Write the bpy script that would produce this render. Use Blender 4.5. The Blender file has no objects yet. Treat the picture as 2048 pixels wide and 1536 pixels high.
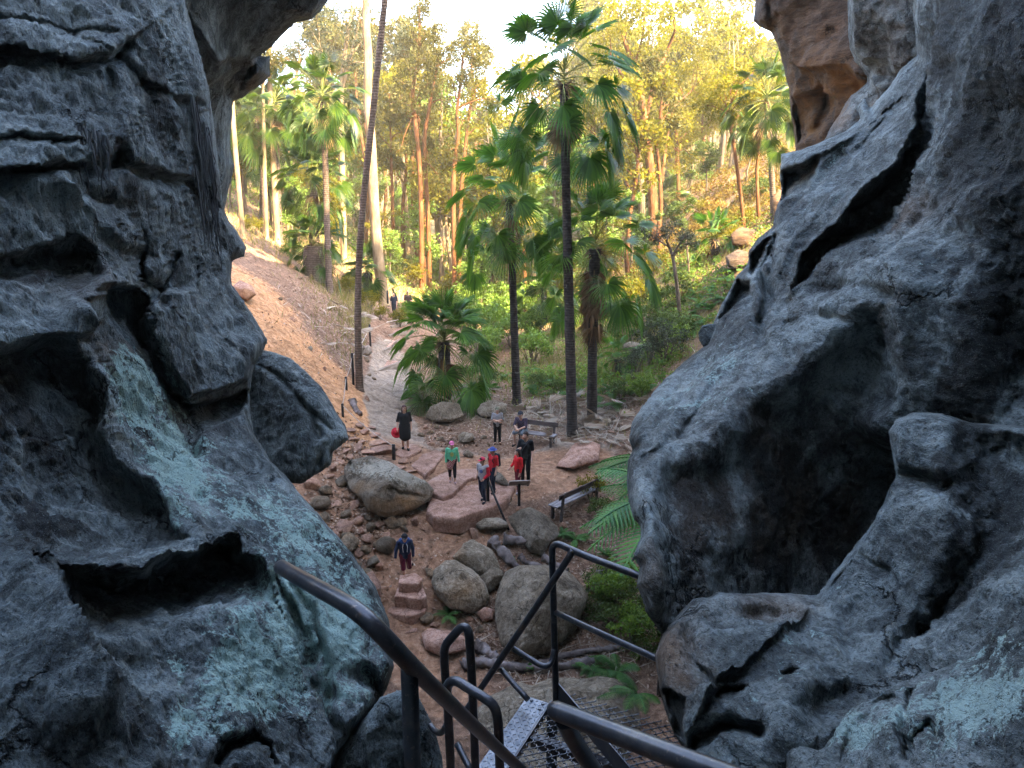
import bpy, bmesh, math, random
import numpy as np
from mathutils import Vector, Matrix
R = math.radians
S = bpy.context.scene
COL = S.collection
random.seed(7)
RNG = np.random.default_rng(11)
TAU = 2*math.pi

# ---------------------------------------------------------------- camera
CAMZ = 8.0
F = 1400.0                      # focal length in pixels of the 2048 px wide photograph
TH = math.atan((768-450)/F)     # pitch below the horizon
CT, ST = math.cos(TH), math.sin(TH)
cd = bpy.data.cameras.new('camera')
cam = bpy.data.objects.new('camera', cd)
COL.objects.link(cam)
cam.location = (0, 0, CAMZ)
cam.rotation_euler = (math.pi/2-TH, 0, 0)
cd.sensor_width = 36
cd.lens = 36*F/2048
cd.clip_start = 0.05
cd.clip_end = 3000
S.camera = cam

def ray(x, y):
    """direction (forward component 1) of a pixel; works on arrays"""
    xc = (np.asarray(x, float)-1024)/F
    yc = (768-np.asarray(y, float))/F
    return np.stack([xc, CT+yc*ST, -ST+yc*CT], -1)
def P(x, y, d):                 # point seen at pixel (x, y), d metres along the optical axis
    r = ray(x, y)
    return r*np.asarray(d, float)[..., None] + np.array([0, 0, CAMZ])
def PY(x, y, Y):
    r = ray(x, y)
    return r*(Y/r[..., 1])[..., None] + np.array([0, 0, CAMZ])
def PZ(x, y, z):
    r = ray(x, y)
    return r*((z-CAMZ)/r[..., 2])[..., None] + np.array([0, 0, CAMZ])

# ---------------------------------------------------------------- noise
def _h(ix, iy, iz, seed):
    h = (ix.astype(np.uint32)*np.uint32(374761393) + iy.astype(np.uint32)*np.uint32(668265263)
         + iz.astype(np.uint32)*np.uint32(2147483647) + np.uint32(seed*1013904223 & 0xffffffff))
    h = (h ^ (h >> np.uint32(13)))*np.uint32(1274126177)
    h = (h ^ (h >> np.uint32(16)))*np.uint32(2246822519)
    return h ^ (h >> np.uint32(15))
def perlin(p, seed=0):
    p = np.asarray(p, float)
    f0 = np.floor(p); i = f0.astype(np.int64); f = p-f0
    u = f*f*f*(f*(f*6-15)+10)
    out = 0
    with np.errstate(over='ignore'):
        for dx in (0, 1):
            for dy in (0, 1):
                for dz in (0, 1):
                    h = _h(i[..., 0]+dx, i[..., 1]+dy, i[..., 2]+dz, seed)
                    gx = ((h & np.uint32(1023)).astype(float)/511.5-1)
                    gy = (((h >> np.uint32(10)) & np.uint32(1023)).astype(float)/511.5-1)
                    gz = (((h >> np.uint32(20)) & np.uint32(1023)).astype(float)/511.5-1)
                    w = ((u[..., 0] if dx else 1-u[..., 0])*(u[..., 1] if dy else 1-u[..., 1])
                         * (u[..., 2] if dz else 1-u[..., 2]))
                    out = out + w*(gx*(f[..., 0]-dx)+gy*(f[..., 1]-dy)+gz*(f[..., 2]-dz))
    return out*1.3
def fbm(p, octv=4, seed=0, gain=.5, ridged=False):
    a, s, t = 1.0, 0, 0
    p = np.asarray(p, float)
    for k in range(octv):
        n = perlin(p, seed+k)
        if ridged: n = .5-np.abs(n)*1.6
        s = s+a*n; t += a
        a *= gain; p = p*2.03+17.1
    return s/t

# ---------------------------------------------------------------- small tools
def sstep(a, b, x):
    t = np.clip((x-a)/(b-a+1e-9), 0, 1)
    return t*t*(3-2*t)
def rbf(pts, vals, smooth=0.0):
    pts = np.asarray(pts, float); vals = np.asarray(vals, float)
    n, k = pts.shape
    c, sc = pts.mean(0), pts.std()
    q = (pts-c)/sc
    def ker(d2): return .5*d2*np.log(d2+1e-12)
    d2 = ((q[:, None]-q[None])**2).sum(-1)
    A = np.zeros((n+k+1, n+k+1))
    A[:n, :n] = ker(d2)+np.eye(n)*smooth
    A[:n, n] = 1; A[n, :n] = 1; A[:n, n+1:] = q; A[n+1:, :n] = q.T
    w = np.linalg.solve(A, np.concatenate([vals, np.zeros(k+1)]))
    def f(x):
        x = (np.asarray(x, float)-c)/sc
        sh = x.shape[:-1]; x = x.reshape(-1, k)
        out = np.empty(len(x))
        for s in range(0, len(x), 20000):
            e = x[s:s+20000]
            D = ((e[:, None]-q[None])**2).sum(-1)
            out[s:s+20000] = ker(D)@w[:n]+w[n]+e@w[n+1:]
        return out.reshape(sh)
    return f
def poly_near(x, y, pts, closed=True):
    """distance to polyline, nearest point, side (cross product sign)"""
    pts = np.asarray(pts, float)
    best = np.full(x.shape, 1e18); nx = np.zeros(x.shape); ny = np.zeros(x.shape); side = np.zeros(x.shape)
    n = len(pts)
    for i in range(n if closed else n-1):
        a, b = pts[i], pts[(i+1) % n]
        e = b-a
        L2 = (e*e).sum()+1e-9
        t = np.clip(((x-a[0])*e[0]+(y-a[1])*e[1])/L2, 0, 1)
        qx, qy = a[0]+t*e[0], a[1]+t*e[1]
        d = (x-qx)**2+(y-qy)**2
        m = d < best
        best[m] = d[m]; nx[m] = qx[m]; ny[m] = qy[m]
        cr = e[0]*(y-a[1])-e[1]*(x-a[0])
        side[m] = np.sign(cr[m])
    return np.sqrt(best), nx, ny, side
def inside(x, y, pts):
    pts = np.asarray(pts, float)
    c = np.zeros(x.shape, bool)
    n = len(pts)
    for i in range(n):
        a, b = pts[i], pts[(i+1) % n]
        if a[1] == b[1]: continue
        m = ((a[1] > y) != (b[1] > y)) & (x < (b[0]-a[0])*(y-a[1])/(b[1]-a[1])+a[0])
        c ^= m
    return c
def rough_line(pts, amp, closed=True, seed=0, seg=14):
    pts = np.asarray(pts, float)
    out = []
    n = len(pts)
    for i in range(n if closed else n-1):
        a, b = pts[i], pts[(i+1) % n]
        m = max(1, int(np.hypot(*(b-a))/seg))
        for k in range(m): out.append(a+(b-a)*k/m)
    if not closed: out.append(pts[-1])
    out = np.array(out)
    q = np.concatenate([out/45.0, np.full((len(out), 1), seed*3.7)], 1)
    out[:, 0] += amp*fbm(q, 3, seed+1)*1.6
    out[:, 1] += amp*fbm(q+9.3, 3, seed+2)*1.6
    return out

# ---------------------------------------------------------------- objects
def tag(o, label=None, cat=None, group=None, kind=None):
    if label: o['label'] = label
    if cat: o['category'] = cat
    if group: o['group'] = group
    if kind: o['kind'] = kind
    return o
def mesh_obj(name, V, Fc, mats, parent=None, smooth=True, mi=None):
    me = bpy.data.meshes.new(name)
    V = np.asarray(V, float)
    if isinstance(Fc, np.ndarray):
        nv = Fc.shape[1]
        me.vertices.add(len(V)); me.vertices.foreach_set('co', V.ravel())
        me.loops.add(Fc.size); me.loops.foreach_set('vertex_index', Fc.ravel().astype(np.int32))
        me.polygons.add(len(Fc)); me.polygons.foreach_set('loop_start', np.arange(0, Fc.size, nv, dtype=np.int32))
        me.update(calc_edges=True)
        me.validate()
    else:
        me.from_pydata(V.tolist(), [], Fc)
    if not isinstance(mats, (list, tuple)): mats = [mats]
    for m in mats: me.materials.append(m)
    if mi is not None: me.polygons.foreach_set('material_index', np.asarray(mi, np.int32))
    me.polygons.foreach_set('use_smooth', [smooth]*len(me.polygons))
    me.update()
    o = bpy.data.objects.new(name, me)
    COL.objects.link(o)
    if parent is not None: o.parent = parent
    return o
def attr(o, name, arr):
    a = o.data.attributes.new(name, 'FLOAT', 'POINT')
    a.data.foreach_set('value', np.asarray(arr, np.float32))
def empty(name, loc=(0, 0, 0), rz=0):
    o = bpy.data.objects.new(name, None)
    COL.objects.link(o)
    o.location = loc; o.rotation_euler = (0, 0, rz)
    o.empty_display_size = .2
    return o
class MB:
    """collects shapes; build() links them as one mesh object"""
    def __init__(s): s.v = []; s.f = []; s.m = []; s.n = 0
    def add(s, V, Fc, m=0):
        V = np.asarray(V, float)
        s.v.append(V)
        for f in Fc: s.f.append([int(i)+s.n for i in f]); s.m.append(m)
        s.n += len(V)
    def tube(s, pts, rad, sides=8, m=0, caps=True):
        pts = [Vector(p) for p in pts]
        n = len(pts)
        if not hasattr(rad, '__len__'): rad = [rad]*n
        V = []; Fc = []
        up = None
        for i, p in enumerate(pts):
            t = (pts[min(i+1, n-1)]-pts[max(i-1, 0)])
            t = t.normalized() if t.length > 1e-9 else Vector((0, 0, 1))
            if up is None:
                up = t.orthogonal().normalized()
            up = (up-t*up.dot(t))
            up = up.normalized() if up.length > 1e-6 else t.orthogonal().normalized()
            w = t.cross(up)
            for k in range(sides):
                a = TAU*k/sides
                V.append(p+(up*math.cos(a)+w*math.sin(a))*rad[i])
        for i in range(n-1):
            for k in range(sides):
                k2 = (k+1) % sides
                Fc.append((i*sides+k, i*sides+k2, (i+1)*sides+k2, (i+1)*sides+k))
        if caps:
            Fc.append(tuple(range(sides-1, -1, -1)))
            Fc.append(tuple((n-1)*sides+k for k in range(sides)))
        s.add([tuple(v) for v in V], Fc, m)
    def box(s, c, size, rot=None, m=0, bev=0.0):
        hx, hy, hz = [q/2 for q in size]
        if bev:
            V = []; 
            for sx in (-1, 1):
                for sy in (-1, 1):
                    for sz in (-1, 1):
                        V += [(sx*hx, sy*(hy-bev), sz*(hz-bev)), (sx*(hx-bev), sy*hy, sz*(hz-bev)), (sx*(hx-bev), sy*(hy-bev), sz*hz)]
            V = np.array(V)
            bm = bmesh.new()
            for v in V: bm.verts.new(v)
            r = bmesh.ops.convex_hull(bm, input=bm.verts)
            bm.verts.index_update()
            V = np.array([v.co[:] for v in bm.verts]); Fc = [[v.index for v in f.verts] for f in bm.faces]
            bm.free()
        else:
            V = np.array([(sx*hx, sy*hy, sz*hz) for sx in (-1, 1) for sy in (-1, 1) for sz in (-1, 1)])
            Fc = [(0, 1, 3, 2), (4, 6, 7, 5), (0, 4, 5, 1), (2, 3, 7, 6), (0, 2, 6, 4), (1, 5, 7, 3)]
        if rot is not None: V = V@np.array(rot.to_3x3()).T
        s.add(V+np.array(c), Fc, m)
    def build(s, name, mats, parent=None, smooth=False):
        V = np.concatenate(s.v) if s.v else np.zeros((0, 3))
        return mesh_obj(name, V, s.f, mats, parent, smooth, s.m)
def smooth_path(pts, rounds=2):
    pts = [np.asarray(p, float) for p in pts]
    for _ in range(rounds):
        o = [pts[0]]
        for a, b in zip(pts[:-1], pts[1:]):
            o += [a*.75+b*.25, a*.25+b*.75]
        o.append(pts[-1]); pts = o
    return pts

# ---------------------------------------------------------------- materials
class NT:
    def __init__(s, name):
        s.mat = bpy.data.materials.new(name); s.mat.use_nodes = True
        s.t = s.mat.node_tree; s.t.nodes.clear()
        s.out = s.n('ShaderNodeOutputMaterial')
        s.tc = s.n('ShaderNodeTexCoord')
    def n(s, typ, **kw):
        nd = s.t.nodes.new(typ)
        for k, v in kw.items():
            if k[0] == '_': setattr(nd, k[1:], v)
            else: s.set(nd.inputs[k.replace('__', ' ')], v)
        return nd
    def set(s, inp, v):
        if hasattr(v, 'is_output') or isinstance(v, bpy.types.NodeSocket): s.t.links.new(v, inp)
        else:
            if inp.type == 'RGBA' and len(v) == 3: v = (*v, 1)
            inp.default_value = v
    def noise(s, scale, detail=4, rough=.55, vec=None, dist=0.0):
        nd = s.n('ShaderNodeTexNoise', Scale=scale, Detail=detail, Roughness=rough, Distortion=dist)
        s.t.links.new(vec if vec is not None else s.tc.outputs['Object'], nd.inputs['Vector'])
        return nd.outputs['Fac']
    def vor(s, scale, vec=None, feat='F1', rand=1.0):
        nd = s.n('ShaderNodeTexVoronoi', _feature=feat, Scale=scale, Randomness=rand)
        s.t.links.new(vec if vec is not None else s.tc.outputs['Object'], nd.inputs['Vector'])
        return nd.outputs['Distance']
    def mapv(s, scale=(1, 1, 1), rot=(0, 0, 0), src=None):
        nd = s.n('ShaderNodeMapping', Scale=scale, Rotation=rot)
        s.t.links.new(src if src is not None else s.tc.outputs['Object'], nd.inputs['Vector'])
        return nd.outputs['Vector']
    def math(s, op, a, b=None, c=None, clamp=False):
        nd = s.n('ShaderNodeMath', _operation=op, _use_clamp=clamp)
        for i, v in enumerate((a, b, c)):
            if v is not None: s.set(nd.inputs[i], v)
        return nd.outputs[0]
    def ramp(s, fac, stops, interp='LINEAR'):
        nd = s.n('ShaderNodeValToRGB')
        nd.color_ramp.interpolation = interp
        cr = nd.color_ramp
        while len(cr.elements) > 1: cr.elements.remove(cr.elements[-1])
        for i, (p, c) in enumerate(stops):
            e = cr.elements[0] if i == 0 else cr.elements.new(p)
            e.position = p
            e.color = (*c, 1) if hasattr(c, '__len__') else (c, c, c, 1)
        s.t.links.new(fac, nd.inputs[0])
        return nd.outputs['Color']
    def mix(s, fac, a, b, blend='MIX'):
        nd = s.n('ShaderNodeMix', _data_type='RGBA', _blend_type=blend)
        s.set(nd.inputs[0], fac); s.set(nd.inputs[6], a); s.set(nd.inputs[7], b)
        return nd.outputs[2]
    def attr(s, name):
        nd = s.n('ShaderNodeAttribute', _attribute_name=name)
        return nd.outputs['Fac']
    def bump(s, h, strength=.5, dist=.02, normal=None):
        nd = s.n('ShaderNodeBump', Strength=strength, Distance=dist)
        s.t.links.new(h, nd.inputs['Height'])
        if normal is not None: s.t.links.new(normal, nd.inputs['Normal'])
        return nd.outputs['Normal']
    def principled(s, col, rough=.8, metal=0.0, normal=None, spec=.3, trans=None):
        nd = s.n('ShaderNodeBsdfPrincipled', Roughness=rough, Metallic=metal)
        s.set(nd.inputs['Base Color'], col)
        nd.inputs['Specular IOR Level'].default_value = spec
        if normal is not None: s.t.links.new(normal, nd.inputs['Normal'])
        sh = nd.outputs[0]
        if trans:
            tr = s.n('ShaderNodeBsdfTranslucent'); s.set(tr.inputs['Color'], trans[1])
            mx = s.n('ShaderNodeMixShader', Fac=trans[0])
            s.t.links.new(sh, mx.inputs[1]); s.t.links.new(tr.outputs[0], mx.inputs[2])
            sh = mx.outputs[0]
        s.t.links.new(sh, s.out.inputs['Surface'])
        return s.mat

def mat_rock(name, dark, mid, pale, lichen=(.40, .56, .50), warm=(.30, .20, .12), grain=(1, 1, 1), grot=(0, 0, 0), bumpd=.05, sc=1.0, lich_bias=.0, vary=0.0):
    t = NT(name)
    v = t.mapv(tuple(g*sc for g in grain), grot)
    n1 = t.noise(.9, 6, .6, v)
    n2 = t.noise(5.5, 9, .68, v, .6)
    n3 = t.noise(34, 6, .7, v, .3)
    tone = t.math('ADD', t.math('MULTIPLY', n1, .4), t.math('ADD', t.math('MULTIPLY', n2, .42), t.math('MULTIPLY', n3, .22)))
    col = t.ramp(tone, [(.40, dark), (.50, mid), (.61, pale)])
    dk = t.ramp(t.math('ADD', t.attr('shade_stain'), t.math('MULTIPLY', t.math('SUBTRACT', t.noise(1.7, 9, .68, t.mapv((1, 1, .45))), .5), 2.6)), [(.42, 0.0), (.62, 1.0)])  # shade painted into the rock colour, mixed with dark film, noisy edges
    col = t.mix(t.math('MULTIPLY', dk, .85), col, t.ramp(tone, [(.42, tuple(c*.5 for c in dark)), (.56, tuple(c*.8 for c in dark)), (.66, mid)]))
    w = t.math('MULTIPLY', t.attr('warm'), t.ramp(t.noise(1.3, 6, .6), [(.35, 0.0), (.6, 1.0)]))
    col = t.mix(w, col, t.mix(1.0, t.ramp(tone, [(.36, (.55,)*3), (.64, (1.35,)*3)]), warm, 'MULTIPLY'))
    lv = t.mapv((1.5, 1.5, .75), (.2, .5, 0))
    lm = t.math('ADD', t.attr('lichen'), t.math('ADD', t.math('MULTIPLY', t.math('SUBTRACT', t.noise(3.0*sc, 10, .66, lv, .7), .5), 2.6), t.math('MULTIPLY', t.math('SUBTRACT', t.noise(26*sc, 6, .75), .5), 2.2)))
    lf = t.ramp(lm, [(.50+lich_bias, 0.0), (.66+lich_bias, 1.0)])
    lc = t.mix(t.noise(9*sc, 6, .7), tuple(c*.68 for c in lichen), tuple(min(1, c*1.28) for c in lichen))
    col = t.mix(t.math('MULTIPLY', lf, .8), col, lc)
    if vary:
        oi = t.n('ShaderNodeObjectInfo')
        col = t.mix(1.0, col, t.ramp(oi.outputs['Random'], [(0, (1-vary,)*3), (.5, (1.0, 1-vary*.12, 1-vary*.25)), (1, (1+vary,)*3)]), 'MULTIPLY')
    spot = t.ramp(t.noise(60*sc, 4, .6), [(.33, .35), (.47, 1.0)])
    col = t.mix(1.0, col, spot, 'MULTIPLY')
    wv = t.n('ShaderNodeVectorMath', _operation='MULTIPLY_ADD'); nc = t.n('ShaderNodeTexNoise', Scale=2.2*sc, Detail=6, Roughness=.6)
    t.t.links.new(t.tc.outputs['Object'], nc.inputs['Vector']); t.t.links.new(nc.outputs['Color'], wv.inputs[0]); wv.inputs[1].default_value = (.9/sc,)*3; t.t.links.new(v, wv.inputs[2])
    fr = t.ramp(t.vor(.85, wv.outputs[0], 'DISTANCE_TO_EDGE'), [(0.0, 1.0), (.006, .8), (.018, 0.0)])
    fr = t.math('MULTIPLY', fr, t.ramp(t.noise(.8*sc, 3), [(.46, 0.0), (.56, 1.0)]))
    col = t.mix(t.math('MULTIPLY', fr, .85), col, tuple(c*.5 for c in dark))
    pit = t.ramp(t.vor(24*sc, wv.outputs[0]), [(.10, 1.0), (.26, 0.0)])
    pit = t.math('MULTIPLY', pit, t.ramp(t.noise(1.6*sc, 5, .65), [(.47, 0.0), (.58, 1.0)]))
    col = t.mix(t.math('MULTIPLY', pit, .6), col, tuple(c*.6 for c in dark))
    col = t.mix(t.ramp(t.noise(130*sc, 3, .7), [(.60, 0.0), (.68, .55)]), col, pale)
    hgt = t.math('ADD', t.math('MULTIPLY', n2, 1.0), t.math('ADD', t.math('MULTIPLY', n3, .36), t.math('MULTIPLY', t.noise(110*sc, 3, .6), .1)))
    hgt = t.math('SUBTRACT', hgt, t.math('ADD', t.math('MULTIPLY', fr, .45), t.math('MULTIPLY', pit, .22)))
    return t.principled(col, .82, 0, t.bump(hgt, 1.0, bumpd), .22)

M = {}
M['rock'] = mat_rock('rock_grey', (.014, .014, .014), (.108, .129, .131), (.33, .385, .38), lichen=(.43, .62, .56), warm=(.15, .10, .065), grain=(1.25, 1.25, .42), grot=(0, .35, 0), bumpd=.10)
M['rock_r'] = mat_rock('rock_right', (.012, .012, .011), (.098, .112, .110), (.32, .365, .355), lichen=(.38, .51, .47), warm=(.30, .165, .08), grain=(1, .6, 1), grot=(.5, -.5, .2), bumpd=.09)
M['rock_warm'] = mat_rock('rock_banded', (.026, .017, .014), (.07, .045, .033), (.15, .108, .08), warm=(.21, .095, .03), grain=(.6, .6, 2.4), bumpd=.12, lich_bias=.5)
M['boulder'] = mat_rock('rock_boulder', (.05, .036, .022), (.17, .130, .088), (.36, .30, .225), lichen=(.58, .53, .42), warm=(.40, .21, .08), bumpd=.09, sc=2.0, lich_bias=.1, vary=.3)
M['redrock'] = mat_rock('rock_red', (.11, .055, .035), (.30, .165, .115), (.50, .32, .25), lichen=(.5, .36, .33), warm=(.44, .24, .12), bumpd=.03, sc=3.0, lich_bias=.35, vary=.3)
# ---------------------------------------------------------------- sculpted rock bodies
def apply_ops(X, Y, D, ops):
    for k, op in enumerate(ops):
        t = op[0]
        if t == 'chisel':
            _, ol_, H_, k_, sdd = op
            rg = np.random.default_rng(sdd)
            c_ = ol_.mean(0); sp = np.ptp(ol_, axis=0).mean()/2
            hs = []
            n_e = int(rg.integers(6, 9)); a0 = rg.uniform(0, TAU)
            for i in range(n_e):
                a = a0+TAU*i/n_e+rg.normal(0, .22); dx, dy = math.cos(a), math.sin(a)
                su = ((ol_-c_)@np.array([dx, dy])).max()
                hs.append(H_/sp*rg.uniform(.7, 3.2)*(su-(X-c_[0])*dx-(Y-c_[1])*dy)+H_*.10)
            for i in range(3):
                a = rg.uniform(0, TAU); tl = rg.uniform(.4, 1.1)
                hs.append(H_*rg.uniform(.62, .95)-tl*H_/sp*((X-c_[0])*math.cos(a)+(Y-c_[1])*math.sin(a)))
            hs = np.stack(hs); kk = k_/H_
            h = -np.log(np.exp(-kk*np.clip(hs, -H_, 5*H_)).sum(0))/kk
            D = D-np.maximum(h, -.1*H_)
        elif t == 'facets':
            _, cx, cy, sz, nf, amp, sdd = op
            rg = np.random.default_rng(sdd)
            pl = np.full(X.shape, -9.0)
            for _ in range(nf):
                a = rg.uniform(0, TAU); m_ = rg.uniform(.25, 1.15)
                pl = np.maximum(pl, m_*(math.cos(a)*(X-cx)+math.sin(a)*(Y-cy))/sz-.42*m_+rg.uniform(-.08, .08))
            D = D+amp*np.maximum(pl, -.22)
        elif t == 'pit':
            _, poly, dep, blur, rmp, fl = op[:6]; nzk = op[6] if len(op) > 6 else .18
            soft = len(op) > 6
            pl = rough_line(poly, 2.5 if soft else 4.0, True, 50+k)
            d, _, _, _ = poly_near(X, Y, pl)
            q3 = np.stack([X/38, Y/38, X*0+k*3.1], -1)
            w = sstep(0, blur*(1.0+1.1*np.clip(fbm(q3, 3, 21), -.5, 1)*(.3 if soft else 1)), d)*inside(X, Y, pl)
            w = w*(1+nzk*fbm(q3/1.6+5, 4, 27, .55, True))
            if rmp:
                ax, ay, bx, by = rmp
                L2 = (bx-ax)**2+(by-ay)**2
                tt = np.clip(((X-ax)*(bx-ax)+(Y-ay)*(by-ay))/L2, 0, 1)
                w = w*(1+(fl-1)*tt)
            D = D+dep*w
        elif t == 'crest':
            _, line, amp, wl, wr = op
            pl = rough_line(line, 3.0, False, 80+k)
            d, nx, ny, sd = poly_near(X, Y, pl, False)
            w = np.where(sd < 0, np.exp(-(d/wl)), np.exp(-(d/wr)**1.0))
            a, b = pl[0], pl[-1]
            fade = np.minimum(sstep(0, 60, np.hypot(X-a[0], Y-a[1])), 1)*.6+.4
            D = D-amp*w*fade
        elif t == 'groove':
            _, line, amp, wd = op
            pl = rough_line(line, 6.0, False, 110+k)
            d, nx, ny, sd = poly_near(X, Y, pl, False)
            nz = .6+.8*(.5+.5*perlin(np.stack([X/40, Y/40, X*0+k], -1), 3))
            wv = wd*(.75+.9*np.clip(.5+perlin(np.stack([X/55, Y/55, X*0+k*2.3], -1), 13), 0, 1))
            D = D+amp*np.exp(-np.abs(d/wv)**1.5)*nz
        elif t == 'bulge':
            _, cx, cy, rx, ry, amp = op
            r2 = ((X-cx)/rx)**2+((Y-cy)/ry)**2
            D = D-amp*np.exp(-r2)
        elif t == 'step':           # everything on one side of the line is set back
            _, line, amp, w, reach = op
            pl = rough_line(line, 3.0, False, 140+k)
            d, nx, ny, sd = poly_near(X, Y, pl, False)
            a = sstep(0, w, d)*np.exp(-(d/reach)**2)
            D = D+amp*np.where(sd > 0, a, 0)
    return D

def relief(name, outline, ctrl, ops=(), step=4, mat=None, rw=60, rd=1.0, back=2.0, rough=3.0, noise=((.8, .12, 0), (.25, .05, 1)),
           stretch=(1, 1, 1), lichen=(), warm=(), parent=None, seed=0, ridged=True, lich0=-.3, strata=None, shade_stain=(), streak=None):
    ol = rough_line(outline, rough, True, seed, 12)
    x0, y0 = ol.min(0)-step; x1, y1 = ol.max(0)+step
    xs = np.arange(x0, x1+step, step); ys = np.arange(y0, y1+step, step)
    X, Y = np.meshgrid(xs, ys)
    d, nx, ny, _ = poly_near(X, Y, ol)
    ins = inside(X, Y, ol)
    cell = ins[:-1, :-1] | ins[1:, :-1] | ins[:-1, 1:] | ins[1:, 1:]
    X = np.where(ins, X, nx); Y = np.where(ins, Y, ny)
    sd = np.where(ins, d, 0)
    c = np.array(ctrl, float)
    base = np.exp(rbf(c[:, :2], np.log(c[:, 2]), .002)(np.stack([X, Y], -1)))
    D = apply_ops(X, Y, base, ops)
    t = np.clip(sd/rw, 0, 1)
    rnd = 1-np.sqrt(np.maximum(0, 1-(1-t)**2))
    D = D+rd*rnd
    W = P(X, Y, D)
    # displacement along the surface normal
    W0 = P(X, Y, base)
    gu = np.gradient(W0, axis=1); gv = np.gradient(W0, axis=0)
    N = np.cross(gv, gu); N /= np.linalg.norm(N, axis=-1, keepdims=True)+1e-9
    rr = W-np.array([0, 0, CAMZ])
    N *= -np.sign((N*rr).sum(-1, keepdims=True))
    edge = sstep(0, 25, sd)[..., None]
    disp = 0
    for i, (wl, amp, rg) in enumerate(noise):
        q = W/wl*np.array(stretch)
        disp = disp+amp*fbm(q, 5 if i == 0 else 4, seed*7+i*3, .5, bool(rg))
    if streak:
        y0_, y1_, amp_, st_ = streak
        mk = sstep(y1_, y0_, Y)
        disp = disp+amp_*mk*(fbm(W/.16*np.array(st_), 4, seed+60, .6, True)+.6*fbm(W/.45*np.array(st_), 3, seed+66, .5, True))
    if strata:
        dirn, wl, amp = strata
        s = W@np.array(dirn)/wl+.8*fbm(W/1.5, 3, seed+40)
        disp = disp+amp*(np.abs((s % 1.0)-.5)*2-.5)
    W = W+N*(disp[..., None])*(.25+.75*edge)
    tb = np.clip(sd/(rw*1.2), 0, 1)
    Db = base+rd+back*np.sqrt(np.maximum(0, 1-(1-tb)**2))
    WB = P(X, Y, np.maximum(Db, D+.05*(sd > 0)))
    # faces
    ny_, nx_ = X.shape
    idx = np.arange(ny_*nx_).reshape(ny_, nx_)
    cy, cx = np.nonzero(cell)
    q = np.stack([idx[cy, cx], idx[cy+1, cx], idx[cy+1, cx+1], idx[cy, cx+1]], -1)
    nb = ny_*nx_
    bidx = np.where(ins, idx+nb, idx)      # rim vertices are shared
    qb = np.stack([bidx[cy, cx], bidx[cy, cx+1], bidx[cy+1, cx+1], bidx[cy+1, cx]], -1)
    V = np.concatenate([W.reshape(-1, 3), WB.reshape(-1, 3)])
    Fc = np.concatenate([q, qb])
    used = np.zeros(len(V), bool); used[Fc.ravel()] = True
    remap = np.cumsum(used)-1
    la = np.full(X.shape, lich0)
    for (lx, ly, lrx, lry, amp) in lichen:
        la = la+amp*np.exp(-(((X-lx)/lrx)**2+((Y-ly)/lry)**2)**1.5)
    wa = np.zeros(X.shape)
    for (lx, ly, lrx, lry, amp) in warm:
        wa = wa+amp*np.exp(-(((X-lx)/lrx)**2+((Y-ly)/lry)**2))
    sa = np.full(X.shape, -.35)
    for (lx, ly, lrx, lry, amp) in shade_stain:
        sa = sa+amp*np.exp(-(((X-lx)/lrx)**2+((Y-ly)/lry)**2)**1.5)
    o = mesh_obj(name, V[used], remap[Fc], mat, parent)
    attr(o, 'lichen', np.concatenate([la.ravel(), la.ravel()])[used])
    attr(o, 'shade_stain', np.concatenate([sa.ravel(), sa.ravel()])[used])
    attr(o, 'warm', np.concatenate([wa.ravel(), wa.ravel()])[used])
    return o

# ----- left wall of the slot
L_out = [(-420, -360), (330, -360), (362, -60), (372, 30), (392, 90), (412, 160), (424, 250), (432, 320), (440, 400), (452, 440), (490, 495), (486, 513),
         (463, 522), (461, 570), (480, 592), (503, 632), (532, 682), (525, 702), (505, 735), (495, 790), (505, 870), (545, 930), (600, 990), (645, 1045), (700, 1110), (750, 1180),
         (774, 1240), (781, 1300), (785, 1338), (762, 1400), (702, 1470), (662, 1540), (600, 1700), (560, 1900), (-420, 1900)]
L_ctl = [(-400, -350, 8.5), (-400, 400, 5.2), (-400, 1200, 3.0), (-400, 1880, 2.4), (0, -300, 8.4), (0, 0, 6.8), (0, 400, 5.6), (0, 800, 4.7), (0, 1200, 3.9), (0, 1536, 3.2), (0, 1880, 2.8),
         (200, 0, 7.7), (380, 0, 9.3), (330, -340, 11), (430, 330, 9.8), (200, 400, 6.6), (250, 650, 6.6), (480, 500, 10.6), (480, 620, 9.6), (400, 780, 7.8), (300, 900, 6.4), (200, 1000, 5.3),
         (520, 700, 9.2), (500, 850, 8.2), (600, 1000, 7.4), (450, 1000, 6.6), (700, 1130, 6.8), (770, 1260, 6.2), (780, 1330, 6.0), (600, 1200, 5.8), (450, 1250, 5.0), (300, 1350, 4.3),
         (600, 1400, 5.2), (680, 1480, 5.2), (450, 1500, 4.2), (150, 1400, 3.5), (600, 1880, 4.2), (150, 1200, 4.1)]
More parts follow.
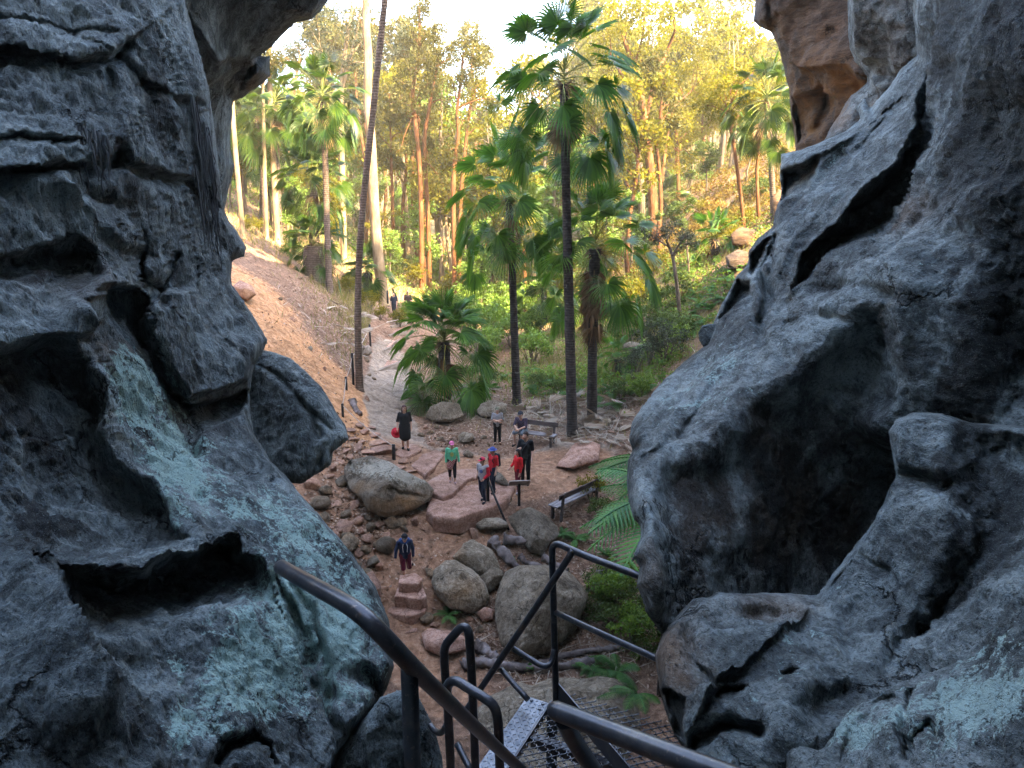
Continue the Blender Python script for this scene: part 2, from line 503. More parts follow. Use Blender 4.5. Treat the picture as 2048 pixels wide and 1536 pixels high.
L_ops = [
    ('groove', [(-420, 40), (0, 57), (100, 62), (215, 80)], 0.11, 5),
    ('crest', [(-420, 95), (0, 108), (60, 120), (150, 130), (200, 118), (228, 98)], .30, 60, 5),
    ('groove', [(-420, 110), (0, 122), (60, 134), (150, 142), (215, 126), (240, 100)], 0.30, 10),
    ('crest', [(-420, 280), (0, 290), (140, 288)], .12, 40, 4),
    ('groove', [(-420, 285), (0, 295), (145, 294)], 0.12, 5),
    ('crest', [(-420, 345), (0, 344), (100, 336), (190, 326), (214, 300)], .30, 50, 5),
    ('groove', [(-420, 352), (0, 357), (100, 349), (190, 338), (222, 310)], 0.33, 11),
    ('groove', [(196, 150), (206, 210), (214, 270), (216, 330)], 0.22, 8),
    ('crest', [(190, 140), (206, 210), (211, 270), (212, 315)], .14, 40, 4),
    ('crest', [(228, 128), (270, 162), (340, 190), (400, 200)], .16, 50, 6),
    ('groove', [(225, 118), (270, 172), (340, 200), (400, 208)], 0.18, 7),
    ('crest', [(230, 326), (290, 340), (350, 350), (390, 365), (412, 388)], .2, 60, 5),
    ('groove', [(225, 335), (290, 354), (350, 366), (388, 384), (412, 405)], 0.33, 11),
    ('groove', [(150, 375), (190, 405), (240, 420), (270, 470), (280, 520)], 0.25, 11),
    ('groove', [(385, 400), (400, 450), (420, 500), (430, 540)], 0.19, 8),
    ('crest', [(0, 372), (110, 372), (180, 420), (208, 450), (258, 500)], .25, 40, 26),
    # dark recess under the upper bulge, left
    ('pit', [(-420, 500), (0, 503), (60, 492), (110, 482), (132, 466), (178, 505), (186, 560), (172, 605), (140, 612), (112, 640), (95, 600), (60, 560), (0, 585), (-420, 620)], .6, 34, (90, 490, 60, 610), .15),
    ('bulge', 152, 620, 34, 60, .35),
    # cavity below the hanging nose
    ('pit', [(188, 574), (232, 570), (272, 576), (302, 596), (290, 640), (300, 690), (280, 735), (200, 700), (140, 695), (132, 674), (170, 668), (178, 620)], .7, 16, (230, 575, 215, 720), .0),
    ('crest', [(130, 672), (172, 668), (179, 618), (188, 572), (270, 573), (302, 594)], .28, 30, 3),
    # knob and cracks
    ('bulge', 305, 545, 34, 26, .3),
    ('groove', [(264, 508), (270, 540), (285, 570), (312, 584), (325, 600)], .55, 9),
    ('groove', [(330, 515), (334, 545), (326, 566)], .4, 7),
    # overhanging block, its face turned downwards
    ('crest', [(500, 752), (475, 710), (450, 688), (402, 622), (386, 570)], .18, 5, 40),
    ('pit', [(294, 602), (332, 577), (384, 572), (402, 622), (450, 690), (476, 712), (500, 750), (495, 772), (460, 786), (366, 808), (340, 772), (310, 730), (285, 642)], -.62, 12, (400, 590, 400, 800), .45, .03),
    ('pit', [(300, 700), (330, 770), (366, 815), (460, 792), (498, 776), (492, 815), (470, 840), (400, 880), (386, 905), (352, 860), (318, 770)], .9, 14, (420, 800, 420, 900), .0),
    ('groove', [(300, 690), (318, 770), (352, 850), (388, 912)], .35, 10),
    # crest of the lichened slope and the wall that falls away left of it
    ('crest', [(188, 700), (198, 790), (208, 860), (238, 920), (280, 965), (330, 1010), (400, 1060)], .35, 6, 70),
    ('pit', [(-420, 700), (0, 690), (100, 668), (185, 715), (196, 790), (204, 860), (232, 925), (276, 972), (330, 1020), (395, 1075), (350, 1100), (250, 1158), (100, 1150), (0, 1140), (-420, 1140)], .42, 40, (190, 800, -200, 900), .35, .25),
    # low cavern
    ('pit', [(100, 1142), (180, 1158), (262, 1160), (340, 1112), (396, 1104), (402, 1086), (470, 1084), (480, 1120), (513, 1136), (534, 1190), (520, 1225), (420, 1240), (330, 1275), (230, 1300), (150, 1285)], 1.3, 46, (300, 1110, 330, 1300), .0),
    ('crest', [(100, 1142), (180, 1158), (262, 1160), (340, 1112), (396, 1104), (402, 1086), (470, 1084), (480, 1120), (513, 1136), (534, 1190)], .25, 34, 3),
    ('crest', [(100, 1150), (128, 1220), (146, 1282), (166, 1340), (192, 1378)], .35, 5, 90),
    ('groove', [(536, 1180), (580, 1250), (606, 1310), (622, 1380), (644, 1450), (672, 1506)], .32, 15),
    ('groove', [(575, 1190), (612, 1250), (640, 1330), (655, 1400)], .18, 9),
    ('groove', [(420, 1536), (440, 1510), (480, 1500), (515, 1510), (524, 1540)], .25, 8),
    ('groove', [(720, 1350), (735, 1375), (745, 1390)], .25, 12),
]
lich_L = [(235, 760, 50, 100, 1.0), (300, 860, 70, 130, .95), (360, 960, 70, 90, .6), (440, 900, 60, 80, .35), (430, 640, 40, 120, .4), (500, 660, 40, 60, .35), (560, 1050, 120, 90, .66), (640, 1180, 130, 140, .74), (420, 1020, 110, 60, .5), (350, 940, 60, 60, .4),
          (500, 1300, 130, 130, 1.0), (430, 1430, 110, 110, .8), (700, 1330, 90, 130, .8), (330, 1330, 40, 40, .55), (330, 1480, 50, 60, .6), (620, 1450, 80, 80, .5), (60, 620, 50, 70, .55), (90, 720, 60, 40, .4), (240, 460, 120, 60, .3), (380, 500, 60, 50, .3)]
o = relief('rock_wall', L_out, L_ctl, L_ops, 4, M['rock'], rw=26, rd=.45, back=2.5, noise=((1.3, .24, 1), (.33, .10, 1), (.11, .045, 1)), stretch=(1.25, 1.25, .5),
           streak=(470, 640, .085, (1.2, 1.2, .22)), lichen=lich_L, shade_stain=((20, 880, 150, 200, .85), (90, 1090, 200, 60, .7), (60, 540, 120, 50, .8), (390, 690, 90, 100, .8), (40, 1440, 150, 150, .45), (230, 590, 60, 40, .5)), warm=((230, 690, 60, 40, .7), (400, 830, 60, 60, .5), (140, 560, 90, 50, .5)), seed=1)  # dark blobs paint shade into the recesses and the block's underside
tag(o, 'rough grey rock wall patched with pale lichen along the left side of the cleft', 'rock wall')

# overhanging roof rock, top left
o = relief('rock_overhang', [(300, -360), (760, -360), (690, -120), (662, -40), (655, 0), (640, 22), (622, 38), (592, 44), (565, 68), (541, 94), (515, 112), (538, 112), (540, 150), (524, 166), (500, 180), (486, 192), (466, 200), (462, 240), (458, 300), (466, 330), (455, 380), (448, 420), (380, 460), (300, 400)],
           [(300, -340, 11), (700, -340, 12), (655, 0, 14.5), (400, 0, 12.6), (540, 110, 15), (440, 150, 14), (470, 190, 15.5), (455, 330, 16), (400, 400, 15.5), (330, 300, 14)],
           [('crest', [(372, 30), (430, 120), (470, 118), (515, 108), (541, 92), (565, 66), (592, 42), (622, 36), (655, 0)], .5, 40, 4),
            ('pit', [(430, 150), (470, 125), (515, 114), (500, 150), (480, 190), (462, 205), (440, 200)], .5, 12, None, 1),
            ('groove', [(470, 130), (476, 160), (488, 190)], .3, 8)],
           4, M['rock'], rw=40, rd=1.4, back=3, noise=((1.6, .3, 1), (.4, .08, 1)), stretch=(1, 1, .8), seed=3, lich0=-.6, warm=((560, 20, 120, 60, .4), (510, 150, 40, 40, .5)))
tag(o, 'dark overhanging rock jutting out above the left side of the cleft', 'overhang')

# ----- right side
o = relief('rock_overhang', [(1500, -360), (1900, -360), (1900, 420), (1600, 420), (1590, 292), (1589, 255), (1582, 215), (1574, 165), (1562, 110), (1554, 84), (1545, 62), (1520, 50), (1508, 40), (1512, 0)],
           [(1510, -300, 21), (1510, 20, 22), (1560, 90, 22.5), (1590, 280, 23.5), (1650, 100, 20), (1700, 0, 19), (1720, 150, 18.5), (1660, 260, 21), (1800, 300, 20), (1850, -300, 17), (1620, 400, 24)],
           [('crest', [(1510, 42), (1546, 64), (1600, 130), (1690, 128), (1738, 150)], .8, 60, 12),
            ('pit', [(1580, 190), (1640, 170), (1690, 190), (1660, 260), (1600, 290), (1590, 240)], .9, 14, None, 1),
            ('groove', [(1612, 215), (1606, 250), (1608, 290)], .5, 7), ('groove', [(1650, 180), (1655, 230), (1640, 270)], .4, 8),
            ('groove', [(1545, 10), (1552, 60), (1580, 130)], .4, 8)],
           4, M['rock_warm'], rw=34, rd=1.6, back=4, noise=((2.2, .5, 1), (.6, .16, 1)), strata=((.1, .1, 1), 1.1, .10), seed=4, lich0=-.6,
           warm=((1610, 60, 90, 70, .55), (1660, 165, 90, 60, 1.0), (1625, 250, 50, 60, 1.0), (1720, 160, 40, 40, .8)))
tag(o, 'orange brown banded sandstone overhang at the upper right behind the grey ridge', 'overhang')

o = relief('rock_wall', [(1680, -360), (1690, -100), (1697, 0), (1699, 100), (1712, 122), (1738, 150), (1735, 166), (1704, 190), (1688, 216), (1658, 262), (1630, 320), (1700, 420), (1960, 420), (1960, -360)],
           [(1690, -340, 13), (1697, 50, 14), (1738, 150, 14.4), (1690, 220, 15), (1640, 310, 15), (1800, 100, 13), (1850, 300, 13), (1900, -300, 11.5)],
           [('groove', [(1700, 100), (1760, 140), (1830, 150)], .4, 10)],
           4, M['rock_r'], shade_stain=((1780, 120, 120, 150, .7),), rw=30, rd=1.4, back=3, noise=((1.4, .35, 1), (.4, .10, 1)), seed=5, lich0=-.7, warm=((1700, 230, 80, 40, .6), (1790, 60, 60, 90, .25)))  # gap darkened by painted shade
tag(o, 'dark brown rock face in the shadowed gap between the orange overhang and the grey ridge', 'rock face')

R_out = [(1850, -360), (1836, -100), (1830, 0), (1832, 60), (1836, 112), (1800, 142), (1776, 180), (1742, 222), (1730, 199), (1716, 214), (1722, 240), (1692, 264), (1642, 287), (1602, 300), (1563, 309),
         (1560, 345), (1562, 392), (1556, 415), (1549, 455), (1517, 478), (1499, 505), (1497, 530), (1475, 552), (1459, 577), (1443, 611), (1426, 645), (1418, 690), (1380, 717), (1361, 733), (1334, 756), (1307, 787), (1285, 815),
         (1264, 849), (1258, 877), (1266, 904), (1256, 925), (1254, 966), (1256, 1000), (1266, 1034), (1279, 1053), (1281, 1080), (1268, 1116), (1279, 1139), (1275, 1170), (1291, 1225), (1322, 1268), (1420, 1330), (1700, 1400), (2450, 1400), (2450, -360)]
R_ctl = [(1260, 950, 5.6), (1270, 1040, 4.7), (1278, 1150, 3.95), (1320, 1260, 3.75), (1265, 850, 6.6), (1330, 760, 8.3), (1420, 650, 9.4), (1498, 510, 10.0), (1560, 330, 10.6), (1700, 270, 10.0), (1835, 110, 9.2), (1830, 0, 9.0), (1850, -340, 8.4),
         (1400, 850, 6.25), (1460, 840, 6.0), (1540, 775, 6.2), (1500, 720, 7.2), (1600, 600, 7.6), (1700, 420, 8.0), (1800, 250, 8.3), (1900, 100, 6.6), (1950, 300, 5.4), (2048, 0, 4.6), (2048, 300, 4.4), (2048, 600, 4.4), (2400, -340, 3.2), (2400, 600, 3.2), (1900, 480, 5.5),
         (1750, 600, 6.0), (1600, 720, 6.4), (1550, 900, 5.7), (1450, 1050, 4.8), (1600, 1100, 5.3), (1750, 900, 5.6), (1700, 1300, 4.6), (2048, 900, 4.6), (2400, 1300, 3.4), (1350, 1000, 5.0)]
hollow = [(1467, 836), (1480, 797), (1540, 780), (1582, 764), (1618, 725), (1652, 690), (1700, 652), (1745, 612), (1785, 606), (1815, 670), (1826, 745), (1815, 810), (1770, 845), (1830, 880), (1900, 960), (1870, 1100), (1790, 1290), (1560, 1385), (1400, 1385), (1300, 1300), (1285, 1100), (1278, 1000), (1300, 935), (1422, 902), (1455, 868)]
R_ops = [
    ('crest', [(1848, 130), (1842, 223), (1817, 281), (1803, 322), (1741, 375), (1700, 410), (1682, 447), (1640, 487), (1611, 513), (1600, 556), (1592, 596)], .35, 70, 4),
    ('pit', [(1849, 140), (1843, 223), (1818, 283), (1805, 324), (1743, 377), (1702, 412), (1684, 449), (1642, 489), (1613, 515), (1602, 556), (1592, 600), (1632, 570), (1680, 512), (1720, 494), (1790, 462), (1832, 402), (1856, 330), (1884, 300), (1884, 200), (1866, 150)], .8, 18, (1690, 380, 1770, 480), 2.4),
    ('groove', [(1690, 320), (1650, 360), (1620, 400), (1590, 430), (1560, 462)], .18, 9),
    ('groove', [(1810, 200), (1760, 260), (1700, 320)], .12, 7),
    ('crest', [(1800, 215), (1740, 275), (1690, 330), (1640, 385), (1590, 440), (1566, 490)], .24, 12, 26), ('crest', [(1765, 330), (1710, 380), (1650, 430), (1600, 480), (1574, 540)], .18, 10, 22), ('crest', [(1740, 240), (1690, 300), (1640, 345), (1595, 395)], .16, 9, 22),
    ('crest', [(1560, 660), (1480, 720), (1410, 780), (1350, 850), (1310, 910)], .20, 30, 14), ('crest', [(1500, 640), (1430, 720), (1370, 780), (1320, 830)], .14, 24, 10), ('crest', [(1850, 430), (1790, 520), (1700, 600), (1620, 660)], .18, 40, 14), ('groove', [(1470, 760), (1410, 820), (1370, 890)], .14, 9),
    # front of the tip block
    ('crest', [(1735, 255), (1700, 283), (1650, 318), (1610, 335), (1566, 342)], .32, 5, 60),
    ('pit', [(1562, 340), (1610, 333), (1650, 316), (1640, 350), (1620, 385), (1590, 405), (1560, 410)], .7, 14, None, 1),
    # folded fins halfway down
    ('groove', [(1562, 480), (1545, 515), (1532, 545), (1538, 600), (1532, 660), (1530, 678)], .55, 8),
    ('crest', [(1560, 470), (1542, 512), (1528, 545), (1520, 590), (1524, 640)], .25, 20, 4),
    ('pit', [(1500, 510), (1540, 480), (1556, 480), (1540, 512), (1524, 545), (1512, 560), (1499, 545)], .7, 9, None, 1),
    ('pit', [(1478, 556), (1510, 565), (1514, 600), (1480, 620), (1445, 645), (1432, 640), (1446, 612), (1462, 580)], .7, 9, None, 1),
    ('groove', [(1556, 520), (1548, 560), (1552, 600)], .3, 6),
    # lip over the great hollow
    ('crest', [(1826, 745), (1815, 670), (1787, 604), (1745, 609), (1700, 649), (1652, 687), (1618, 722), (1582, 761), (1540, 777), (1480, 794), (1466, 834), (1454, 866), (1421, 899), (1331, 916), (1318, 1000), (1324, 1100)], .10, 10, 60),
    ('pit', hollow, .22, 70, (1480, 800, 1730, 1100), 6.0, .02),
    ('groove', [(1790, 600), (1700, 580), (1620, 590), (1560, 640)], .2, 12),
    ('groove', [(1700, 650), (1640, 640), (1580, 660)], .16, 9),
    ('groove', [(1860, 420), (1800, 500), (1740, 560)], .2, 12),
    ('bulge', 1820, 560, 90, 70, .35), ('bulge', 1780, 440, 60, 40, .2),
    ('pit', [(1872, 150), (1980, 120), (2450, 100), (2450, 900), (2000, 860), (1960, 700), (1950, 560), (1955, 420), (1900, 330)], .4, 140, None, 1, .02),
    ('groove', [(1290, 850), (1330, 800), (1352, 775)], .14, 5), ('groove', [(1262, 905), (1300, 890), (1330, 850)], .12, 6), ('groove', [(1290, 935), (1340, 905), (1400, 860)], .1, 8),
]
o = relief('rock_wall', R_out, R_ctl, R_ops, 4, M['rock_r'], rw=28, rd=.5, back=2.5, noise=((1.5, .20, 1), (.40, .055, 1), (.13, .045, 1), (.05, .014, 1)), stretch=(1, .7, 1), seed=6,
           lichen=((1390, 800, 150, 90, .62), (1480, 700, 100, 70, .5), (1640, 420, 90, 90, .4), (1700, 320, 90, 60, .35), (1850, 520, 80, 90, .25), (1285, 1000, 22, 60, .5), (1790, 200, 50, 80, .2)),
           warm=((1330, 1150, 60, 80, .3), (1820, 420, 70, 50, .3), (1540, 1020, 200, 170, .25)), shade_stain=((2060, 500, 230, 520, 1.15), (1980, 60, 150, 170, .9), (1740, 420, 90, 70, .7), (1530, 1020, 250, 240, 1.1), (1930, 800, 80, 80, .6)))  # shade painted over the hollow, ridge recess and inward right side
tag(o, 'hulking grey rock wall with a deep dark hollow and a ridge rising on the right side', 'rock wall')

o = relief('rock_ledge', [(1309, 1312), (1326, 1268), (1364, 1222), (1385, 1198), (1416, 1197), (1434, 1186), (1468, 1189), (1560, 1190), (1638, 1193), (1690, 1122), (1737, 1060), (1768, 1006), (1792, 952), (1786, 905), (1778, 864), (1792, 840), (1824, 826), (1880, 826), (1950, 846), (2450, 880), (2450, 1900), (1385, 1900), (1372, 1536), (1371, 1510), (1344, 1462), (1320, 1385)],
           [(1312, 1320, 3.55), (1400, 1200, 4.2), (1500, 1190, 4.5), (1638, 1195, 4.6), (1790, 950, 4.8), (1765, 860, 4.9), (1900, 820, 4.7), (2400, 900, 2.8), (1500, 1300, 3.7), (1380, 1510, 3.0), (1600, 1400, 3.0), (1800, 1200, 4.0), (2048, 1200, 3.0), (1700, 1150, 4.5), (2400, 1800, 1.9), (1500, 1800, 2.6), (1700, 1536, 2.9), (1850, 1000, 4.3)],
           [('bulge', 1830, 885, 80, 90, .08), ('groove', [(1768, 1000), (1800, 955), (1850, 960), (1900, 985)], .3, 12),
            ('pit', [(1880, 800), (2450, 860), (2450, 1120), (2048, 1180), (1940, 1310), (1830, 1350), (1760, 1390), (1740, 1330), (1800, 1260), (1850, 1180), (1900, 1080), (1880, 980)], .55, 120, None, 1, .04),
            ('pit', [(1462, 1200), (1638, 1200), (1600, 1240), (1560, 1262), (1500, 1270), (1470, 1250)], .20, 30, None, 1, .1),
            ('crest', [(1640, 1194), (1600, 1240), (1560, 1280), (1500, 1312), (1440, 1350), (1420, 1400)], .22, 8, 60),
            ('groove', [(1385, 1215), (1372, 1290), (1390, 1340), (1430, 1370)], .16, 10),
            ('pit', [(1408, 1400), (1440, 1375), (1490, 1372), (1512, 1395), (1480, 1405), (1440, 1405)], .2, 12, (1450, 1370, 1450, 1410), .2),
            ('pit', [(1545, 1345), (1580, 1330), (1610, 1340), (1580, 1358)], .10, 10, None, 1),
            ('groove', [(1620, 1210), (1650, 1240), (1600, 1270)], .06, 10), ('groove', [(1700, 1330), (1690, 1260), (1730, 1200)], .08, 14),
            ('groove', [(1700, 1100), (1740, 1130), (1790, 1150)], .12, 9),
            ('pit', [(1318, 1385), (1345, 1380), (1375, 1400), (1380, 1440), (1376, 1500), (1350, 1470)], .3, 14, None, 1, .1),
            ('groove', [(1372, 1536), (1400, 1490), (1440, 1460), (1520, 1470)], .2, 9),
            ('pit', [(1600, 1370), (1700, 1350), (1760, 1395), (1700, 1430), (1640, 1480), (1600, 1470), (1570, 1420)], .2, 60, None, 1, .05)],
           4, M['rock_r'], rw=28, rd=.45, back=2.0, noise=((.9, .13, 1), (.26, .06, 1), (.08, .028, 1)), seed=8, lichen=((1620, 1300, 120, 80, .55), (1520, 1380, 90, 70, .35), (1810, 890, 60, 60, .35), (1700, 1130, 40, 80, .4), (1480, 1480, 80, 60, .3)),
           warm=((1340, 1320, 60, 90, .55), (1540, 1220, 90, 30, .5)), shade_stain=((1970, 1060, 190, 170, 1.0), (1960, 890, 110, 80, .9), (1880, 1240, 100, 80, .5)))  # painted shade darkens the right part of the ledge
tag(o, 'sloping grey rock ledge with a rounded knob below the dark hollow at the right', 'rock ledge')

o = relief('rock_slab', [(2450, 900), (2200, 1060), (2110, 1120), (2048, 1186), (2018, 1218), (1992, 1260), (1942, 1320), (1890, 1336), (1830, 1360), (1762, 1394), (1720, 1408), (1692, 1432), (1664, 1475), (1650, 1500), (1610, 1492), (1580, 1502), (1562, 1520), (1575, 1600), (1560, 1900), (2450, 1900)],
           [(2400, 950, 1.9), (2048, 1190, 2.4), (1942, 1320, 2.6), (1720, 1410, 2.75), (1650, 1500, 2.7), (1570, 1530, 2.75), (1800, 1500, 2.2), (2048, 1400, 1.85), (2048, 1536, 1.65), (1600, 1880, 2.0), (2400, 1880, 1.1), (2400, 1300, 1.5), (1900, 1420, 2.2)],
           [('groove', [(1664, 1480), (1700, 1440), (1750, 1424), (1800, 1420)], .14, 7), ('groove', [(1840, 1410), (1830, 1450), (1822, 1490), (1835, 1520)], .12, 9), ('groove', [(1835, 1536), (1850, 1490), (1880, 1470), (1900, 1500)], .1, 7),
            ('groove', [(1900, 1338), (1930, 1345), (1945, 1330)], .08, 7), ('groove', [(1700, 1536), (1720, 1480), (1760, 1440)], .06, 8)],
           4, M['rock_r'], rw=36, rd=.4, back=1.0, noise=((.6, .10, 1), (.18, .035, 1), (.06, .02, 1)), seed=9, lichen=((1850, 1450, 220, 110, .72), (2020, 1380, 120, 160, .72), (1700, 1480, 70, 60, .55)))
tag(o, 'pale lichened rock slab in the bottom right corner close to the stairs', 'rock')
# ---------------------------------------------------------------- sky, sun
SUN_EL, SUN_AZ = R(42), math.atan2(.66, -.75)     # azimuth from +Y towards +X
SUNV = Vector((.72*math.cos(SUN_EL), -.694*math.cos(SUN_EL), math.sin(SUN_EL))).normalized()
w = bpy.data.worlds.new('World'); S.world = w; w.use_nodes = True
wt = w.node_tree
bg = wt.nodes['Background']
sk = wt.nodes.new('ShaderNodeTexSky'); sk.sky_type = 'NISHITA'; sk.sun_disc = False
sk.sun_elevation = SUN_EL; sk.sun_rotation = math.atan2(SUNV.x, SUNV.y)
sk.dust_density = 2.0; sk.air_density = 1.0; sk.ozone_density = 0.7
wt.links.new(sk.outputs[0], bg.inputs[0]); bg.inputs[1].default_value = .15
ld = bpy.data.lights.new('sun', 'SUN'); ld.energy = 4.2; ld.angle = R(.53); ld.color = (1, .80, .48)
lo = bpy.data.objects.new('sun', ld); COL.objects.link(lo)
lo.rotation_euler = (-SUNV).to_track_quat('-Z', 'Y').to_euler()
lo.location = (0, 0, 80)
S.view_settings.view_transform = 'Standard'; S.view_settings.look = 'None'
S.view_settings.exposure = 3.9; S.view_settings.gamma = 1
S.render.engine = 'CYCLES'
S.cycles.use_denoising = True
S.cycles.max_bounces = 8; S.cycles.diffuse_bounces = 4; S.cycles.transparent_max_bounces = 8

# ---------------------------------------------------------------- terrain heights
_T = []
def gz(x, y, z): p = PZ(x, y, z); _T.append(tuple(p))
def gy(x, y, Y): p = PY(x, y, Y); _T.append(tuple(p))
def gw(x, y, z): _T.append((x, y, z))
for a in [(1000, 1400, -2.6), (900, 1500, -2.6), (1300, 1450, -2.6), (1150, 1320, -2.5), (700, 1300, -2.0), (830, 1330, -2.75), (810, 1258, -2.55), (815, 1210, -2.2), (815, 1168, -1.9), (850, 1130, -1.2), (880, 1080, -.9), (760, 1140, -1.1),
          (680, 1060, -.6), (640, 960, 0.1), (760, 1060, -.85), (950, 1045, -.68), (870, 1045, -.68), (920, 985, -.5), (1000, 980, -.42), (870, 930, -.22), (840, 905, -.02), (1060, 940, -.35), (1120, 920, -.25), (1100, 1000, -.55), (1070, 885, -.15),
          (1180, 1000, -.8), (1230, 1100, -1.6), (1200, 1200, -2.2), (1000, 1150, -1.9), (900, 1180, -1.7), (1080, 1080, -1.2), (808, 900, 0), (770, 830, .2), (780, 745, .55), (890, 800, .45), (1033, 808, .2), (1145, 870, -.05), (1183, 832, .1), (1250, 790, .3),
          (960, 760, .6), (1100, 740, .5), (1300, 780, .6)]: gz(*a)
for a in [(790, 700, 39.5), (790, 650, 46), (850, 640, 48), (660, 780, 27.5), (690, 840, 25.5), (600, 900, 22.5), (640, 720, 29.5), (560, 640, 29), (500, 590, 30), (475, 540, 33), (480, 485, 42), (560, 510, 46), (640, 570, 40), (700, 640, 36), (735, 600, 45), (600, 500, 52), (520, 700, 26),
          (720, 745, 32.5), (1500, 500, 38), (1400, 600, 36), (1300, 660, 38), (1270, 570, 47), (1400, 480, 50), (1420, 360, 64), (1300, 430, 70), (1500, 400, 52), (1560, 420, 44), (1350, 710, 31), (1240, 740, 30.5)]: gy(*a)
for a in [(-14, 12, 4), (-20, 25, 8), (-26, 40, 12), (-34, 60, 16), (-45, 90, 22), (-60, 130, 30), (-9, 9, -1), (-3, 70, 2.2), (6, 60, 1.6), (4, 90, 2.5), (0, 140, 5), (15, 75, 5), (28, 90, 16), (45, 120, 28), (70, 160, 40), (14, 24, 2), (22, 35, 9), (30, 50, 15),
          (8, 8, -2), (0, 5, -3), (-30, 190, 16), (30, 190, 18), (0, 240, 26), (-90, 250, 52), (90, 250, 64), (0, 320, 44), (-120, 120, 45), (120, 120, 48), (-70, 50, 28), (70, 60, 32), (-60, 0, 5), (60, 0, 5), (0, -20, -3)]: gw(*a)
_T = np.array(_T)
_H = rbf(_T[:, :2], _T[:, 2], .004)
def H(x, y, rough=True):
    x = np.asarray(x, float); y = np.asarray(y, float)
    xy = np.stack([x, y], -1)
    z = _H(xy)
    z = np.minimum(z, 90)
    if rough:
        q = np.concatenate([xy, np.zeros(xy.shape[:-1]+(1,))], -1)
        far = sstep(26, 60, y)
        z = z+.10*fbm(q/1.6, 4, 5)*(1+3*far)+.05*fbm(q/.5, 3, 15, .5, True)*1
    return z
def G(px, py, lo=8.0, hi=260.0):
    """point of the terrain seen at a pixel"""
    r = ray(px, py)
    t = np.geomspace(lo, hi, 700)
    pts = r[None]*t[:, None]+np.array([0, 0, CAMZ])
    below = pts[:, 2] < H(pts[:, 0], pts[:, 1], False)
    i = int(np.argmax(below)) if below.any() else len(t)-1
    i = max(i, 1)
    a, b = t[i-1], t[i]
    for _ in range(14):
        m = (a+b)/2; p = r*m+np.array([0, 0, CAMZ])
        if p[2] < float(H(p[0], p[1], False)): b = m
        else: a = m
    p = r*b+np.array([0, 0, CAMZ])
    return np.array([p[0], p[1], float(H(p[0], p[1]))])
def Gd(px, py):                                    # same, with the depth along the optical axis
    p = G(px, py)
    return p, float((p-np.array([0, 0, CAMZ]))@np.array([0, CT, -ST]))

def axis_pts(lo, hi, c0, c1, fine, grow):
    a = list(np.arange(c0, c1, fine))
    s = fine; v = a[-1]
    while v < hi: s *= grow; v += s; a.append(v)
    s = fine; v = a[0]; b = []
    while v > lo: s *= grow; v -= s; b.append(v)
    return np.array(b[::-1]+a)
xs = axis_pts(-170, 170, -11, 13, .11, 1.07)
ys = axis_pts(-25, 360, 10, 44, .12, 1.06)
GX, GY = np.meshgrid(xs, ys)
GZ = H(GX, GY)
n_, m_ = GX.shape
ii = np.arange(n_*m_).reshape(n_, m_)
quads = np.stack([ii[:-1, :-1], ii[:-1, 1:], ii[1:, 1:], ii[1:, :-1]], -1).reshape(-1, 4)

def gpts(l): return np.array([G(*p)[:2] for p in l])
def band(line, w0, soft):
    d, _, _, _ = poly_near(GX, GY, line, False)
    return 1-sstep(w0-soft, w0+soft, d+.25*fbm(np.stack([GX/.9, GY/.9, GX*0], -1), 3, 33))
pathline = gpts([(790, 640), (785, 700), (780, 745), (772, 800), (790, 860), (805, 895), (850, 925), (900, 960), (950, 990), (930, 1040), (880, 1090), (830, 1140), (815, 1180), (815, 1240), (830, 1310), (900, 1380)])
plaza = gpts([(900, 930), (960, 960), (1040, 950), (1100, 940), (1150, 915)])
m_path = np.maximum(band(pathline, .95, .35)*(1-.8*sstep(34, 42, GY)), band(plaza, 1.5, .5))
redarea = gpts([(650, 960), (690, 1020), (740, 1080), (800, 1120), (860, 1100)])
m_red = np.maximum(np.maximum(m_path*sstep(27, 23, GY), band(redarea, 1.8, .8)), 0)
sandl = gpts([(475, 560), (520, 640), (580, 700), (630, 760), (680, 820)])
m_sand = band(sandl, 2.9, 1.8)*(.55+.7*fbm(np.stack([GX/2.2, GY/2.2, GX*0], -1), 4, 71)+.2)
m_green = sstep(26, 34, GY)*sstep(-2.5, 1.5, GX)*(1-m_path)*.5
m_green = np.maximum(m_green, sstep(55, 75, GY)*.55)*(1-.85*sstep(7, 11, GX)*sstep(34, 42, GY)*sstep(95, 75, GY))
m_sand = np.maximum(m_sand, .12*sstep(8, 12, GX)*sstep(36, 44, GY)*sstep(95, 75, GY))

t = NT('ground_earth')
n1 = t.noise(.55, 8, .62); n2 = t.noise(6, 8, .7); n3 = t.noise(42, 5, .7)
lit = t.ramp(t.math('ADD', t.math('MULTIPLY', n2, .5), t.math('MULTIPLY', n3, .5)), [(.36, (.07, .042, .028)), (.5, (.20, .115, .075)), (.62, (.36, .235, .16))])
sand = t.ramp(t.math('ADD', t.math('MULTIPLY', n2, .6), t.math('MULTIPLY', n3, .4)), [(.36, (.28, .125, .055)), (.52, (.50, .26, .125)), (.64, (.66, .41, .25))])
red = t.ramp(t.math('ADD', t.math('MULTIPLY', n2, .65), t.math('MULTIPLY', n3, .35)), [(.36, (.16, .078, .044)), (.52, (.325, .18, .108)), (.64, (.48, .30, .20))])
path = t.ramp(t.math('ADD', t.math('MULTIPLY', n2, .55), t.math('MULTIPLY', n3, .45)), [(.36, (.17, .122, .088)), (.52, (.29, .222, .168)), (.64, (.42, .34, .275))])
grn = t.ramp(t.math('ADD', t.math('MULTIPLY', n2, .5), t.math('MULTIPLY', n3, .5)), [(.38, (.045, .05, .016)), (.5, (.13, .13, .04)), (.62, (.27, .20, .08))])
c = lit
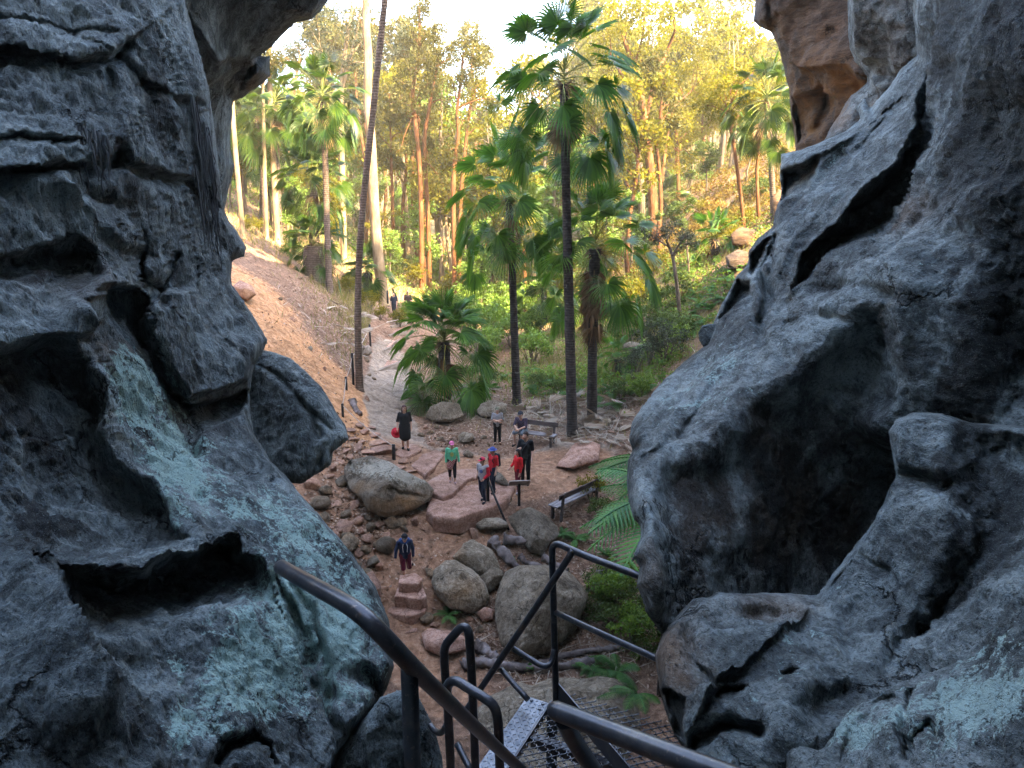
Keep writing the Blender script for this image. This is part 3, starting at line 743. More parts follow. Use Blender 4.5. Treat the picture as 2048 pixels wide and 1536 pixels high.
c = t.mix(t.ramp(t.math('ADD', t.attr('green'), t.math('SUBTRACT', n1, .5)), [(.35, 0.0), (.7, 1.0)]), c, grn)
c = t.mix(t.ramp(t.math('ADD', t.attr('sand'), t.math('MULTIPLY', t.math('SUBTRACT', n2, .5), .8)), [(.3, 0.0), (.62, 1.0)]), c, sand)
c = t.mix(t.ramp(t.math('ADD', t.attr('path'), t.math('MULTIPLY', t.math('SUBTRACT', n2, .5), .5)), [(.35, 0.0), (.6, 1.0)]), c, path)
c = t.mix(t.ramp(t.math('ADD', t.attr('red'), t.math('MULTIPLY', t.math('SUBTRACT', n2, .5), .5)), [(.35, 0.0), (.6, 1.0)]), c, red)
dirt = t.noise(1.6, 7, .68, None, 1.2)
c = t.mix(1.0, c, t.ramp(dirt, [(.34, (.58, .55, .52)), (.5, (1.0, 1.0, 1.0)), (.66, (1.28, 1.24, 1.18))]), 'MULTIPLY')
c = t.mix(t.ramp(t.noise(11, 8, .75), [(.60, 0.0), (.66, .7)]), c, (.09, .05, .036))
hg = t.math('ADD', t.math('MULTIPLY', n2, .6), t.math('MULTIPLY', n3, .4))
M['ground'] = t.principled(c, .93, 0, t.bump(t.math('ADD', hg, t.math('MULTIPLY', dirt, 1.2)), 1.0, .10), .15)
o = mesh_obj('ground', np.stack([GX, GY, GZ], -1).reshape(-1, 3), quads, M['ground'])
for nme, a in (('path', m_path*sstep(21, 25, GY)), ('red', m_red), ('sand', m_sand), ('green', m_green)): attr(o, nme, a.ravel())
tag(o, 'sandy gorge floor with a trodden path, leaf litter and rising banks', 'ground', kind='structure')

# ---------------------------------------------------------------- the cliff the cleft is cut into (mostly above and beside the frame), and added light blockers
def mass(name, pts, z0, z1, lean, mat, label):
    """prism with noisy walls; pts counter-clockwise in plan, lean shifts the top"""
    pts = rough_line(np.array(pts, float), 0, True, 1, 2.5)
    nz = 14
    V = []; n = len(pts)
    for k in range(nz+1):
        f = k/nz; z = z0+(z1-z0)*f
        for p in pts: V.append((p[0]+lean[0]*f, p[1]+lean[1]*f, z))
    V = np.array(V)
    nn = np.stack([fbm(V/6, 4, s) for s in (61, 67, 71)], -1)
    V = V+nn*np.array([1.6, 1.6, .8])
    Fc = []
    for k in range(nz):
        for i in range(n):
            j = (i+1) % n
            Fc.append((k*n+i, k*n+j, (k+1)*n+j, (k+1)*n+i))
    Fc.append(tuple(nz*n+i for i in range(n))); Fc.append(tuple(range(n-1, -1, -1)))
    o = mesh_obj(name, V, Fc, mat, None, False)
    tag(o, label, 'cliff', kind='structure')
mass('cliff', [(7.5, -40), (90, -40), (90, -10), (40, 5), (26, 21), (16, 23), (12.5, 13), (8.5, 9)], -5, 40, (1.0, 0), M['rock_r'], 'tall cliff that the right side of the cleft is cut into')
mass('cliff', [(-11, -40), (-9.5, 8), (-12, 13), (-22, 13), (-80, 8), (-80, -40)], -5, 32, (-7, -2), M['rock'], 'tall cliff that the left side of the cleft is cut into')

mass('cliff', [(2.0, -30), (12, -30), (12, 8.2), (6, 8.2), (3.0, 6.4)], 12.6, 30, (0, 0), M['rock_r'], 'added unseen rock roof blocking light high above the stairs')  # unseen mass added overhead to cut top light on the walls
mass('cliff', [(-14, -40), (12, -40), (12, -5), (4, -4), (-4, -3.5), (-14, -5)], -5, 38, (0, 0), M['rock'], 'added unseen rock mass blocking light behind the viewpoint')  # unseen mass added to shut out fill light from behind the camera

# ---------------------------------------------------------------- air
mb = MB(); mb.box((0, 165, 42), (420, 400, 124))
t = NT('haze'); pv = t.n('ShaderNodeVolumePrincipled', Density=.0009, Anisotropy=0.0); pv.inputs['Color'].default_value = (1, .88, .62, 1)
t.t.links.new(pv.outputs[0], t.out.inputs['Volume'])
o = mb.build('haze', [t.mat]); tag(o, 'thin bright haze filling the gorge', 'haze', kind='stuff')
S.cycles.volume_bounces = 0

for o in bpy.data.objects:
    if o.name.startswith('cliff') and 'shade_stain' not in o.data.attributes:
        attr(o, 'shade_stain', np.full(len(o.data.vertices), -.5)); attr(o, 'lichen', np.full(len(o.data.vertices), -.3))
# ---------------------------------------------------------------- plant materials
def mat_leaf(name, cols, trans=.35, rough=.5, spec=.3, tcol=None):
    t = NT(name)
    g = t.n('ShaderNodeNewGeometry')
    n = len(cols)
    c = t.ramp(g.outputs['Random Per Island'], [(i/(n-1), k) for i, k in enumerate(cols)])
    big = t.noise(.6, 3)
    c = t.mix(1.0, c, t.ramp(big, [(.35, (.72,)*3), (.65, (1.28,)*3)]), 'MULTIPLY')
    tc = t.mix(1.0, c, tcol or (1.5, 1.35, .7), 'MULTIPLY')
    return t.principled(c, rough, 0, None, spec, (trans, tc))
def mat_bark(name, dark, mid, pale, rings=0, stretch=(1, 1, .15), bump=.02, sc=9, rough=.85):
    t = NT(name)
    v = t.mapv(stretch)
    n1 = t.noise(sc, 8, .65, v); n2 = t.noise(1.2, 4)
    f = t.math('ADD', t.math('MULTIPLY', n1, .65), t.math('MULTIPLY', n2, .35))
    c = t.ramp(f, [(.36, dark), (.5, mid), (.64, pale)])
    h = n1
    if rings:
        wv = t.n('ShaderNodeTexWave', _wave_type='BANDS', _bands_direction='Z', Scale=rings, Distortion=1.4, Detail=3, **{'Detail Scale': 1.5})
        t.t.links.new(t.tc.outputs['Object'], wv.inputs['Vector'])
        c = t.mix(1.0, c, t.ramp(wv.outputs['Fac'], [(0, (.62,)*3), (.5, (1.1,)*3)]), 'MULTIPLY')
        h = t.math('ADD', t.math('MULTIPLY', wv.outputs['Fac'], .7), t.math('MULTIPLY', n1, .5))
    return t.principled(c, rough, 0, t.bump(h, .8, bump), .2)
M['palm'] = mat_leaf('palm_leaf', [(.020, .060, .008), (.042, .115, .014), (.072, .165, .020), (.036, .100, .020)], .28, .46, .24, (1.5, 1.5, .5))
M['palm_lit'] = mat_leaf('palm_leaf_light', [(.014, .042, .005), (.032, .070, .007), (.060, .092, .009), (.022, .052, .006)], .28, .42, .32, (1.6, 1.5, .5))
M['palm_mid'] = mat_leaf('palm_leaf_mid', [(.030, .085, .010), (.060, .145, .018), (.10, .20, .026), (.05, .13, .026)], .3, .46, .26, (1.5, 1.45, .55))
M['leaf_gold'] = mat_leaf('golden_undergrowth_leaf', [(.09, .055, .010), (.15, .09, .016), (.12, .095, .014), (.19, .12, .025)], .4, .7, .15, (1.3, 1.0, .5))
M['petiole'] = mat_bark('palm_stalk', (.10, .12, .03), (.17, .19, .05), (.25, .24, .08))
M['thatch'] = mat_leaf('dead_palm_leaf', [(.09, .05, .028), (.17, .10, .05), (.26, .165, .085), (.14, .085, .05)], .12, .8, .1, (1.1, .8, .5))
M['yellowleaf'] = mat_leaf('yellow_palm_leaf', [(.42, .26, .03), (.55, .36, .05), (.36, .24, .04)], .25, .5, .3, (1.1, .9, .4))
M['drylit'] = mat_leaf('dry_frond', [(.24, .17, .12), (.36, .28, .21), (.46, .39, .31), (.30, .21, .14)], .08, .8, .1, (1, .8, .6))
M['trunk_dark'] = mat_bark('palm_bark_dark', (.018, .014, .013), (.045, .035, .030), (.085, .065, .055), rings=3.2, stretch=(1, 1, 1))
M['trunk_brown'] = mat_bark('palm_bark_brown', (.055, .036, .026), (.11, .075, .055), (.18, .13, .10), rings=3.0, stretch=(1, 1, 1))
M['gum'] = mat_bark('gum_bark', (.105, .068, .036), (.20, .138, .078), (.31, .23, .145), sc=3, bump=.012, stretch=(1, 1, .25))
M['orange_bark'] = mat_bark('smooth_orange_bark', (.055, .020, .007), (.115, .044, .015), (.19, .085, .034), sc=4, stretch=(1, 1, .2))
M['bark'] = mat_bark('grey_brown_bark', (.05, .035, .025), (.11, .08, .055), (.18, .135, .10), sc=7)
M['leaf_yellow'] = mat_leaf('sunny_yellow_leaf', [(.082, .088, .006), (.125, .124, .010), (.18, .158, .016), (.10, .103, .008)], .55, .6, .2, (1.5, 1.3, .5))
M['leaf_olive'] = mat_leaf('olive_leaf', [(.04, .046, .009), (.065, .062, .012), (.10, .08, .016), (.05, .055, .010)], .35, .6, .2)
M['leaf_grey'] = mat_leaf('grey_green_leaf', [(.028, .038, .022), (.045, .055, .032), (.065, .072, .042), (.036, .046, .026)], .35, .55, .3, (1.3, 1.25, .8))
M['leaf_green'] = mat_leaf('bright_green_leaf', [(.07, .13, .018), (.115, .20, .028), (.17, .25, .04), (.09, .155, .02)], .40, .5, .3)
M['leaf_mid'] = mat_leaf('mid_green_leaf', [(.032, .060, .012), (.055, .088, .016), (.085, .115, .02), (.045, .072, .014)], .35, .55, .25)
M['fern'] = mat_leaf('fern_leaf', [(.035, .105, .022), (.06, .155, .03), (.09, .19, .04)], .40, .5, .25)
M['fern_teal'] = mat_leaf('tree_fern_leaf', [(.05, .16, .045), (.085, .23, .055), (.11, .27, .05)], .35, .45, .3)
M['grass'] = mat_leaf('grass_blade', [(.10, .12, .03), (.17, .16, .05), (.28, .22, .09), (.13, .15, .03)], .3, .7, .15)
M['litter'] = mat_leaf('leaf_litter', [(.10, .05, .03), (.20, .11, .065), (.32, .20, .13), (.44, .33, .25), (.15, .08, .05)], .05, .9, .1, (1, .8, .6))

UP = np.array([0, 0, 1.0])
def unit(v): v = np.asarray(v, float); return v/(np.linalg.norm(v)+1e-12)

# ---------------------------------------------------------------- fan palms
def fan(mb, o, az, el, lp, rad, rng, g=.25, hang=.3, nseg=30, spread=148, m_leaf=0, m_pet=1, droop=.35, prad=.018):
    d = np.array([math.cos(az)*math.cos(el), math.sin(az)*math.cos(el), math.sin(el)])
    pts = [o+d*lp*t-UP*g*lp*t*t for t in (0, .25, .5, .75, 1.0)]
    mb.tube(pts, [prad*1.3, prad, prad*.9, prad*.7, prad*.6], 4, m_pet, False)
    e = unit(pts[-1]-pts[-2]); e = unit(e-UP*hang)
    s = np.cross(e, UP)
    if np.linalg.norm(s) < .1: s = np.array([math.sin(az), -math.cos(az), 0])
    s = unit(s); n = unit(np.cross(s, e))
    tw = rng.normal(0, .25)
    s, n = s*math.cos(tw)+n*math.sin(tw), n*math.cos(tw)-s*math.sin(tw)
    b = pts[-1]
    V = []; Fc = []
    dphi = 2*R(spread)/nseg
    for k in range(nseg):
        ph = -R(spread)+dphi*(k+.5)
        ln = rad*(.74+.26*math.cos(ph/1.7))*rng.uniform(.92, 1.06)
        dr = droop*rng.uniform(.6, 1.5)
        def pt(r, off, lift):
            q = e*math.cos(ph+off)+s*math.sin(ph+off)
            cup = n*(.16*r*r*abs(math.sin(ph*.5)))*ln
            return b+q*r*ln+cup-UP*dr*ln*max(0, r-.45)**1.6*1.3+n*lift*ln
        hw = dphi*.5
        i0 = len(V)
        V += [pt(.05, -hw, 0), pt(.05, hw, 0), pt(.40, -hw*.9, .04), pt(.40, hw*.9, -.04), pt(.72, -hw*.34, .02), pt(.72, hw*.34, -.02), pt(1.0, 0, 0)]
        Fc += [(i0, i0+1, i0+3, i0+2), (i0+2, i0+3, i0+5, i0+4), (i0+4, i0+5, i0+6)]
    mb.add(V, Fc, m_leaf)

def palm(trunk_px, widths, Y=None, lp=1.5, rad=1.05, n=34, lo=-62, hi=84, lit=False, skirt=0, skirt_len=1.6, seed=0, label='', group=None, bark='trunk_dark', hang=.25, base_lift=-.15, head=.5, dead=0, name='fan_palm', crown=True, young=0, g=.22):
    rng = np.random.default_rng(1000+seed)
    p0 = G(*trunk_px[0]) if Y is None else PY(*trunk_px[0], Y)
    Yb = p0[1]
    pts = [p0+UP*base_lift]+[PY(x, y, Yb) for x, y in trunk_px[1:]]
    dep = (Yb*CT)
    rr = [w*Yb/F/2 for w in widths]
    root = empty(name, tuple(p0)); p0v = p0
    tag(root, label, 'palm tree', group)
    L = smooth_path([p-p0v for p in pts], 3)
    ts = np.linspace(0, 1, len(L))
    rads = np.interp(ts, np.linspace(0, 1, len(rr)), rr)
    rads = rads*(1+.04*rng.normal(size=len(rads)))
    rads[:3] *= np.array([1.35, 1.2, 1.08])
    tb = MB(); tb.tube(L, list(rads), 12)
    tb.build('trunk', M[bark], root, True)
    if not crown: return root
    top = L[-1]
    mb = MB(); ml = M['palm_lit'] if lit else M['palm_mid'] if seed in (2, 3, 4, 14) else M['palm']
    for i in range(n):
        a = i/(n-1)
        if lo < -50: el = R(np.interp(a, [0, .16, .38, 1], [84, 58, 14, -32])+rng.normal(0, 7))
        else: el = R(np.interp(a, [0, .25, .6, 1], [82, 52, 12, lo*.7])+rng.normal(0, 7))
        az = i*2.39996+rng.normal(0, .25)
        o = top+UP*(head*(1-a)-head*.3)
        l = lp*(.80+.20*min(1, a*3))*rng.uniform(.8, 1.15)*(1-.30*max(0, a-.4) if lo < -50 else 1)
        fan(mb, o, az, el, l, rad*rng.uniform(.88, 1.12), rng, g*(.4+a*1.0)+.55*a*a, hang*.5+(1.9 if lo < -50 else 1.2)*a*a, 32, 138, 0, 1, .3+.5*a)
    cr = mb.build('crown', [ml, M['petiole']], root)
    if skirt:
        sb = MB()
        for i in range(skirt):
            a = rng.uniform(0, 1)
            o = top-UP*(a*skirt_len*.9)
            fan(sb, o, rng.uniform(0, TAU), R(-48-25*rng.uniform()), .55*rng.uniform(.7, 1.2), rad*rng.uniform(.6, .85), rng, .5, 2.2, 16, 70, 0, 0, .3)
        sb.build('dead_leaf_skirt', [M['thatch']], root)
    # fibrous boss and flower stalks where the leaves spring
    hb = MB()
    for i in range(26):
        az = rng.uniform(0, TAU)
        d = np.array([math.cos(az), math.sin(az), rng.uniform(-.2, .9)])
        p = top-UP*rng.uniform(0, .3)
        hb.tube([p, p+d*.25, p+d*.5+UP*rng.uniform(-.45, -.1)], [.03, .02, .006], 4, 0, False)
    hb.build('leaf_bases', [M['thatch']], root)
    if dead:
        db = MB()
        for i in range(dead):
            az = R(-95+20*i)
            fan(db, top-UP*.1+np.array([.1, -.25, 0]), az, R(-35), lp*.62, rad*.95, rng, .7, 2.2, 22, 75, 0, 0, .15)
        o = db.build('yellowing_leaf', [M['yellowleaf']], root); o['label'] = 'drooping yellow dead fan leaf'
    return root

palm([(1145, 872), (1139, 640), (1133, 420), (1128, 170)], [25, 20, 17, 17], None, 2.15, 1.06, 46, -68, 84, seed=1, skirt=16, skirt_len=1.1, label='tallest dark fan palm in the middle, its crown reaching the top of the view', head=.9)
palm([(1034, 808), (1028, 640), (1023, 500), (1018, 398)], [20, 16, 15, 15], None, 2.15, 1.02, 44, -62, 82, seed=2, skirt=6, label='medium tall dark fan palm behind the bench and left of the tallest one', head=.8)
palm([(1184, 834), (1185, 680), (1188, 560), (1190, 498)], [22, 19, 22, 26], None, 2.0, 1.02, 36, -42, 82, seed=3, skirt=46, skirt_len=3.0, label='fan palm with a long brown skirt of dead leaves, right of the tallest palm', head=.7)
palm([(891, 806), (889, 740), (888, 684)], [30, 26, 22], None, 1.75, 1.05, 54, -48, 80, seed=4, skirt=8, skirt_len=.9, dead=1, label='short bushy fan palm with one yellow dead leaf beside the path', head=.5)
palm([(719, 779), (714, 600), (724, 420), (740, 280), (757, 120), (772, -20), (800, -300), (815, -460)], [17, 14, 12, 12, 11.5, 11.5, 11, 11], None, 1.7, 1.0, 26, seed=5, bark='trunk_brown', label='leaning palm trunk beside the path that runs out of the top of the view')
palm([(659, 586), (655, 480), (650, 300), (646, 200)], [15, 12, 11, 11], None, 1.8, .95, 42, -68, 82, True, 22, 1.3, seed=6, bark='trunk_brown', label='tall fan palm on the left bank with an orange brown leaf boss', head=.7)
palm([(562, 488), (557, 380), (553, 280), (549, 212)], [10, 9, 9, 9], None, 2.2, 1.1, 38, -66, 82, True, 8, seed=7, bark='trunk_brown', label='lush fan palm farther back on the left bank under the overhang', head=.7)
palm([(531, 470), (528, 380), (520, 290), (512, 236)], [9, 8, 8, 8], None, 1.8, 1.3, 32, -60, 82, True, 6, seed=17, bark='trunk_brown', label='fan palm half hidden by the left rock wall near the overhang', head=.7)
palm([(629, 556), (629, 500), (627, 430), (627, 362)], [30, 22, 16, 15], None, 1.85, .95, 40, -46, 80, True, 16, 1.4, seed=8, bark='trunk_brown', label='shorter fan palm under the tall one on the left bank, with a shaggy base', head=.5)
palm([(628, 560), (627, 520), (627, 492)], [38, 40, 36], None, 1.4, 1.0, 22, -30, 75, True, 40, 1.6, seed=9, bark='trunk_brown', label='low shaggy palm thick with dead leaves at the foot of the left bank palms', head=.3)
palm([(738, 588), (735, 565), (735, 545)], [20, 20, 18], None, 1.6, 1.05, 26, -25, 76, True, 0, seed=10, label='low trunkless fan palm between the pale gum and the left bank', head=.3)
palm([(1549, 452), (1545, 380), (1540, 280), (1533, 205)], [13, 11, 11, 11], 42, 1.8, .95, 40, -62, 82, True, 8, seed=11, bark='trunk_brown', label='fan palm on the right bank beside the orange overhang', head=.7)
palm([(1432, 515), (1431, 495), (1430, 480)], [18, 18, 16], None, 1.3, .9, 20, -40, 76, False, 10, seed=12, label='small fan palm with drooping leaves on the right slope', head=.3)
palm([(1330, 428), (1330, 410), (1330, 402)], [8, 8, 8], None, 1.7, 1.1, 20, -40, 76, True, 6, seed=13, label='small yellowish fan palm at the foot of the tall yellow gum', head=.3)
palm([(1237, 755), (1236, 730), (1235, 718)], [14, 13, 12], None, .95, .62, 18, -40, 76, False, 8, .5, seed=14, label='little fan palm growing among ferns behind the skirted palm', head=.25)
palm([(493, 440), (491, 370), (489, 306)], [7, 6, 6], 66, 2.0, 1.3, 26, -60, 80, True, 0, seed=15, bark='trunk_brown', label='distant dark fan palm seen past the edge of the left rock wall', head=.5)
palm([(1262, 470), (1250, 350), (1243, 290)], [8, 7, 7], 70, 1.8, 1.2, 24, -60, 80, True, 0, seed=16, bark='trunk_brown', label='distant slim palm left of the tall yellow gum', head=.5)
palm([(1068, 560), (1062, 470), (1060, 430)], [10, 9, 9], 55, 1.8, 1.2, 26, -60, 80, True, 10, seed=18, bark='trunk_brown', label='fan palm in the background seen between the two dark middle palms', head=.5)
palm([(1090, 640), (1088, 600), (1087, 575)], [12, 12, 12], 44, 1.6, 1.1, 22, -35, 78, True, 0, seed=19, label='low fan palm in the green thicket behind the middle palms', head=.3)

# ---------------------------------------------------------------- broadleaf trees
def leaves(clumps, size, aspect, rng, sub=26, tight=.22, droop=0.0, flat=.75):
    """diamond leaves gathered in small sprays inside each clump: returns vertices, quads"""
    C = []
    for c, r, n in clumps:
        c = np.asarray(c, float)
        ns = max(3, int(sub*max(.4, min(2, n/600))))
        d = rng.normal(size=(ns, 3)); d /= np.linalg.norm(d, axis=1, keepdims=True)
        cen = c+d*(rng.uniform(.25, 1, (ns, 1))**.6)*r*np.array([1, 1, flat])
        k = rng.integers(0, ns, n)
        C.append(cen[k]+rng.normal(size=(n, 3))*r*tight*np.array([1, 1, .7]))
    C = np.concatenate(C)
    n = len(C)
    a = rng.normal(size=(n, 3)); a[:, 2] -= droop; a /= np.linalg.norm(a, axis=1, keepdims=True)
    b = np.cross(a, rng.normal(size=(n, 3))); b /= np.linalg.norm(b, axis=1, keepdims=True)+1e-9
    s = size*rng.uniform(.6, 1.35, (n, 1))
    V = np.stack([C-a*s, C+b*s*aspect, C+a*s, C-b*s*aspect], 1).reshape(-1, 3)
    return V, np.arange(4*n).reshape(n, 4)
def limb(mb, a, b, r0, r1, rng, wob=.12, n=5, sides=6, rise=.12):
    a, b = np.asarray(a, float), np.asarray(b, float)
    L = np.linalg.norm(b-a)
    pts = [a+(b-a)*t+rng.normal(size=3)*wob*L*.3*math.sin(math.pi*t)+UP*rise*L*math.sin(math.pi*t)*(-1 if rise < 0 else 1)*abs(1) for t in np.linspace(0, 1, n)]
    mb.tube(pts, list(np.linspace(r0, r1, n)), sides, 0, False)
    return pts
def tree(base, trunk, rr, clumps, leaf, bark, size=.12, aspect=.38, seed=0, name='tree', label='', cat='tree', group=None, sub=26, tight=.22, droop=.4, forks=(), start=.45, flat=.75):
    rng = np.random.default_rng(3000+seed)
    base = np.asarray(base, float)
    root = empty(name, tuple(base)); tag(root, label, cat, group)
    L = smooth_path([np.asarray(p, float)-base for p in trunk], 2)
    tb = MB()
    rads = np.interp(np.linspace(0, 1, len(L)), np.linspace(0, 1, len(rr)), rr)
    rads[0] *= 1.5; rads[1] *= 1.15
    tb.tube(L, list(rads), 10, 0, False)
    att = [(p, r) for p, r in zip(L, rads)][int(len(L)*start):]
    for fk, fr in forks:
        q = smooth_path([np.asarray(p, float)-base for p in fk], 2)
        rs = np.linspace(fr, fr*.35, len(q))
        tb.tube(q, list(rs), 8, 0, False)
        att += list(zip(q, rs))[len(q)//3:]
    cl = []
    for c, r, n in clumps:
        c = np.asarray(c, float)-base
        cl.append((c, r, n))
        j = min(range(len(att)), key=lambda k: np.linalg.norm(att[k][0]-(c-UP*r*.9)))
        a, ra = att[j]
        pts = limb(tb, a, c, max(.012, min(ra*.6, .05+.02*r)), .02, rng)
        for _ in range(4):
            d = rng.normal(size=3); d = d/np.linalg.norm(d)*r*.8
            limb(tb, pts[rng.integers(2, 5)], c+d*np.array([1, 1, flat]), .018, .006, rng, sides=4, n=4)
    tb.build('trunk', M[bark], root, True)
    if base[1] > 5:
        cl = [(c, r, int(n*2.0)) for c, r, n in cl]; size = size*.76
    V, Q = leaves(cl, size, aspect, rng, sub, tight, droop, flat)
    mesh_obj('crown', V, Q, M[leaf], root, False)
    return root
def px_tree(trunk_px, widths, clumps_px, leaf, bark, Y=None, forks=(), thick=.9, **kw):
    """clumps (px, py, radius px, leaves); depth of each clump spreads round the trunk"""
    rng = np.random.default_rng(5000+kw.get('seed', 0))
    p0 = G(*trunk_px[0]) if Y is None else PY(*trunk_px[0], Y)
    if Y is not None: p0[2] = min(p0[2], float(H(p0[0], p0[1])))
    Yb = p0[1]
    tr = [p0-UP*.2]+[PY(x, y, Yb+rng.normal(0, .12)) for x, y in trunk_px[1:]]
    rr = [w*Yb/F/2 for w in widths]
    cl = []
    for cx, cy, r, n in clumps_px:
        rad = r*Yb/F
        cl.append((PY(cx, cy, Yb+rng.uniform(-1, 1)*rad*thick*1.6), rad, n))
    fk = [([PY(x, y, Yb+rng.normal(0, .3)*i) for i, (x, y) in enumerate(f)], wd*Yb/F/2) for f, wd in forks]
    return tree(p0, tr, rr, cl, leaf, bark, forks=fk, **kw)

def cl_rand(x0, x1, y0, y1, k, r0, r1, n, seed):
    rg = np.random.default_rng(seed)
    return [(rg.uniform(x0, x1), rg.uniform(y0, y1), rg.uniform(r0, r1), n) for _ in range(k)]
# pale gum that crosses the leaning palm
px_tree([(768, 606), (757, 520), (749, 420), (745, 330), (742, 270), (734, 195), (738, 120), (731, 40), (734, -90)], [25, 22, 19, 18, 17, 16, 15, 14, 12],
        cl_rand(640, 820, -190, -60, 9, 36, 60, 420, 1), 'leaf_grey', 'gum', seed=1, size=.13, aspect=.25, droop=1.2, name='gum_tree', label='pale smooth barked gum crossing behind the leaning palm trunk')
px_tree([(486, 468), (478, 380), (470, 290), (464, 200), (462, 60)], [10, 9, 9, 8, 6], cl_rand(430, 520, -60, 60, 5, 26, 44, 350, 2), 'leaf_grey', 'gum', seed=2, size=.14, aspect=.3, name='gum_tree', label='thin pale gum at the far left against the rock wall edge')
px_tree([(555, 486), (551, 400), (545, 300), (540, 200), (538, 60)], [13, 12, 11, 9, 6], cl_rand(500, 590, -80, 60, 6, 26, 44, 380, 3), 'leaf_grey', 'gum', seed=3, size=.14, aspect=.3, name='gum_tree', label='straight pale gum rising behind the left bank palms')
px_tree([(534, 480), (531, 400), (528, 300), (526, 180)], [8, 8, 7, 5], cl_rand(500, 560, 60, 160, 4, 20, 34, 260, 33), 'leaf_olive', 'gum', seed=33, size=.14, aspect=.3, name='gum_tree', label='slim yellowish gum just left of the straight pale one')
px_tree([(688, 525), (686, 420), (683, 300), (681, 190), (690, 100), (704, 20), (712, -60)], [13, 12, 11, 9, 7, 6, 4],
        [(610, 90, 26, 340), (640, 60, 26, 340), (600, 40, 22, 260), (655, 110, 24, 260), (690, 40, 30, 400), (720, 75, 26, 320), (670, 10, 30, 380), (740, 20, 26, 260), (780, 90, 24, 240), (760, 130, 20, 160), (630, 20, 24, 280), (570, 100, 20, 180), (700, 120, 22, 240), (800, 60, 20, 160)], 'leaf_grey', 'gum',
        forks=[([(681, 190), (700, 120), (715, 60), (722, 10)], 7), ([(682, 210), (660, 150), (640, 90)], 5), ([(690, 130), (725, 80), (735, 40)], 4)], seed=4, size=.13, aspect=.3, droop=.8, name='gum_tree', label='tall airy gum with grey green leaves against the white sky at the upper left')
px_tree([(575, 470), (578, 330), (584, 200), (600, 110)], [7, 6, 5, 4], [(560, 110, 24, 220), (590, 90, 22, 220), (575, 140, 22, 200), (545, 130, 16, 140), (610, 140, 20, 160)], 'leaf_grey', 'orange_bark', Y=75, seed=5, size=.17, aspect=.32, name='gum_tree', label='distant sparse gum with an orange trunk beside the overhang')
# orange barked group in the centre
px_tree([(842, 535), (843, 420), (838, 310), (828, 225), (824, 180), (836, 130), (840, 70), (838, 10)], [11, 10, 9, 8, 7, 6, 5, 3],
        [(838, 25, 24, 380), (825, 70, 22, 360), (858, 70, 24, 380), (845, 115, 26, 400), (815, 135, 24, 340), (870, 130, 26, 420), (800, 165, 20, 240), (855, 170, 26, 360), (880, 50, 18, 220), (820, 290, 24, 180), (860, 330, 28, 220), (800, 300, 20, 140), (850, 12, 18, 220), (815, 210, 22, 200)],
        'leaf_olive', 'orange_bark', Y=60, seed=6, size=.14, aspect=.4, label='tall orange barked tree, leftmost of the central group against the sky')
px_tree([(858, 530), (856, 430), (850, 330), (848, 270), (862, 200), (876, 120)], [10, 9, 8, 7, 6, 4],
        [(885, 95, 22, 330), (905, 120, 24, 340), (872, 165, 24, 340), (890, 200, 26, 300), (850, 240, 26, 260), (880, 360, 26, 200), (840, 390, 24, 160)], 'leaf_olive', 'orange_bark', Y=61, seed=7, size=.14, aspect=.4, label='orange barked tree second in the central group with a kinked trunk')
px_tree([(908, 500), (907, 420), (906, 360), (912, 300), (918, 265), (913, 225), (921, 170), (926, 110)], [10, 9, 9, 8, 7, 6, 5, 3],
        [(930, 85, 22, 320), (950, 105, 24, 360), (915, 100, 22, 300), (960, 130, 22, 300), (935, 150, 26, 360), (905, 165, 24, 280), (955, 75, 18, 200), (970, 95, 14, 120), (985, 200, 20, 160), (930, 240, 26, 220), (900, 300, 26, 200)], 'leaf_olive', 'orange_bark', Y=58, seed=8, size=.14, aspect=.4, label='orange barked tree on the right of the central group with a wavy trunk')
px_tree([(916, 500), (920, 400), (930, 300), (938, 220), (950, 180)], [10, 9, 7, 6, 4], [(955, 160, 22, 240), (975, 190, 22, 220), (940, 200, 22, 220), (960, 260, 24, 200), (1000, 140, 16, 120)], 'leaf_yellow', 'orange_bark', Y=62, seed=9, size=.15, aspect=.4, label='thin leaning orange tree behind the wavy trunked one')
px_tree([(882, 545), (881, 430), (879, 300), (884, 200)], [9, 8, 7, 4], [(880, 230, 26, 260), (900, 270, 24, 220), (860, 290, 26, 220), (885, 150, 22, 220)], 'leaf_olive', 'bark', Y=66, seed=10, size=.15, aspect=.4, label='dark slender trunk in the middle of the central group')
# yellow gum and neighbours, right of centre
px_tree([(1312, 415), (1303, 350), (1296, 300), (1290, 250), (1282, 190), (1268, 130), (1245, 75)], [20, 18, 16, 15, 12, 9, 5],
        [(1215, 60, 34, 420), (1260, 45, 34, 420), (1310, 50, 34, 420), (1350, 80, 34, 420), (1385, 130, 30, 380), (1230, 110, 32, 400), (1290, 110, 34, 380), (1340, 150, 34, 380), (1395, 190, 28, 300), (1200, 150, 28, 300), (1250, 180, 30, 300), (1320, 210, 34, 360), (1370, 240, 30, 300), (1190, 100, 24, 220), (1410, 90, 22, 200), (1280, 15, 28, 300), (1230, 20, 26, 260), (1420, 150, 20, 160), (1340, 20, 26, 240)],
        'leaf_yellow', 'orange_bark', Y=60, forks=[([(1290, 240), (1310, 160), (1335, 100), (1350, 60)], 10), ([(1284, 200), (1240, 150), (1215, 90)], 7), ([(1294, 280), (1340, 220), (1385, 180)], 6), ([(1268, 130), (1285, 80), (1290, 30)], 6)], seed=11, size=.15, aspect=.42, label='big spreading yellow leaved gum right of the tallest palm')
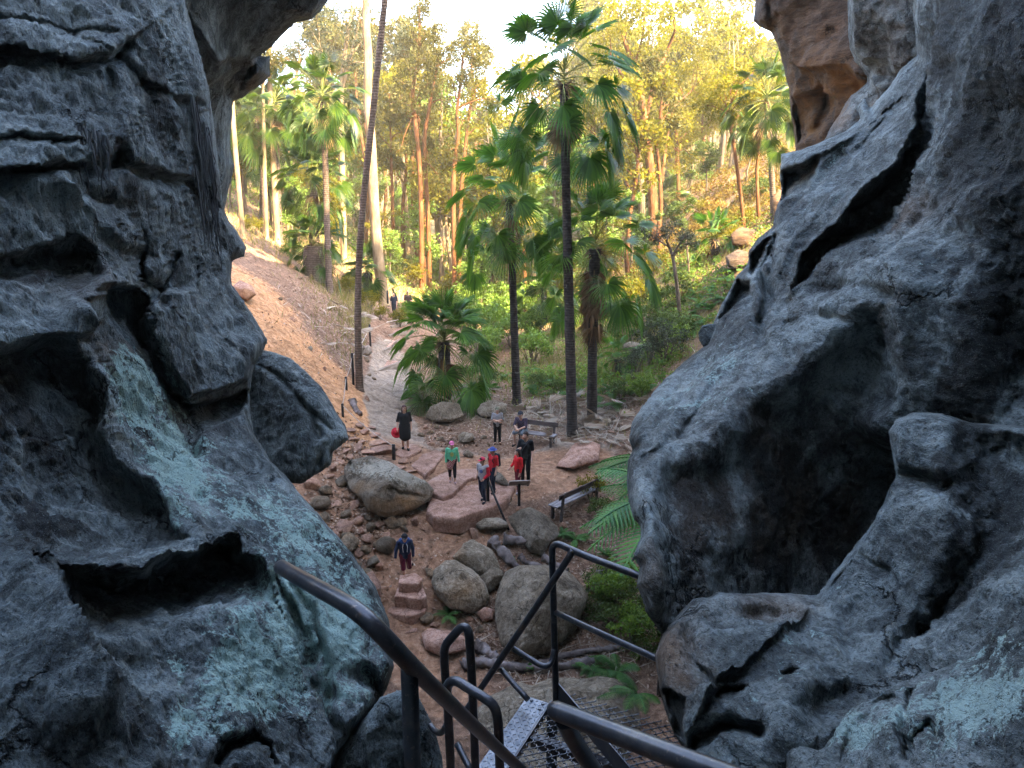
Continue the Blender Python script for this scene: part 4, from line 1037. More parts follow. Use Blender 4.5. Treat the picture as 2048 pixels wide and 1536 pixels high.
px_tree([(1288, 400), (1282, 340), (1270, 280), (1262, 230)], [15, 13, 10, 6], [(1255, 215, 26, 240), (1270, 250, 26, 240), (1240, 260, 24, 220), (1225, 300, 22, 180), (1265, 310, 22, 160)], 'leaf_yellow', 'bark', Y=63, seed=12, size=.15, aspect=.42, label='darker trunk standing just left of the big yellow gum')
px_tree([(1358, 420), (1355, 330), (1352, 260), (1346, 210)], [9, 8, 7, 4], [(1345, 230, 30, 280), (1370, 270, 28, 260), (1330, 290, 26, 240), (1385, 310, 26, 220), (1350, 330, 26, 200), (1400, 260, 24, 200)], 'leaf_yellow', 'orange_bark', Y=66, seed=13, size=.15, aspect=.42, label='thin tree with yellow green leaves right of the big yellow gum')
px_tree([(1490, 505), (1486, 430), (1476, 350), (1466, 280), (1455, 230)], [8, 8, 7, 6, 4], [(1450, 190, 28, 260), (1470, 160, 26, 260), (1430, 170, 26, 240), (1500, 190, 24, 220), (1440, 230, 26, 240), (1480, 230, 22, 180), (1510, 140, 24, 220), (1410, 210, 22, 180), (1520, 220, 20, 140)], 'leaf_yellow', 'orange_bark', Y=44, seed=14, size=.12, aspect=.42, label='slim orange stemmed tree on the right bank left of the overhang palm')
px_tree([(1520, 470), (1515, 400), (1513, 330), (1520, 280)], [8, 7, 6, 4], [(1520, 270, 20, 180), (1500, 290, 20, 160), (1535, 300, 18, 140)], 'leaf_olive', 'orange_bark', Y=45, seed=15, size=.12, aspect=.42, label='short thin trunk beside the overhang palm on the right bank')
px_tree([(1362, 650), (1356, 590), (1350, 540), (1344, 505), (1332, 480)], [9, 8, 7, 6, 4], [(1320, 465, 22, 200), (1345, 455, 22, 200), (1370, 470, 20, 180), (1300, 480, 18, 140), (1355, 495, 20, 140), (1385, 490, 16, 110), (1290, 455, 14, 90)], 'leaf_grey', 'bark', forks=[([(1345, 510), (1360, 485), (1375, 470)], 5), ([(1340, 495), (1315, 480), (1300, 470)], 4)], seed=16, size=.085, aspect=.35, name='sapling', label='crooked sapling with sparse grey leaves on the right slope')
px_tree([(1378, 560), (1377, 520), (1372, 480)], [5, 4, 3], [(1372, 470, 16, 110), (1385, 480, 14, 90)], 'leaf_grey', 'bark', seed=17, size=.085, aspect=.35, name='sapling', label='straight thin sapling behind the crooked one on the right slope')
px_tree([(1052, 640), (1050, 560), (1046, 470)], [9, 8, 6], [(1048, 440, 24, 200), (1065, 470, 22, 180), (1035, 480, 22, 160)], 'leaf_yellow', 'orange_bark', Y=52, seed=18, size=.13, aspect=.4, label='orange trunk showing between the two dark middle palms')
# ---------------------------------------------------------------- forest farther up the gorge: a few kinds, each tree a copy with its own place
def copy_tree(o, parent=None):
    c = o.copy(); COL.objects.link(c); c.parent = parent
    for ch in list(o.children): copy_tree(ch, c)
    return c
def proto_tree(seed, h, leaf, bark, spread, k, n, r, wob=.5, size=.22, low=.45, sub=24, name='gum_tree'):
    rg = np.random.default_rng(seed)
    tr = [np.array([0, 0, -.4])]
    x = np.zeros(2)
    for z in np.linspace(.12, 1, 8)[0:]:
        x = x+rg.normal(0, wob*.35, 2); tr.append(np.array([x[0], x[1], z*h*.92]))
    cl = []
    for i in range(k):
        f = rg.uniform(low, 1)
        a = rg.uniform(0, TAU); s = spread*rg.uniform(.1, 1)*(1-.45*abs(f-.75))
        cl.append((np.array([math.cos(a)*s+x[0]*f, math.sin(a)*s+x[1]*f, f*h]), r*rg.uniform(.7, 1.25), n))
    return tree((0, 0, 0), tr, [h*.013, h*.011, h*.008, h*.003], cl, leaf, bark, size=size, aspect=.42, seed=seed, name=name, sub=sub, tight=.24, droop=.5)
PROT = [(proto_tree(101, 17, 'leaf_yellow', 'orange_bark', 3.2, 14, 210, 1.5), 'yellow leaved gum'),
        (proto_tree(102, 19, 'leaf_olive', 'orange_bark', 2.6, 14, 210, 1.4, low=.5), 'tall olive leaved gum'),
        (proto_tree(103, 15, 'leaf_yellow', 'gum', 3.6, 15, 210, 1.7), 'broad pale trunked yellow tree'),
        (proto_tree(104, 14, 'leaf_green', 'bark', 2.6, 13, 220, 1.4, low=.25), 'bushy green tree'),
        (proto_tree(105, 20, 'leaf_grey', 'gum', 2.6, 13, 190, 1.4, low=.55), 'tall grey leaved gum'),
        (proto_tree(106, 11, 'leaf_mid', 'bark', 2.2, 12, 200, 1.2, low=.2), 'low dark green tree'),
        (proto_tree(107, 16, 'leaf_yellow', 'bark', 2.6, 12, 210, 1.4, low=.3), 'yellow green thicket tree'),
        (proto_tree(108, 21, 'leaf_olive', 'orange_bark', 1.9, 9, 170, 1.2, low=.62), 'slim orange stemmed tree'), (proto_tree(109, 20, 'leaf_yellow', 'bark', 1.9, 9, 170, 1.2, low=.55), 'slim dark stemmed tree')]
used = [False]*len(PROT)
rg = np.random.default_rng(77)
spots = []
def skyline(px):     # lowest picture row a tree top may reach, so that the sky gap stays open
    return np.interp(px, [450, 560, 640, 780, 830, 960, 990, 1035, 1080, 1200, 1450, 1560], [150, 190, 190, 190, 120, 175, 205, 175, 95, 60, 75, 110])
tries = 0
zonecount = 0
while len(spots) < 230 and tries < 9000:
    tries += 1
    Yt = 54+150*rg.uniform()**1.35
    px = rg.uniform(440, 1600)
    x = (px-1024)/F*Yt/CT*1.0
    if Yt < 62 and 700 < px < 1240: continue
    if 1290 < px < 1540 and Yt < 88 and rg.uniform() < .8: continue
    z = float(H(x, Yt, False))
    if any((x-a)**2+(Yt-b)**2 < (1.1+Yt*.011)**2 for a, b, *_ in spots): continue
    wts = [.24, .12, .18, .08, .04, .06, .12, .08, .08] if px > 1000 else [.13, .13, .10, .12, .08, .10, .10, .12, .12]
    k = int(rg.choice(len(PROT), p=wts))
    s = rg.uniform(.75, 1.2)
    h = (17, 19, 15, 14, 20, 11, 16, 21, 20)[k]*s*1.03
    ytop = skyline(px)
    ang = math.atan((768-ytop)/F)-TH
    zmax = CAMZ+Yt*math.tan(ang)
    if z+h > zmax:
        s *= (zmax-z)/h
        if s < .38: continue
    spots.append((x, Yt, z, k, s))
for i, (x, y, z, k, s) in enumerate(spots):
    pr, nm = PROT[k]
    o = pr if not used[k] else copy_tree(pr)
    used[k] = True
    o.location = (x, y, z); o.rotation_euler = (0, 0, rg.uniform(0, TAU)); o.scale = (s, s, s*rg.uniform(.92, 1.1))
    px = 1024+F*x/(y*CT)
    zone = 'left of the leaning palm trunk' if px < 720 else 'between leaning and middle palms' if px < 1010 else 'behind the middle palms' if px < 1230 else 'on the sunny right slope'
    rng_ = 'in the near forest' if y < 85 else 'far up the gorge'
    tag(o, f'{nm} {rng_} {zone}', 'tree', 'forest trees up the gorge')
for k, (pr, nm) in enumerate(PROT):
    if not used[k]:
        for ch in list(pr.children): bpy.data.objects.remove(ch)
        bpy.data.objects.remove(pr)

# tall sunlit trees that close the upper right of the view
for i in range(44):
    px = rg.uniform(1060, 1560) if i < 28 else rg.uniform(560, 960); Yt = rg.uniform(72, 130); x = (px-1024)/F*Yt; z = float(H(x, Yt, False))
    k = int(rg.choice([0, 2, 6, 8] if px > 1000 else [1, 4, 7])); hk = (17, 19, 15, 14, 20, 11, 16, 21, 20)[k]
    ytop = (rg.uniform(-40, 80) if px > 1170 else rg.uniform(20, 110))+(60 if 1000 < px < 1110 else 0)
    zt = CAMZ+Yt*math.tan(math.atan((768-ytop)/F)-TH)
    s = np.clip((zt-z)/hk, .6, 2.5)
    o = copy_tree(PROT[k][0]); o.location = (x, Yt, z); o.rotation_euler = (0, 0, rg.uniform(0, TAU)); o.scale = (s, s, s)
    spots.append((x, Yt, z, k, s))
    tag(o, f'tall sunlit {PROT[k][1]} closing the view '+('behind the central orange trunks' if px < 1000 else 'behind the middle palms' if px < 1230 else 'above the right slope'), 'tree', 'tall sunlit trees')
# understorey: smaller trees that close the view between the trunks
und = 0; tries = 0
while und < 95 and tries < 4000:
    tries += 1
    Yt = rg.uniform(50, 105); px = rg.uniform(450, 1560)
    if Yt < 56 and 730 < px < 1000: continue
    if 1290 < px < 1540 and rg.uniform() < .4: continue
    x = (px-1024)/F*Yt; z = float(H(x, Yt, False))
    if any((x-a)**2+(Yt-b)**2 < (.9+Yt*.008)**2 for a, b, *_ in spots): continue
    k = int(rg.choice([3, 5, 6], p=[.45, .3, .25])); s = rg.uniform(.28, .55)
    o = copy_tree(PROT[k][0]); o.location = (x, Yt, z); o.rotation_euler = (0, 0, rg.uniform(0, TAU)); o.scale = (s*1.25, s*1.25, s)
    spots.append((x, Yt, z, k, s)); und += 1
    zone = 'left of the leaning palm' if px < 720 else 'between leaning and middle palms' if px < 1010 else 'behind the middle palms' if px < 1230 else 'on the right slope'
    tag(o, f'small {PROT[k][1]} of the understorey {zone}', 'tree', 'understorey trees')

# far wooded side of the gorge: reads as one mass
rng = np.random.default_rng(5)
n = 26000
yy = rng.uniform(150, 345, n); xx = rng.uniform(-.75, .75, n)*yy
zz = H(xx, yy, False)
cl = perlin(np.stack([xx/7, yy/7, xx*0], -1), 9)
zz = zz+rng.uniform(0, 1, n)**.7*np.clip(5+9*cl, 1.5, 12)
keep = zz < CAMZ+yy*np.tan(np.arctan((768-np.interp(1024+F*xx/yy, [450, 830, 980, 1040, 1300, 1560], [190, 190, 215, 195, 90, 60]))/F)-TH)
C = np.stack([xx, yy, zz], -1)[keep]; n = len(C)
a = rng.normal(size=(n, 3)); a /= np.linalg.norm(a, axis=1, keepdims=True)
b = np.cross(a, rng.normal(size=(n, 3))); b /= np.linalg.norm(b, axis=1, keepdims=True)
s = rng.uniform(.5, 1.3, (n, 1))
V = np.stack([C-a*s, C+b*s*.6, C+a*s, C-b*s*.6], 1).reshape(-1, 3)
o = mesh_obj('far_forest', V, np.arange(4*n).reshape(n, 4), M['leaf_olive'], None, False)
tag(o, 'hazy wooded hillside closing the gorge in the distance', 'forest', kind='stuff')

# ---------------------------------------------------------------- shrubs, ferns
def shrub_proto(seed, w, h, n, leaf, size, name='shrub'):
    rg = np.random.default_rng(seed)
    root = empty(name)
    mb = MB(); cl = []
    for i in range(9):
        a = rg.uniform(0, TAU); s = w*rg.uniform(.15, .8)
        tip = np.array([math.cos(a)*s, math.sin(a)*s, h*rg.uniform(.45, 1)])
        limb(mb, np.array([math.cos(a)*.08, math.sin(a)*.08, -.1]), tip, .018*h, .006, rg, sides=5)
        cl.append((tip, .42*w*rg.uniform(.7, 1.2), n//9))
    mb.build('stems', M['bark'], root, True)
    V, Q = leaves(cl, size, .5, rg, 16, .26, .1, .8)
    mesh_obj('foliage', V, Q, M[leaf], root, False)
    return root
def frond(mb, o, az, el, L, rng, npin=16, wid=.28, g=.35, sub=7, m=0, bi=True):
    d = np.array([math.cos(az)*math.cos(el), math.sin(az)*math.cos(el), math.sin(el)])
    ts = np.linspace(0, 1, npin+3)
    pts = [o+d*L*t-UP*g*L*t*t for t in ts]
    mb.tube(pts[::2]+[pts[-1]], [.010*L]*(len(pts[::2]))+[.002], 4, m, False)
    V = []; Fc = []
    for i in range(2, npin+2):
        t = ts[i]
        e = unit(pts[min(i+1, len(pts)-1)]-pts[i-1])
        s0 = unit(np.cross(e, UP)); nrm = np.cross(s0, e)
        ln = L*wid*(math.sin(math.pi*min(1, (t*.93+.07)))**.75)*rng.uniform(.9, 1.08)+.01
        for sg in (-1, 1):
            pd = unit(s0*sg+e*.45-UP*.18)
            if not bi:
                hw = L/npin*.42
                V += [pts[i]-e*hw*.4, pts[i]+e*hw*.6, pts[i]+pd*ln*.7+e*hw*.3, pts[i]+pd*ln]
                k = len(V); Fc.append((k-4, k-3, k-2, k-1)); continue
            q = unit(np.cross(pd, nrm)); sp_ = L/npin*.40
            k0 = len(V); m_ = 2*sub
            for j in range(m_+1):
                u = j/m_
                c = pts[i]+pd*ln*u-UP*.14*ln*u*u
                w_ = min(ln*.20, sp_)*(1-u)**.55*(1.0 if j % 2 else .55)
                V += [c-q*w_+pd*(ln/m_*.5 if j % 2 else 0), c+nrm*.006, c+q*w_+pd*(ln/m_*.5 if j % 2 else 0)]
            for j in range(m_):
                e_ = k0+3*j
                Fc += [(e_, e_+1, e_+4, e_+3), (e_+1, e_+2, e_+5, e_+4)]
    mb.add(V, Fc, m)
def fern_proto(seed, n, L, leaf, name='fern', wid=.28, bi=True, el0=25, el1=70, g=.45, npin=14):
    rg = np.random.default_rng(seed)
    mb = MB()
    for i in range(n):
        frond(mb, np.array([0, 0, -.03]), i*2.4+rg.normal(0, .3), R(rg.uniform(el0, el1)), L*rg.uniform(.7, 1.15), rg, npin, wid, g, 5, 0, bi)
    return mb.build(name, [M[leaf]])

SHR = [shrub_proto(201, 1.2, 1.9, 1900, 'leaf_green', .075), shrub_proto(202, 1.0, 1.3, 1500, 'leaf_mid', .065), shrub_proto(203, 1.3, 2.5, 1700, 'leaf_grey', .06), shrub_proto(204, 1.1, 1.5, 1500, 'leaf_yellow', .07)]
sused = [False]*4
def put(pr, used, k, p, s, rz, label, cat, group):
    o = pr[k] if not used[k] else copy_tree(pr[k])
    used[k] = True
    o.location = tuple(p); o.scale = (s, s, s); o.rotation_euler = (0, 0, rz)
    tag(o, label, cat, group)
    return o
kinds = ['bright green leafy shrub', 'dark green low shrub', 'grey green tall shrub', 'yellow green shrub']
rg = np.random.default_rng(31)
shr = [(800, 655, 3, .6), (822, 645, 0, .8), (960, 640, 0, 1.2), (1000, 620, 0, 1.2), (1050, 650, 0, 1.2), (935, 660, 0, 1.0), (985, 690, 0, 1.1), (1030, 700, 0, 1.0), (1075, 680, 0, 1.1), (1010, 660, 0, 1.2), (960, 720, 0, .8), (1060, 730, 0, .8), (925, 600, 3, 1.2), (975, 590, 0, 1.3), (1040, 600, 3, 1.3), (1085, 620, 0, 1.2),
       (860, 560, 0, 1.3), (900, 550, 0, 1.4), (830, 580, 3, 1.2), (800, 560, 1, 1.2), (950, 560, 3, 1.4), (1000, 560, 3, 1.4), (1120, 640, 1, 1.1), (1150, 600, 3, 1.2), (1180, 640, 1, 1.1), (1210, 610, 3, 1.2), (1240, 650, 1, 1.2), (1270, 620, 3, 1.1), (1290, 670, 1, 1.0), (1250, 690, 1, 1.0),
       (1320, 640, 1, 1.1), (1345, 690, 1, 1.0), (1300, 560, 3, 1.2), (1360, 600, 1, 1.0), (1300, 740, 2, .7), (1330, 730, 2, .7), (1270, 770, 2, .7), (1240, 800, 1, .55), (1345, 700, 0, .8), (1280, 800, 0, .6), (1115, 790, 1, .55), (1075, 780, 1, .5), (940, 760, 1, .6), (975, 770, 1, .6),
       (1450, 500, 3, .9), (1480, 460, 3, .8), (1400, 430, 3, .8), (1510, 400, 1, 1.0), (780, 540, 3, 1.3), (740, 620, 3, .8), (700, 590, 3, .7), (590, 520, 1, 1.0), (510, 470, 3, .8), (660, 540, 1, .9), (760, 640, 3, .6), (1220, 560, 3, 1.3), (1130, 560, 3, 1.3), (1080, 540, 3, 1.4)]
for i, (x, y, k, s) in enumerate(shr):
    p = G(x, y)
    where = 'in the thicket behind the short palm' if 910 < x <= 1100 and y > 570 else 'beside the far path' if x < 910 and y > 530 else 'on the left bank' if x < 720 else 'on the right bank' if x > 1200 and y < 700 else 'beside the right rock wall' if x > 1200 else 'at the back of the gorge floor'
    if 910 < x < 1110 and 570 < y < 740: s *= 1.25
    put(SHR, sused, k, p, s*rg.uniform(.85, 1.15), rg.uniform(0, TAU), f'{kinds[k]} {where}', 'shrub', 'shrubs of the gorge floor')

FRN = [fern_proto(301, 10, 1.0, 'fern', wid=.19, npin=22), fern_proto(302, 9, .75, 'fern', wid=.21, npin=20), fern_proto(303, 12, 1.25, 'fern', wid=.18, el0=15, el1=60, g=.55, npin=24)]
fused = [False]*3
fl = [(1080, 770), (1100, 760), (1120, 775), (1060, 760), (1130, 750), (1090, 745), (1110, 790), (1070, 790), (1140, 790), (1055, 740), (1150, 740), (1165, 770), (1205, 760), (1220, 780), (1205, 790), (1245, 770), (1260, 790), (1230, 810), (1270, 760),
      (1420, 620), (1440, 600), (1400, 610), (1455, 580), (1425, 580), (1470, 560), (1385, 630), (1410, 640), (1445, 560), (1480, 540), (1460, 545), (1395, 590), (1370, 660), (1390, 650), (1240, 720), (1280, 720), (1300, 700), (950, 790), (985, 780), (930, 780), (1000, 760), (1320, 760), (1300, 780), (1335, 720)]
for i, (x, y) in enumerate(fl):
    p = G(x, y)
    where = 'behind the two right hand palms' if x < 1180 and x > 1040 else 'round the little palm' if 1180 <= x < 1290 else 'on the slope by the right rock wall' if x >= 1290 else 'behind the short palm mound'
    put(FRN, fused, i % 3, p, rg.uniform(.8, 1.25), rg.uniform(0, TAU), f'green bracken fern {where}', 'fern', 'ferns on the gorge floor')
# ---------------------------------------------------------------- boulders traced one by one
def boulder(outline, base, label, mat='boulder', d=None, ops=(), fat=.55, lean=.35, step=3, name='boulder', seed=0, nf=9, lichen=(), warm=(), group=None, rough=2.5, lich0=-.2, cat='boulder', bulk=1.0, amp=.55, ks=26):
    ol = np.array(outline, float)
    c = ol.mean(0); x0, y0 = ol.min(0); x1, y1 = ol.max(0)
    szp = math.sqrt((x1-x0)*(y1-y0))
    if d is None: d = Gd(*base)[1]
    sz = szp*d/F
    hh = (y1-y0)*d/F
    ctrl = [(x0, y1, d-.05*sz), (x1, y1, d-.05*sz), (c[0], y1, d-.12*sz), (x0, y0, d+lean*hh), (x1, y0, d+lean*hh), (c[0], y0, d+lean*hh*1.05), (c[0], c[1], d+lean*hh*.4)]
    ops = [('chisel', ol, sz*.5*min(1, amp/.5), ks, seed+5)]+list(ops)
    o = relief(name, outline, ctrl, ops, step, M[mat], rw=szp*.08, rd=sz*.06, back=sz*fat*bulk, rough=rough,
               noise=((sz*.5, sz*.10, 1), (sz*.16, sz*.045, 1), (sz*.05, sz*.012, 1)), seed=20+seed, lichen=lichen, warm=warm, lich0=lich0)
    tag(o, label, cat, group)
    return o
boulder([(525, 701), (552, 706), (580, 717), (608, 741), (640, 771), (666, 810), (690, 850), (696, 878), (666, 905), (661, 931), (602, 968), (560, 966), (505, 930), (470, 840), (470, 790), (500, 740)], None,
        'big dark grey boulder wedged against the left rock wall', 'rock', 10.6, [('groove', [(520, 735), (565, 762), (590, 790), (620, 832), (642, 872)], .14, 5), ('groove', [(600, 805), (640, 842), (660, 860)], .10, 4), ('groove', [(650, 895), (640, 930)], .08, 5)], seed=1, lean=.5, lichen=((590, 790, 70, 60, .35),), amp=.22)
boulder([(687, 935), (700, 919), (740, 911), (776, 922), (812, 945), (850, 961), (867, 980), (862, 1001), (832, 1020), (792, 1035), (756, 1031), (736, 1020), (724, 1000), (700, 980), (690, 955)], (790, 1046),
        'big tan sandstone boulder with a pitted pale top beside the stone steps', 'boulder', None, [('pit', [(694, 925), (708, 922), (712, 938), (700, 942)], .25, 4, None, 1), ('groove', [(735, 925), (745, 930)], .15, 4), ('groove', [(780, 985), (820, 990), (850, 995)], .12, 3)],
        seed=2, lean=.8, lichen=((760, 938, 80, 26, 1.1), (825, 965, 45, 18, .9)), warm=((800, 1010, 60, 30, .9), (720, 990, 30, 30, .5)))
boulder([(862, 1165), (868, 1140), (890, 1122), (910, 1120), (945, 1140), (970, 1165), (980, 1195), (970, 1214), (945, 1228), (900, 1218), (875, 1195)], (930, 1228), 'rounded brown boulder right of the lower stone steps', seed=3, lean=.6, ks=16, warm=((930, 1190, 40, 30, .4),), nf=8)
boulder([(905, 1115), (928, 1088), (945, 1078), (985, 1100), (998, 1130), (1000, 1142), (962, 1152), (945, 1140), (915, 1122)], (960, 1156), 'pale angular boulder leaning behind the rounded brown one', seed=4, lean=.7, lichen=((950, 1105, 40, 25, .4),), nf=6, warm=((915, 1110, 14, 14, .6),))
boulder([(957, 1155), (985, 1133), (1005, 1140), (1012, 1155), (990, 1175), (980, 1186), (962, 1170)], (985, 1190), 'small yellowish rock between the brown boulder and the big round one', seed=5, lichen=((985, 1155, 20, 14, .5),))
boulder([(1000, 1170), (1010, 1145), (1040, 1131), (1090, 1130), (1140, 1146), (1170, 1175), (1177, 1196), (1160, 1240), (1130, 1280), (1092, 1310), (1042, 1313), (1003, 1292), (990, 1240), (990, 1200)], (1060, 1316), 'largest round grey boulder behind the metal landing rails', seed=6, lean=.75, ks=16, lichen=((1060, 1180, 70, 40, .3), (1110, 1250, 50, 40, .25)), nf=8, ops=[('groove', [(1075, 1195), (1060, 1215), (1040, 1240)], .06, 4)])
boulder([(1015, 1036), (1040, 1018), (1060, 1014), (1090, 1030), (1115, 1054), (1120, 1072), (1098, 1088), (1084, 1112), (1060, 1104), (1040, 1072), (1020, 1052)], (1075, 1112), 'mossy sloping boulder below the sign post', seed=7, lean=.9, lichen=((1060, 1050, 50, 40, .3),))
boulder([(950, 1048), (968, 1036), (1000, 1034), (1014, 1044), (1016, 1054), (990, 1061), (956, 1058)], (985, 1063), 'flat dark rock at the foot of the sloping handrail', seed=8, nf=4)
boulder([(762, 1394), (800, 1378), (836, 1390), (866, 1448), (884, 1510), (892, 1600), (890, 1820), (580, 1820), (640, 1560), (700, 1470)], None, 'smooth grey rock slab at the bottom of the view beside the left handrail post', 'rock', 5.6, seed=9, lean=-.1, nf=4, cat='rock slab', name='rock_slab', amp=.08, lich0=-.5)
boulder([(950, 1428), (980, 1392), (1040, 1366), (1062, 1373), (1100, 1358), (1200, 1354), (1250, 1360), (1272, 1400), (1284, 1450), (1262, 1545), (1120, 1600), (990, 1600), (945, 1500)], (1100, 1545), 'broad flat grey slab under the metal landing', seed=10, lean=.9, nf=4, cat='rock slab', name='rock_slab', amp=.12, fat=.3, lichen=((1050, 1420, 60, 30, .3),))
boulder([(842, 1268), (860, 1256), (900, 1262), (946, 1280), (932, 1300), (882, 1312), (852, 1300)], (890, 1314), 'flat purplish rock behind the narrow hoop rails', 'redrock', seed=11, lean=.9, nf=4)
boulder([(953, 1226), (970, 1213), (990, 1220), (986, 1240), (964, 1244)], (970, 1246), 'small reddish rock wedged under the largest round boulder', 'redrock', seed=12)
boulder([(1112, 934), (1150, 886), (1180, 880), (1202, 890), (1197, 922), (1150, 938)], (1150, 940), 'long flat rock at the edge of the trodden clearing beside the tree fern', 'redrock', seed=13, lean=1.4, nf=4)
boulder([(852, 832), (862, 812), (885, 802), (918, 808), (926, 832), (902, 846), (866, 844)], (890, 848), 'brown rock under the short bushy palm', seed=14, nf=8, lich0=-.6)
boulder([(952, 822), (962, 806), (988, 800), (1014, 810), (1012, 828), (990, 836), (962, 834)], (985, 838), 'brown rock in the palm litter left of the bench', seed=15, nf=8, lich0=-.6)
boulder([(1397, 664), (1405, 650), (1430, 647), (1447, 655), (1449, 668), (1436, 679), (1421, 690), (1413, 702), (1404, 690), (1398, 678)], None, 'small mushroom shaped rock perched on the edge of the right rock wall', 'rock_r', 9.2, seed=16, nf=8, cat='rock', name='rock', amp=.15)
boulder([(464, 574), (480, 560), (505, 572), (513, 590), (496, 602), (474, 592)], (490, 604), 'tan rock at the top of the sandy bank by the left wall', 'redrock', seed=17, warm=((490, 590, 30, 20, .8),))
boulder([(1450, 512), (1474, 499), (1498, 504), (1500, 530), (1470, 541), (1454, 532)], (1474, 543), 'squarish brown rock on the right slope under the thin trunks', 'rock_warm', seed=18)
boulder([(1238, 690), (1262, 682), (1290, 690), (1288, 704), (1250, 708)], (1262, 710), 'half buried rock behind the skirted palm', seed=19, lich0=-.5)
boulder([(915, 872), (925, 864), (945, 868), (950, 880), (935, 886), (918, 884)], (932, 888), 'grey round rock at the upper edge of the clearing', seed=20)
boulder([(924, 908), (936, 898), (948, 906), (948, 914), (936, 914)], (938, 916), 'low grey rock between the girl in green and the clearing', seed=21)
boulder([(982, 948), (990, 940), (1004, 946), (1016, 962), (1017, 972), (1004, 972), (990, 962)], (1004, 974), 'long grey kerb rock behind the child in red', seed=22, lean=1.0)
boulder([(723, 1180), (728, 1150), (745, 1142), (762, 1165), (762, 1190), (755, 1215), (735, 1200)], (748, 1220), 'pinkish boulder half hidden by the lichened left wall above the steps', 'redrock', seed=23)
for i, (ol, lb) in enumerate([([(1460, 470), (1480, 455), (1510, 460), (1520, 485), (1490, 495), (1465, 490)], 'tan outcrop on the right slope beside the thin orange trunks'), ([(1540, 400), (1560, 380), (1580, 400), (1580, 440), (1550, 445)], 'tan outcrop behind the overhang palm on the right bank'),
                              ([(1260, 330), (1285, 318), (1310, 325), (1315, 342), (1280, 348)], 'distant pale outcrop high on the sunny slope')]):
    boulder(ol, (np.mean([p[0] for p in ol]), max(p[1] for p in ol)+2), lb, 'rock_warm', seed=24+i, cat='outcrop', name='rock_outcrop', warm=((ol[0][0]+20, ol[0][1], 60, 50, .6),))

# ---------------------------------------------------------------- loose rocks
def rock_mesh(seed, flat, mat, cuts=9):
    rg = np.random.default_rng(seed)
    bm = bmesh.new(); bmesh.ops.create_icosphere(bm, subdivisions=3, radius=1)
    V = np.array([v.co[:] for v in bm.verts]); Fc = [[v.index for v in f.verts] for f in bm.faces]; bm.free()
    for _ in range(cuts):
        n = unit(rg.normal(size=3)); h = rg.uniform(.5, .85)
        dd = V@n-h
        V = V-np.where(dd > 0, dd, 0)[:, None]*n
    V = V*np.array([1, rg.uniform(.65, .95), flat])
    V = V+V/(np.linalg.norm(V, axis=1, keepdims=True)+1e-9)*(.05*fbm(V*2.2+seed, 4, seed, .5, True))[:, None]
    o = mesh_obj('rock', V, Fc, M[mat], None, True)
    attr(o, 'shade_stain', np.full(len(V), -.6)); attr(o, 'lichen', np.full(len(V), -.4)); attr(o, 'warm', np.clip(.3+.5*perlin(V*.8, seed), 0, 1))
    return o
ROCKP = [rock_mesh(401+i, (.6, .8, .5, .9, .7, .35)[i % 6], ('redrock', 'boulder', 'boulder', 'redrock', 'boulder', 'redrock')[i % 6]) for i in range(9)]
FLATP = [rock_mesh(431+i, (.22, .30, .26)[i % 3], 'redrock', 12) for i in range(4)]
rused = {}
def place_rock(pr, px, py, wpx, label, group, sink=.35, rz=None, cat='rock', tilt=.3):
    p, d = Gd(px, py)
    s = wpx*d/F/2
    key = pr.name
    o = pr if key not in rused else pr.copy()
    if key in rused: COL.objects.link(o)
    rused[key] = 1
    zs = np.ptp(np.array([v[2] for v in pr.bound_box]))
    o.location = (p[0], p[1], p[2]+s*zs*(.5-sink))
    o.scale = (s, s*RNG.uniform(.8, 1.15), s)
    o.rotation_euler = (RNG.normal(0, tilt), RNG.normal(0, tilt), RNG.uniform(0, TAU) if rz is None else rz)
    tag(o, label, cat, group)
pile = [(625, 975, 34), (652, 988, 28), (682, 968, 30), (665, 942, 20), (642, 1012, 38), (687, 1057, 40), (668, 1076, 26), (702, 1100, 52), (730, 1104, 30), (736, 1082, 26), (772, 1100, 42), (747, 1128, 36), (722, 1068, 20), (692, 1034, 24), (708, 1014, 26), (760, 1053, 24),
        (786, 1053, 30), (803, 1050, 26), (772, 1076, 24), (742, 1058, 22), (716, 1133, 22), (760, 1140, 20), (650, 1040, 24), (672, 1010, 20), (715, 1045, 22), (735, 1040, 20), (752, 1090, 18), (718, 1112, 20), (690, 1080, 20), (810, 1062, 20), (830, 1050, 22), (735, 1150, 24), (660, 1060, 18), (700, 1062, 18), (676, 1100, 22)]
for i, (x, y, s) in enumerate(pile):
    big = s >= 34
    lb = ('large' if big else 'small')+(' tan' if (i % 9) % 6 in (1, 2, 4) else ' reddish')+' sandstone rock in the loose pile '+('under the big tan boulder' if x > 740 else 'left of the big tan boulder' if y < 1040 else 'along the left rock wall')
    place_rock(ROCKP[i % 9], x, y, s*1.15, lb, 'loose rock pile', .25)
flags = [(720, 852, 34), (730, 866, 34), (748, 874, 30), (755, 890, 46), (715, 900, 40), (764, 905, 60), (735, 908, 34), (705, 880, 30), (690, 905, 30), (795, 940, 40), (808, 925, 34), (742, 856, 22), (700, 915, 26), (768, 888, 26), (722, 888, 24), (680, 925, 26), (822, 945, 30), (785, 898, 24), (660, 955, 26), (700, 862, 26)]
for i, (x, y, s) in enumerate(flags):
    place_rock(FLATP[i % 4], x, y, s, ('broad' if s >= 34 else 'small')+' flat pinkish slab laid '+('along the path edge behind the rope posts' if x < 790 else 'at the rim of the stone steps'), 'flat slabs beside the path', .2, cat='flat stone', tilt=.12)
